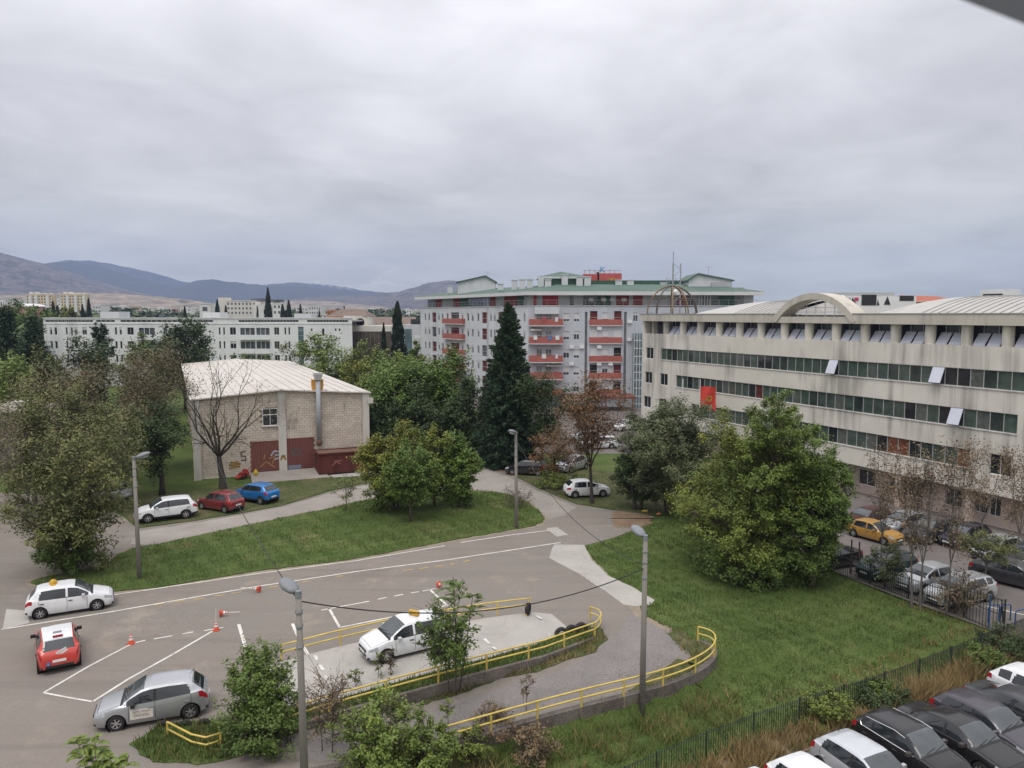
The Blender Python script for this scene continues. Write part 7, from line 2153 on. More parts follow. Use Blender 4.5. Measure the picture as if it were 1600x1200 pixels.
# ------------------------------------------------------------------ cars by the office
ZP = -.85
HO = math.atan2(-.416, -.909)       # nose out from the building
HA = math.atan2(-.909, .416)        # along the building, towards the camera
car_by_wheels('boxcar', 'old yellow taxi style saloon beside the big green bush', 'taxi', (1383,852), (1333,838), 'r', ZP, cat='car')
for kind, lb, col, u, v, h in (
    ('hatch', 'dark maroon car behind the yellow taxi, close to the office wall', 'maroon', 1356, 822, HO),
    ('hatch', 'silver hatchback facing out from the office wall behind the yellow taxi', 'silver', 1412, 829, HO),
    ('suv', 'dark grey off roader facing out between the silver hatchback and the thin trees', 'grey', 1455, 843, HO),
    ('hatch', 'navy hatchback facing out behind the thin brown leaved trees', 'navy', 1507, 850, HO),
    ('hatch', 'light silver car facing out near the right edge behind the thin trees', 'lightsilver', 1556, 870, HO),
    ('sedan', 'dark grey saloon facing out at the far right by the office wall', 'grey', 1612, 880, HO),
    ('crossover', 'dark teal hatchback nosed up to the iron fence behind a small shrub', 'teal', 1385, 899, HO),
    ('small', 'pale silver hatchback second along the iron fence', 'pale', 1446, 918, HO),
    ('wagon', 'light grey estate car nosed up to the fence among thin trunks', 'pale', 1500, 938, HO),
    ('sedan', 'black saloon at the left end of the fence beside the big bush', 'black', 1296, 884, HO),
):
    x, y = G(u, v, ZP); car(kind, lb, col, x, y, h, ZP)
dK = car_kind('sedan'); r_ = Vector(G(1538,907,ZP)); hd_ = Vector((math.cos(HA+.25), math.sin(HA+.25))); n_ = Vector((-hd_.y, hd_.x))
cen = r_ + hd_*(dK['L']/2-(dK['L']-dK['of']-dK['wb'])) + n_*(dK['W']/2-.12)
car('sedan', 'dark grey saloon standing across the lane at the right edge', 'grey', cen.x, cen.y, HA+.25, ZP, trim_handles=False)

# ------------------------------------------------------------------ near car park
ZN = -.89
hv = Vector(G(1344,1189,.5))-Vector(G(1283,1151,.5)); hv.normalize(); HN = math.atan2(hv.y, hv.x); nv = Vector((-hv.y, hv.x))
for kind, lb, col, u, v, dz, k in (
    ('hatch', 'white hatchback roof cut off by the lower edge, leftmost of the row', 'white', 1117, 1222, .9, {}),
    ('hatch', 'white hatchback at the lower edge just left of the silver one', 'white', 1192, 1197, .9, {}),
    ('hatch', 'light silver hatchback with a roof aerial in the near row', 'lightsilver', 1266, 1160, .9, {}),
    ('crossover', 'black crossover with chrome window line right of the silver hatchback', 'black', 1331, 1127, .95, {}),
    ('sedan', 'black saloon with a sloping tail in the middle of the near row', 'black', 1398, 1110, .85, {}),
    ('hatch', 'dark violet grey hatchback right of the black saloon', 'purple', 1452, 1093, .92, {}),
    ('sedan', 'dark grey saloon between the violet grey hatchback and white estate', 'grey', 1503, 1074, .9, {}),
    ('wagon', 'white estate car with dark side windows near the right edge', 'white', 1543, 1051, .95, {}),
    ('hatch', 'navy car nose just entering at the right edge beyond the white estate', 'navy', 1600, 1034, .9, {}),
):
    dK = car_kind(kind); q = Vector(G(u, v, ZN+dz)); cen = q + hv*(dK['L']/2-.12) + nv*(dK['W']/2-.1)
    o = car(kind, lb, col, cen.x, cen.y, HN, ZN, trim_handles=False)
    if 'chrome' in lb:
        X0 = dK['L']/2
        for s in (1,-1): B().path([(X0-dK['xc']-.25,s*.845,.985),(X0-2.2,s*.862,1.03),(X0-3.5,s*.86,1.09),(X0-3.62,s*.80,1.2),(X0-3.4,s*.735,1.43),(X0-2.2,s*.71,1.485),(X0-1.75,s*.74,1.42)], .013, 4).build('chrome_line', CHROME, o)
    if 'aerial' in lb: B().path([(-1.3,0,1.44),(-1.48,0,1.66)], .009, 5).build('aerial', TRIM, o)

# ------------------------------------------------------------------ trees
# dark conifers in the middle
x = uv_at(794, 79); conifer('conifer', 'tall dark conifer in front of the grey apartment block', x, 79, hpx(472,79), 3.75, seed=5, levels=48, per=270, L=.34, Wd=.13, power=.62, base=.03, tilt=-.1)
branch_tree('dark_tree', 'ragged dark tree right of the tall conifer, its top below the balconies', uv_at(850,76), 76, hpx(590,76), 2.7, seed=6, trunk_r=.17, bark=BARK_D, leaves='dark', per=26, L=.24, Wd=.13, sig=.4, nmain=6, rise=.8)
x = uv_at(766, 84); conifer('conifer', 'dull green pointed conifer left of the tall dark one', x, 84, hpx(562,84), 2.2, seed=7, levels=20, per=70, L=.5, Wd=.2)
cypress('tall broad cypress left of the grey apartment block', 622, 470, 13, 150, 3, 7000, .5, .22, .55)
cypress('small thin cypress just left of the tall broad cypress', 600, 504, 7, 152, 4, 2500, .45, .2, .7)
cypress('tall cypress behind the white flats beside the dark roofed hall', 421, 449, 8, 330, 5, 3500, .9, .45, .75)
cypress('broad twin topped cypress clump right of the tallest far cypress', 448, 469, 9.5, 320, 6, 2500, .9, .45, .6, ((-.5,0,.92),(.45,.2,1.0),(0,.1,.8)))
cypress('small far cypress right of the clump over the white flats', 471, 475, 5, 330, 7, 1500, .8, .4, .6)
cypress('far cypress beside the square school tower', 342, 468, 6.5, 340, 8, 2200, .9, .45, .7)
cypress('short far cypress before the school block windows', 355, 477, 4, 330, 9, 1300, .8, .4)
cypress('thin far cypress in front of the pale school wing', 404, 478, 2.6, 340, 10, 900, .7, .35)
cypress('far cypress between the two yellowish tower blocks', 86.5, 470, 4.6, 330, 11, 1700, .8, .4, .5)
cypress('far cypress right of the yellowish tower blocks, the tallest there', 142, 466, 5.2, 330, 12, 1900, .8, .4, .55)
cypress('slim far cypress before the right yellowish tower block', 132, 475, 3.8, 330, 13, 1300, .8, .4)
cypress('round dark treetop touching the cypress between the tower blocks', 93, 477, 4.5, 332, 17, 1300, .8, .4, .35)
cypress('thin pointed cypress over the cream house roofs', 500, 484, 2.6, 300, 14, 900, .7, .35)
cypress('dark slim treetop behind the brown hipped roof', 539, 477.5, 2.6, 330, 15, 900, .7, .35)
cypress('slim far cypress before the left yellowish tower block', 72, 481, 3.2, 320, 16, 1200, .8, .4)
cypress('pointed far treetop left of the white cube house', 291, 478, 4, 330, 18, 1200, .8, .4)
tree_px('broadleaf_tree', 'yellowish far treetop below the right yellowish tower block', 109, 479, 505, 13, 300, leaves='yellow', nclump=26, per=60, L=.9, Wd=.6, seed=77, ground=0, twig=0)

T = tree_px
# left edge
T('pine_tree', 'dark pine at the very left edge, taller than its neighbour', 14, 486, 640, 34, 130, shape='cone', leaves='conif', nclump=90, per=110, L=.6, Wd=.25, seed=21, spread=.26, ground=0)
T('pine_tree', 'dark pine beside the left end of the white flats', 56, 489, 640, 26, 128, shape='cone', leaves='conif', nclump=80, per=110, L=.6, Wd=.25, seed=22, spread=.26, ground=0)
T('umbrella_pine', 'wide flat green pine crown below the yellowish tower blocks', 40, 480, 520, 50, 190, leaves='green', nclump=50, per=80, L=.8, Wd=.4, seed=23, ground=0)
T('broadleaf_tree', 'bright green tree at the left edge below the pines', 22, 556, 690, 55, 98, leaves='lime', nclump=60, per=130, L=.4, Wd=.26, seed=24, ground=0)
T('broadleaf_tree', 'olive green tree in front of the left corner of the white flats', 72, 540, 690, 42, 92, leaves='olive', nclump=55, per=120, L=.36, Wd=.22, seed=25, ground=0)
T('pine_tree', 'dark round topped pine standing against the white flats', 163, 499, 600, 19, 138, leaves='conif', nclump=34, per=110, L=.55, Wd=.25, seed=26, ground=0, spread=.3)
T('broadleaf_tree', 'tall loose green tree whose two tops rise against the white flats', 134, 512, 700, 44, 84, leaves='dark', nclump=64, per=120, L=.34, Wd=.2, seed=27, ground=0)
T('broadleaf_tree', 'dense dark green tree covering the middle of the white flats', 288, 497, 620, 44, 128, leaves='dark', nclump=80, per=150, L=.5, Wd=.3, seed=28, ground=0)
T('broadleaf_tree', 'low green tree below the flats near the hall roof corner', 225, 528, 640, 34, 120, leaves='green', nclump=45, per=120, L=.45, Wd=.28, seed=128, ground=0)
branch_tree('brown_tree', 'brownish thinly leaved tree left of the hall, the tallest brown one', uv_at(236,76), 76, hpx(540,76), 4.6, seed=29, trunk_r=.2, bark=BARK_G, leaves='brown', per=24, L=.24, Wd=.13, sig=.42, nmain=6)
branch_tree('brown_tree', 'brownish thin crown between the olive tree and hall', uv_at(172,70), 70, hpx(568,70), 4.4, seed=30, trunk_r=.18, bark=BARK_G, leaves='brown', per=24, L=.24, Wd=.13, sig=.42, nmain=6)
branch_tree('brown_tree', 'twiggy brown tree above the old brick shed', uv_at(92,68), 68, hpx(578,68), 4.6, seed=31, trunk_r=.18, bark=BARK_G, leaves='brown', per=20, L=.24, Wd=.13, sig=.42, nmain=6)
T('broadleaf_tree', 'dark green tree with a visible trunk behind the white crossover', 246, 625, 742, 46, 66, leaves='dark', nclump=55, per=110, L=.25, Wd=.14, seed=32, ground=0, trunk_r=.26, bark=BARK_D)
T('broadleaf_tree', 'olive tree in the gap left of the far lamp post', 160, 615, 775, 58, 60, leaves='olive', nclump=75, per=110, L=.24, Wd=.11, seed=33, ground=0, trunk_r=.2)
branch_tree('brown_tree', 'half bare greyish green tree right in front of the brick shed roof box', uv_at(40,62), 62, hpx(605,62), 4.4, seed=35, trunk_r=.17, bark=BARK_G, leaves='olive', per=26, L=.22, Wd=.12, sig=.4, nmain=6)
T('broadleaf_tree', 'olive green tree filling the gap between the brick shed and the feathery tree', 112, 600, 780, 52, 63, leaves='olive', nclump=80, per=110, L=.24, Wd=.11, seed=135, ground=0, trunk_r=.18)
branch_tree('brown_tree', 'thin leaning brown tree by the brick shed wall', uv_at(24,58), 58, hpx(650,58), 3.2, seed=34, trunk_r=.14, bark=BARK_G, leaves='brown', per=10, L=.22, Wd=.12, sig=.35)
# the feathery left tree
x, y = G(108, 893)
tree('feathery_tree', 'sprawling feathery olive tree on the left end of the grass island', 'tree', x, y, 9.4, 4.2, rz=4.5, crown_c=4.9, leaves='olive', nclump=150, per=150, L=.27, Wd=.10, seed=41, trunk_r=.2, droop=.4, spread=.25, twig=.7, inner=.1, ry=3.6, stems=2)
tree('feathery_tree', 'dark leafy basal shoots around the trunk of the feathery olive tree', 'tree', x+.1, y-.3, 3.4, 2.0, rz=1.7, crown_c=1.75, leaves='green', nclump=60, per=120, L=.24, Wd=.09, seed=141, trunk_r=.05, droop=.4, spread=.3, stems=3)
# bare tree before the hall
x, y = at(343, 600, 68.5)[:2]
branch_tree('bare_tree', 'nearly bare dark branched tree standing in front of the hall wall', x, y, hpx(558,68.5), 4.9, seed=46, trunk_r=.34, bark=BARK_D, leaves='olive', per=1.6, L=.19, Wd=.11, sig=.3, fork=.24, nmain=6, rise=.62, side=3)
# between hall and conifer
T('broadleaf_tree', 'light green tree behind the hall in front of the white flats', 506, 518, 640, 46, 124, leaves='lime', nclump=70, per=120, L=.45, Wd=.28, seed=51, ground=0)
T('broadleaf_tree', 'mid green tree behind the left half of the hall roof', 385, 548, 640, 42, 136, leaves='green', nclump=50, per=110, L=.5, Wd=.3, seed=52, ground=0)
T('broadleaf_tree', 'olive tree behind the hall roof between two green ones', 440, 545, 640, 34, 134, leaves='olive', nclump=45, per=110, L=.5, Wd=.3, seed=53, ground=0)
T('broadleaf_tree', 'olive yellow tree in front of the beige hall', 572, 540, 650, 44, 122, leaves='mixed', nclump=60, per=120, L=.45, Wd=.28, seed=54, ground=0)
T('broadleaf_tree', 'grey green tree below the tall broad cypress', 640, 548, 650, 40, 118, leaves='mixed', nclump=55, per=120, L=.45, Wd=.28, seed=55, ground=0)
T('broadleaf_tree', 'green and rusty tree just behind the right end of the hall', 568, 568, 700, 42, 96, leaves='mixed', nclump=65, per=130, L=.36, Wd=.22, seed=56, ground=0, leaf2='yellow', frac2=.12)
T('broadleaf_tree', 'big green tree with a broad crown right of the hall', 628, 556, 735, 62, 88, leaves='fresh', nclump=150, per=150, L=.34, Wd=.21, seed=57, ground=0, trunk_r=.3)
T('broadleaf_tree', 'big green tree between the broad one and the conifers', 690, 548, 735, 58, 90, leaves='fresh', nclump=150, per=150, L=.34, Wd=.21, seed=58, ground=0, trunk_r=.3)
T('broadleaf_tree', 'shaded dark tree below the big green crowns right of the hall', 655, 610, 735, 60, 83, leaves='dark', nclump=80, per=140, L=.32, Wd=.2, seed=59, ground=0)
T('broadleaf_tree', 'dark tree left of the tall conifer at ground level', 730, 600, 730, 42, 82, leaves='dark', nclump=70, per=140, L=.32, Wd=.2, seed=60, ground=0)
T('broadleaf_tree', 'dark tree in the shadow behind the yellow green island trees', 596, 625, 735, 40, 82, leaves='dark', nclump=60, per=140, L=.32, Wd=.2, seed=160, ground=0)
T('broadleaf_tree', 'small green crown in front of the white annex', 652, 530, 600, 14, 150, leaves='lime', nclump=24, per=90, L=.5, Wd=.3, seed=61, ground=0)
# island
x, y = G(624, 797)
tree('broadleaf_tree', 'multi stemmed tree turning yellow on the left of the island', 'tree', x-.4, y, 6.6, 3.0, rz=3.3, crown_c=3.25, leaves='lime', nclump=170, per=150, L=.2, Wd=.12, seed=71, z0=.05, trunk_r=.14, stems=3, leaf2='yellow', frac2=.42, spread=.26)
tree('broadleaf_tree', 'upright yellow green tree behind the slim one on the island', 'tree', x+2.7, y+1.2, 6.7, 2.2, rz=3.1, crown_c=3.4, leaves='lime', nclump=110, per=150, L=.2, Wd=.12, seed=72, z0=.05, trunk_r=.12, leaf2='yellow', frac2=.3, spread=.26)
x, y = G(642, 816)
tree('broadleaf_tree', 'slim green tree with a thin bare trunk at the front of the island', 'tree', x, y, 6.0, 1.95, rz=2.4, crown_c=3.55, leaves='fresh', nclump=100, per=140, L=.19, Wd=.11, seed=73, z0=.05, trunk_r=.10, spread=.27)
x, y = G(718, 793)
tree('broadleaf_tree', 'rounded fresh green tree on the right of the island', 'tree', x, y, 6.2, 1.75, rz=2.8, crown_c=3.1, leaves='fresh', nclump=120, per=160, L=.19, Wd=.11, seed=74, z0=.05, trunk_r=.13, spread=.27)
x, y = G(541, 797)
tree('sapling', 'thin leafy sapling by the gravel path on the island', 'sapling', x, y, 2.7, 1.05, rz=1.1, crown_c=1.6, leaves='lime', nclump=22, per=22, L=.16, Wd=.09, seed=75, z0=.05, trunk_r=.04, twig=.8)
x, y = G(812, 792)
tree('shrub', 'dry leafless shrub around the foot of the island tip lamp post', 'shrub', x, y, 1.7, 1.5, rz=.85, crown_c=.85, leaves='dry', nclump=38, per=7, L=.12, Wd=.07, seed=76, z0=.05, trunk_r=.03, stems=3, twig=.8)
# brown tree and bushes by the white hatchback
x, y = G(925, 787)
branch_tree('autumn_tree', 'tall thin tree with rusty brown leaves beside the white hatchback', x, y, hpx(594,y), 3.3, seed=81, trunk_r=.18, bark=BARK_D, leaves='rust', per=24, L=.2, Wd=.12, sig=.34, nmain=6, fork=.3, rise=.85)
tree('autumn_tree', 'smaller rusty tree left of the tall rusty one', 'tree', uv_at(866,70), 70, 5.6, 2.3, rz=2.4, crown_c=3.1, leaves='rust', nclump=60, per=60, L=.2, Wd=.12, seed=82, trunk_r=.09, bark=BARK_D, z0=0, inner=.1)
tree('shrub', 'dull green low shrubs in front of the parked silver grey hatchback', 'shrub', uv_at(878,69), 69, 1.5, 2.6, rz=.8, crown_c=.75, leaves='mixed', nclump=40, per=70, L=.18, Wd=.1, seed=83, trunk_r=.04, z0=0, stems=3)
T('large_bush', 'big rounded grey green bush between the rusty tree and the mixed green tree', 1050, 612, 800, 86, 60, leaves='grey', nclump=210, per=190, L=.2, Wd=.1, seed=84, cat='bush', spread=.2, trunk_r=.25, stems=3, ground=-.1)
T('large_bush', 'dark shaded bush at the foot of the grey green one', 1000, 690, 800, 48, 61, leaves='dark', nclump=80, per=150, L=.2, Wd=.1, seed=85, cat='bush', spread=.26, stems=2, ground=0)
x, y = G(1185, 905, -.6)
tree('mixed_green_tree', 'huge yellowish green tree reaching down to the lawn', 'tree', x, y+2.2, 10.4, 4.9, rz=5.2, crown_c=4.5, leaves='mixed', nclump=420, per=170, L=.17, Wd=.085, seed=86, trunk_r=.3, spread=.15, inner=.45, ry=4.4, leaf2='yellow', frac2=.06)
tree('mixed_green_tree', 'bright green pointed tree rising over the top of the huge yellowish green one', 'tree', uv_at(1216,46.4), 46.4, hpx(600,46.4)+.7, 2.6, rz=4.4, crown_c=hpx(600,46.4)+.7-4.3, leaves='lime', nclump=190, per=150, L=.17, Wd=.085, seed=87, trunk_r=.26, spread=.16, inner=.3)
tree('mixed_green_tree', 'green shoulder tree on the right flank of the huge yellowish green one', 'tree', uv_at(1276,47), 47, hpx(655,47)+.8, 2.6, rz=4.4, crown_c=hpx(655,47)+.8-4.4, leaves='fresh', nclump=170, per=140, L=.17, Wd=.085, seed=187, trunk_r=.2, spread=.16)
tree('bush', 'dark leafy skirt of low shoots at the foot of the huge yellowish green tree', 'bush', x+.3, y+.3, 2.6, 4.2, rz=1.5, crown_c=1.2, leaves='green', nclump=150, per=110, L=.16, Wd=.08, seed=188, trunk_r=.06, stems=4, spread=.3, ry=2.2)
tree('mixed_green_tree', 'dark green right flank tree overhanging the iron fence by the black saloon', 'tree', uv_at(1282,46), 46, 8.2, 2.5, rz=3.9, crown_c=4.3, leaves='green', nclump=120, per=170, L=.17, Wd=.085, seed=88, trunk_r=.16, spread=.22)
# thin trees by the office
for i, (u, d, vt, hw, lb, lv, per) in enumerate((
    (1392, 47, 690, 34, 'thin brown leaved tree in front of the yellow taxi', 'dry', 30),
    (1444, 42.5, 722, 30, 'slender twin tree left in the row along the iron fence', 'dry', 26),
    (1458, 42.2, 700, 34, 'slender tree with the longest pale trunk in the fence row', 'dry', 26),
    (1500, 41.5, 690, 42, 'thin tree with rusty tufts in the middle of the fence row', 'dry', 34),
    (1556, 52, 690, 50, 'bushy dry leaved tree against the office wall at the right', 'dry', 34),
    (1600, 49, 705, 40, 'dry leaved tree cut by the right edge', 'dry', 34))):
    x, y = uv_at(u, d), d
    h = hpx(vt, d)+.9
    branch_tree('thin_tree', lb, x, y, h, hw*d/CAM_F*1.05, seed=90+i, z0=-.9, trunk_r=.075, bark=BARK_G, leaves=lv, per=per*.22, L=.16, Wd=.085, sig=.22, nmain=4, fork=.34, rise=.85)
x, y = G(1380, 916, -.9)
tree('shrub', 'small dark green shrub on the fence before the dark teal hatchback', 'shrub', x, y-.2, 2.9, 1.15, rz=1.4, crown_c=1.5, leaves='grey', nclump=40, per=60, L=.15, Wd=.08, seed=97, z0=-.9, trunk_r=.05)
x, y = G(1490, 900, -.9)
tree('thin_tree', 'low tree with greenish tufted crown over the parked cars', 'tree', x, y-3.2, 3.9, 1.7, rz=.9, crown_c=3.0, leaves='olive', nclump=44, per=75, L=.15, Wd=.08, seed=98, z0=-.9, trunk_r=.08, bark=BARK_G)
x, y = G(1505, 962, -.9)
tree('shrub', 'dry tangled shrub at the fence corner beside the gate', 'shrub', x, y+.2, 2.3, 1.5, rz=1.1, crown_c=1.15, leaves='dry', nclump=55, per=30, L=.14, Wd=.08, seed=99, z0=-.9, trunk_r=.04, stems=4, twig=.9)
# near shrubs
x, y = uv_at(392, 27.6), 27.6
tree('bush', 'dense dark green bush between the silver car and nearest lamp post', 'bush', x, y, 3.6, 1.3, rz=1.9, crown_c=1.7, leaves='green', nclump=105, per=95, L=.13, Wd=.08, seed=101, shoot=1.5, z0=0, trunk_r=.05, stems=4, spread=.26, twig=.6)
tree('bush', 'low spreading green shoots around the foot of the dense bush', 'bush', x+.3, y-1.1, 1.9, 1.5, rz=.95, crown_c=.9, leaves='green', nclump=70, per=85, L=.12, Wd=.075, seed=102, z0=0, trunk_r=.04, stems=3, spread=.3)
xg, yg = G(708, 1080, .4)
tree('young_tree', 'young loose leaved tree hiding the tail of the white car on the ramp', 'tree', xg, yg, hpx(903,yg)-.4, 1.3, rz=1.55, crown_c=2.45, leaves='green', nclump=64, per=46, L=.2, Wd=.075, seed=103, z0=.4, trunk_r=.05, twig=.8, inner=.15, spread=.3, lean=(-.25,0), droop=.3, shoot=1.25, stems=2)
pinnate('feather_leaf_sapling', 'feather leaved sapling whose plume tops the young loose tree on the ramp verge', xg+.12, yg+.12, hpx(903,yg)-.35, fronds=17, fl=.8, seed=104, stems=((-.05,0),(.75,.1)), leaves='green', z0=.4, leaflet=.13, low=.62, spread=.5, trunk_r=.035)
x, y = uv_at(585, 25.2), 25.2
tree('bush', 'large light green bush at the lower edge right of the nearest lamp post', 'bush', x, y, 2.9, 1.5, rz=1.6, crown_c=1.2, leaves='lime', nclump=95, per=85, L=.14, Wd=.075, seed=104, shoot=1.5, z0=-.2, trunk_r=.05, stems=5, spread=.24, twig=.7, droop=.2)
tree('bush', 'light green bush sprawling over the left end of the long handrail', 'bush', x+1.5, y+.2, 2.0, 1.15, rz=1.1, crown_c=.85, leaves='lime', nclump=90, per=95, L=.13, Wd=.075, seed=105, z0=-.4, trunk_r=.05, stems=4, spread=.27, droop=.3)
tree('sapling', 'tall brown leaved sapling between the nearest lamp post and light green bush', 'sapling', uv_at(500,26.5), 26.5, 3.2, .95, rz=1.55, crown_c=1.65, leaves='dry', nclump=44, per=24, L=.10, Wd=.06, seed=106, z0=0, trunk_r=.028, stems=3, twig=.9, inner=.1)
pinnate('shrub', 'green leafy shoots poking up at the lower left edge', uv_at(118,22.6), 22.6, hpx(1152,22.6), fronds=34, fl=.5, seed=107, stems=((-.5,0),(0,.1),(.45,0),(1.0,-.1)), leaves='lime', z0=0, cat='shrub', leaflet=.13, trunk_r=.025, low=.3, spread=.35)
for i, (u, v, h, lb) in enumerate(((592,1062,1.5,'thin weed stem with a few leaves beside the front wheel on the ramp'),(556,1075,1.3,'spindly weed on the ramp verge left of the white car'),(610,1058,1.7,'pale dry weed stalk in front of the ramp car door'),(822,1100,2.0,'thin yellowing weed behind the long handrail'),(700,1128,1.3,'small weed on the lower path near the light green bush'))):
    x, y = G(u, v, .3)
    tree('weed', lb, 'weed', x, y, h, .3, rz=h*.4, crown_c=h*.6, leaves='dry' if i in (2,3) else 'lime', nclump=14, per=10, L=.12, Wd=.06, seed=110+i, z0=.1, trunk_r=.014, twig=.8)
for i, (u, v, h, r, lv, lb) in enumerate(((770,1165,1.7,.9,'dry','dry weed thicket below the wall near the light green bush'),(830,1190,1.5,1.0,'dry','brownish weed thicket at the lower edge under the handrail posts'),(735,1195,1.6,.8,'mixed','greenish weed clump at the lower edge left of the brownish thicket'))):
    x, y = G(u, v, -.9)
    tree('weed_clump', lb, 'weeds', x, y, h, r, rz=h*.5, crown_c=h*.5, leaves=lv, nclump=50, per=40, L=.14, Wd=.05, seed=120+i, z0=-.95, trunk_r=.02, stems=4, twig=.8, inner=.1)
# ivy and shrubs on the bank behind the fence
for i, (u, v, h, r, lv, lb) in enumerate(((1575,1015,1.3,1.4,'dark','dark green ivy mound on the bank near the right edge'),(1530,1035,1.0,1.0,'green','green ivy tongue between dry grass and the white estate'),(1290,1115,1.3,1.1,'mixed','yellow green shrub growing through the diagonal fence'),(1380,1098,.9,1.1,'dark','dark low shrub behind the black crossover'),(1365,1085,1.0,.8,'green','small green shrub inside the dry grass bank'))):
    x, y = G(u, v, -.6)
    tree('bank_shrub', lb, 'shrub', x, y, h, r, rz=h*.55, crown_c=h*.5, leaves=lv, nclump=70, per=75, L=.11, Wd=.07, seed=130+i, z0=-.95, trunk_r=.02, stems=3)

# ------------------------------------------------------------------ old brick shed at the left edge
sh_d = 74.0
shx0, shx1 = uv_at(-140, sh_d), uv_at(75, sh_d)
shed = thing('brick_shed', 'long low grey brick shed behind the trees at the left edge', 'shed', (shx0, sh_d, 0))
SB = mat('grey_brown_brick', (0.22,0.18,0.155), 0.92, 0.2, 0.6, island=.25)
sw, shh = shx1-shx0, hpx(645, sh_d)
B().box(0,.06,0,sw,7,shh).build('wall', MORTAR, shed)
b = B(); z = .02; rw_ = 0
while z < shh-.1:
    x = 0 if rw_ % 2 else -.25
    while x < sw:
        xa, xb = max(0,x+.012), min(sw,x+.488); 
        if xb > xa: b._add([(xa,.02,z),(xb,.02,z),(xb,.02,z+.2),(xa,.02,z+.2),(xa,.06,z),(xb,.06,z),(xb,.06,z+.2),(xa,.06,z+.2)], [(0,1,2,3),(3,2,6,7),(1,0,4,5)])
        x += .5
    z += .225; rw_ += 1
o = b.build('brick_courses', SB, shed); o['kind'] = 'stuff'
B().box(-.2,-.25,shh,sw+.2,7.2,shh+.14).build('roof_slab', MORTAR, shed)
bx0 = uv_at(6, sh_d+3)-shx0; B().box(bx0,3,shh+.14,bx0+1.9,4.6,hpx(628,sh_d+3)).build('roof_box', CREAM2, shed)

# ------------------------------------------------------------------ grass
GB = leafmat('grass_blades', [(0.044,0.072,0.017),(0.066,0.108,0.024),(0.092,0.138,0.033),(0.115,0.138,0.042)], .7, .12, dry=(0.28, .60, .74, (0.19,0.18,0.07), .5))
GL = leafmat('tall_pale_grass', [(0.09,0.135,0.036),(0.13,0.165,0.048),(0.18,0.18,0.07)], .7, .2)
GD = leafmat('straw_grass', [(0.22,0.15,0.07),(0.31,0.22,0.10),(0.38,0.28,0.145),(0.18,0.14,0.065)], .8, .15)
flat = lambda z: (lambda X, Y: np.full(X.shape, z))
blades('island_grass', ISLAND, 85, .16, .035, GB, flat(.06), 1, clumpy=.22)
tallz = P([(600,850),(700,800),(760,770),(820,790),(845,812),(790,828),(700,842)], 0)
blades('tall_grass', tallz, 26, .42, .035, GL, flat(.06), 2, clumpy=.55)
blades('tall_grass', P([(560,850),(620,815),(690,830),(640,856)]), 18, .35, .03, GL, flat(.06), 3, clumpy=.6)
FIELD = [G(915,856), G(960,842), G(1010,824), G(1080,800,-.4), G(1240,870,-.9), G(1400,925,-.95), G(1500,965,-.95), G(1580,985,-.95)] + [(p[0],p[1]) for p in NF[::-1]][1:] + [G(760,1260,-.95), G(690,1200,-.95)] + [(w[0]+.1,w[1]-.25) for w in WALL0[:8]] + [(WALL0[9][0]+.3, WALL0[9][1]), (WALL0[11][0]+.1, WALL0[11][1]+.3), G(1062,985), G(1045,983), G(1002,962), G(1000,950), G(1022,940), G(985,915), G(950,898), G(926,876)]
blades('field_grass', FIELD, 85, .16, .035, GB, terrain, 4, maxn=260000, clumpy=.22, hvar=lambda X, Y: .6+.6*(0.5+0.5*np.sin(X*.8+2*np.sin(Y*.5))*np.cos(Y*.9+1)))
blades('field_grass', FIELD, 16, .26, .035, GL, terrain, 5, clumpy=.68)
blades('wall_foot_grass', [(w[0]-.2,w[1]-.2) for w in WALL0[:8]]+[(WALL0[7][0]+1.5,WALL0[7][1]-.5)]+[(w[0]+1.5,w[1]-2.3) for w in WALL0[7::-1]], 90, .55, .04, GL, terrain, 6, clumpy=.45, lean=.9)
blades('wall_foot_grass', [(w[0]-.2,w[1]-.2) for w in WALL0[:8]]+[(WALL0[7][0]+1.5,WALL0[7][1]-.5)]+[(w[0]+1.5,w[1]-1.9) for w in WALL0[7::-1]], 60, .5, .035, GD, terrain, 7, clumpy=.62, lean=.9)
blades('field_weeds', FIELD, 30, .34, .04, LEAF['green'], terrain, 44, clumpy=.86)
blades('island_weeds', ISLAND, 22, .3, .04, LEAF['green'], flat(.06), 45, clumpy=.86)
# dry bank
BANK = [(p[0]+.15,p[1]-.15) for p in NF] + [G(1660,1000,-.9),G(1600,1040,-.9),G(1540,1066,-.9),G(1450,1103,-.9),G(1400,1120,-.9),G(1330,1142,-.9),G(1260,1172,-.9),G(1190,1205,-.9),G(1110,1240,-.9),G(960,1300,-.9)]
sheet('bank', ragged(BANK, .6, .1, 40), -.86, DIRT)
hv_ = lambda X, Y: 0.5+0.7*(0.5+0.5*np.sin(X*.9+1.3)*np.cos(Y*1.1))
blades('dry_bank_grass', BANK, 260, .85, .045, GD, flat(-.9), 8, lean=.85, hvar=hv_, maxn=120000, clumpy=.25)
blades('dry_bank_grass', BANK, 90, .55, .04, GL, flat(-.9), 9, lean=.8, clumpy=.5)
DF = [(p[0]-.2,p[1]+.25) for p in NF[4:10]] + [(p[0]-2.0,p[1]+1.8) for p in NF[9:3:-1]]
blades('dry_field_edge', DF, 60, .25, .04, GD, terrain, 10, clumpy=.5)
RE = [G(1420,938,-.9),G(1500,966,-.9),G(1560,990,-.9),G(1500,985,-.9),G(1430,960,-.9),G(1390,945,-.9)]
blades('dry_field_edge', RE, 60, .25, .04, GD, terrain, 11, clumpy=.4)
VERGE = [(p[0],p[1]) for p in LOR] + [(p[0],p[1]) for p in WLR[::-1]]
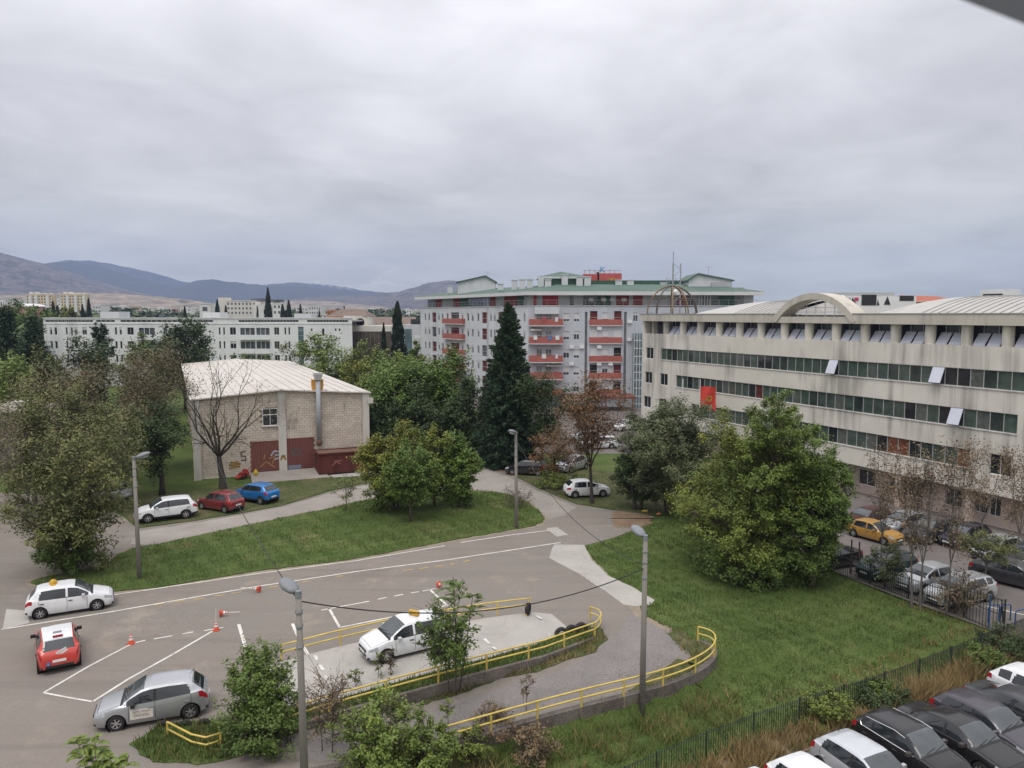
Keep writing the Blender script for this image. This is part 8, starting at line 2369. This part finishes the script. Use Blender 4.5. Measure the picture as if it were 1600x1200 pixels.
def vz(X, Y):
    A = np.array(LOR); o = np.interp(X, A[:,0], A[:,2]); return o+.05
blades('verge_grass', VERGE, 320, .16, .035, GB, vz, 12); blades('verge_grass', VERGE, 40, .35, .03, GL, vz, 13, clumpy=.5)
TIP = P([(885,984),(910,978),(940,982),(948,1000),(930,1020),(880,1035),(840,1050),(780,1062),(720,1085),(650,1105),(720,1062),(850,1028)])
blades('verge_grass', TIP, 110, .28, .035, GD, flat(.05), 14, clumpy=.5, lean=.8); blades('verge_grass', TIP, 80, .2, .035, GB, flat(.05), 15)
TAIL = P([(205,1165),(250,1135),(300,1130),(420,1120),(520,1105),(560,1105),(470,1140),(400,1172),(330,1195),(240,1192)])
blades('verge_grass', TAIL, 150, .3, .035, GB, flat(.05), 16); blades('verge_grass', TAIL, 45, .4, .03, GD, flat(.05), 17, clumpy=.6); blades('verge_grass', TAIL, 50, .38, .03, GL, flat(.05), 18, clumpy=.5)
LP2 = P([(405,1152),(560,1108),(700,1075),(640,1105),(560,1132),(470,1160),(400,1190),(380,1180)])
blades('path_edge_grass', LP2, 120, .3, .035, GB, flat(.02), 19, clumpy=.35)
CV = P([(1040,990),(1062,985),(1085,1000),(1112,1012),(1108,1032),(1090,1045),(1060,1062),(1010,1078),(1055,1040),(1076,1030)])
blades('corner_grass', CV, 110, .2, .035, GB, flat(.03), 20, clumpy=.35); blades('corner_grass', CV, 50, .25, .035, GD, flat(.03), 21, clumpy=.5)
WV = P([(120,778),(190,800),(216,826),(300,814),(380,801),(440,790),(520,766),(600,748),(560,737),(420,756),(300,766),(200,770)])
blades('car_verge_grass', WV, 35, .12, .035, GB, flat(.03), 22, clumpy=.45)
TV = P([(760,722),(800,742),(840,762),(900,787),(955,796),(1022,806),(1080,800),(1060,760),(960,738),(860,724),(800,716)])
blades('tree_verge_grass', TV, 35, .14, .035, GB, flat(.03), 23, clumpy=.4)

# fallen leaves and a little litter
def scatter_leaves(name, poly, n, m, z, seed, size=.09):
    rg = rngp(seed); P_ = np.array(poly); x0, y0 = P_.min(0); x1, y1 = P_.max(0)
    X = rg.uniform(x0,x1,n); Y = rg.uniform(y0,y1,n); k = inpoly(X, Y, poly)
    k &= (np.sin(X*.7+seed)+np.sin(Y*.9-seed)+rg.normal(size=n)*.8) > .3
    C = np.stack([X[k],Y[k],np.full(k.sum(), z)+.02],1)
    V, F = leaf_quads(C, size, size*.6, rg, up=5)
    return tag(put(name, np_mesh(name, V, F, [LEAF[m]])), kind='stuff')
scatter_leaves('fallen_leaves', P([(860,850),(1020,800),(960,790),(840,760),(760,724),(700,732),(760,765),(850,810)]), 3500, 'dry', .03, 201)
scatter_leaves('fallen_leaves', ISLAND, 2500, 'rust', .12, 202)
scatter_leaves('fallen_leaves', P([(0,900),(120,930),(60,985),(300,1000),(640,900),(560,884),(300,916)]), 2500, 'dry', .02, 203, .07)
scatter_leaves('fallen_leaves', P([(450,1180),(700,1110),(940,1040),(1040,990),(1060,1030),(900,1090),(700,1150),(560,1195)]), 2600, 'dry', .03, 204, .08)
scatter_leaves('fallen_leaves', P([(760,722),(1022,806),(1080,800),(960,738),(860,724)]), 3500, 'rust', .08, 205)
for u, v, c, nm, lb in ((1012,801,(0.5,0.38,0.05),'plastic_bottle','crumpled yellow plastic bottle lying on the dirt edge by the big bush'),(1026,806,(0.45,0.16,0.06),'paper_cup','small orange paper cup dropped on the dirt edge by the big bush')):
    x, y = G(u, v, 0)
    o = (B().lathe([(.001,0),(.09,.01),(.10,.10),(.09,.34),(.04,.42),(.04,.48),(.001,.48)], 10) if 'bottle' in nm else B().lathe([(.001,0),(.09,.0),(.14,.30),(.13,.30),(.085,.03)], 10)).build(nm, mat(nm+'_colour', c, 0.5, 0.1, 5), None, True, (x, y, .12), (R2(88), 0, u*.7)); tag(o, lb, 'bottle' if 'bottle' in nm else 'cup')

# ------------------------------------------------------------------ blurred window edge close to the camera
q = [ray(1496,-3), ray(1606,40), ray(1760,95), ray(1760,-260), ray(1380,-260), ray(1400,-44)]
dn = .34
V0 = [(d[0]*dn, d[1]*dn, CAM_H+d[2]*dn) for d in q]
n = len(q)
b = B(); V1 = [(x, y+.05, z+.03) for x, y, z in V0]
b._add(V0+V1, [tuple(range(n)), tuple(range(2*n-1,n-1,-1))]+[(i,n+i,n+(i+1)%n,(i+1)%n) for i in range(n)])
o = b.build('window_frame', mat('dark_grey_frame', (0.075,0.08,0.09), 0.5, 0.05, 3)); tag(o, 'blurred dark grey window frame edge in the upper right corner', 'window frame')

# ------------------------------------------------------------------ haze
hz = B().box(-7500,-150,-60,7500,6150,480).build('haze', base_mat('haze')[0])
hm = hz.material_slots[0].material; ht = hm.node_tree
for n_ in list(ht.nodes):
    if n_.type != 'OUTPUT_MATERIAL': ht.nodes.remove(n_)
pv = ht.nodes.new('ShaderNodeVolumePrincipled'); pv.inputs['Density'].default_value = 1.3e-4; pv.inputs['Color'].default_value = (0.51,0.63,0.95,1); pv.inputs['Anisotropy'].default_value = 0.2
ht.links.new(pv.outputs[0], ht.nodes['Material Output'].inputs['Volume'])
tag(hz, kind='stuff')
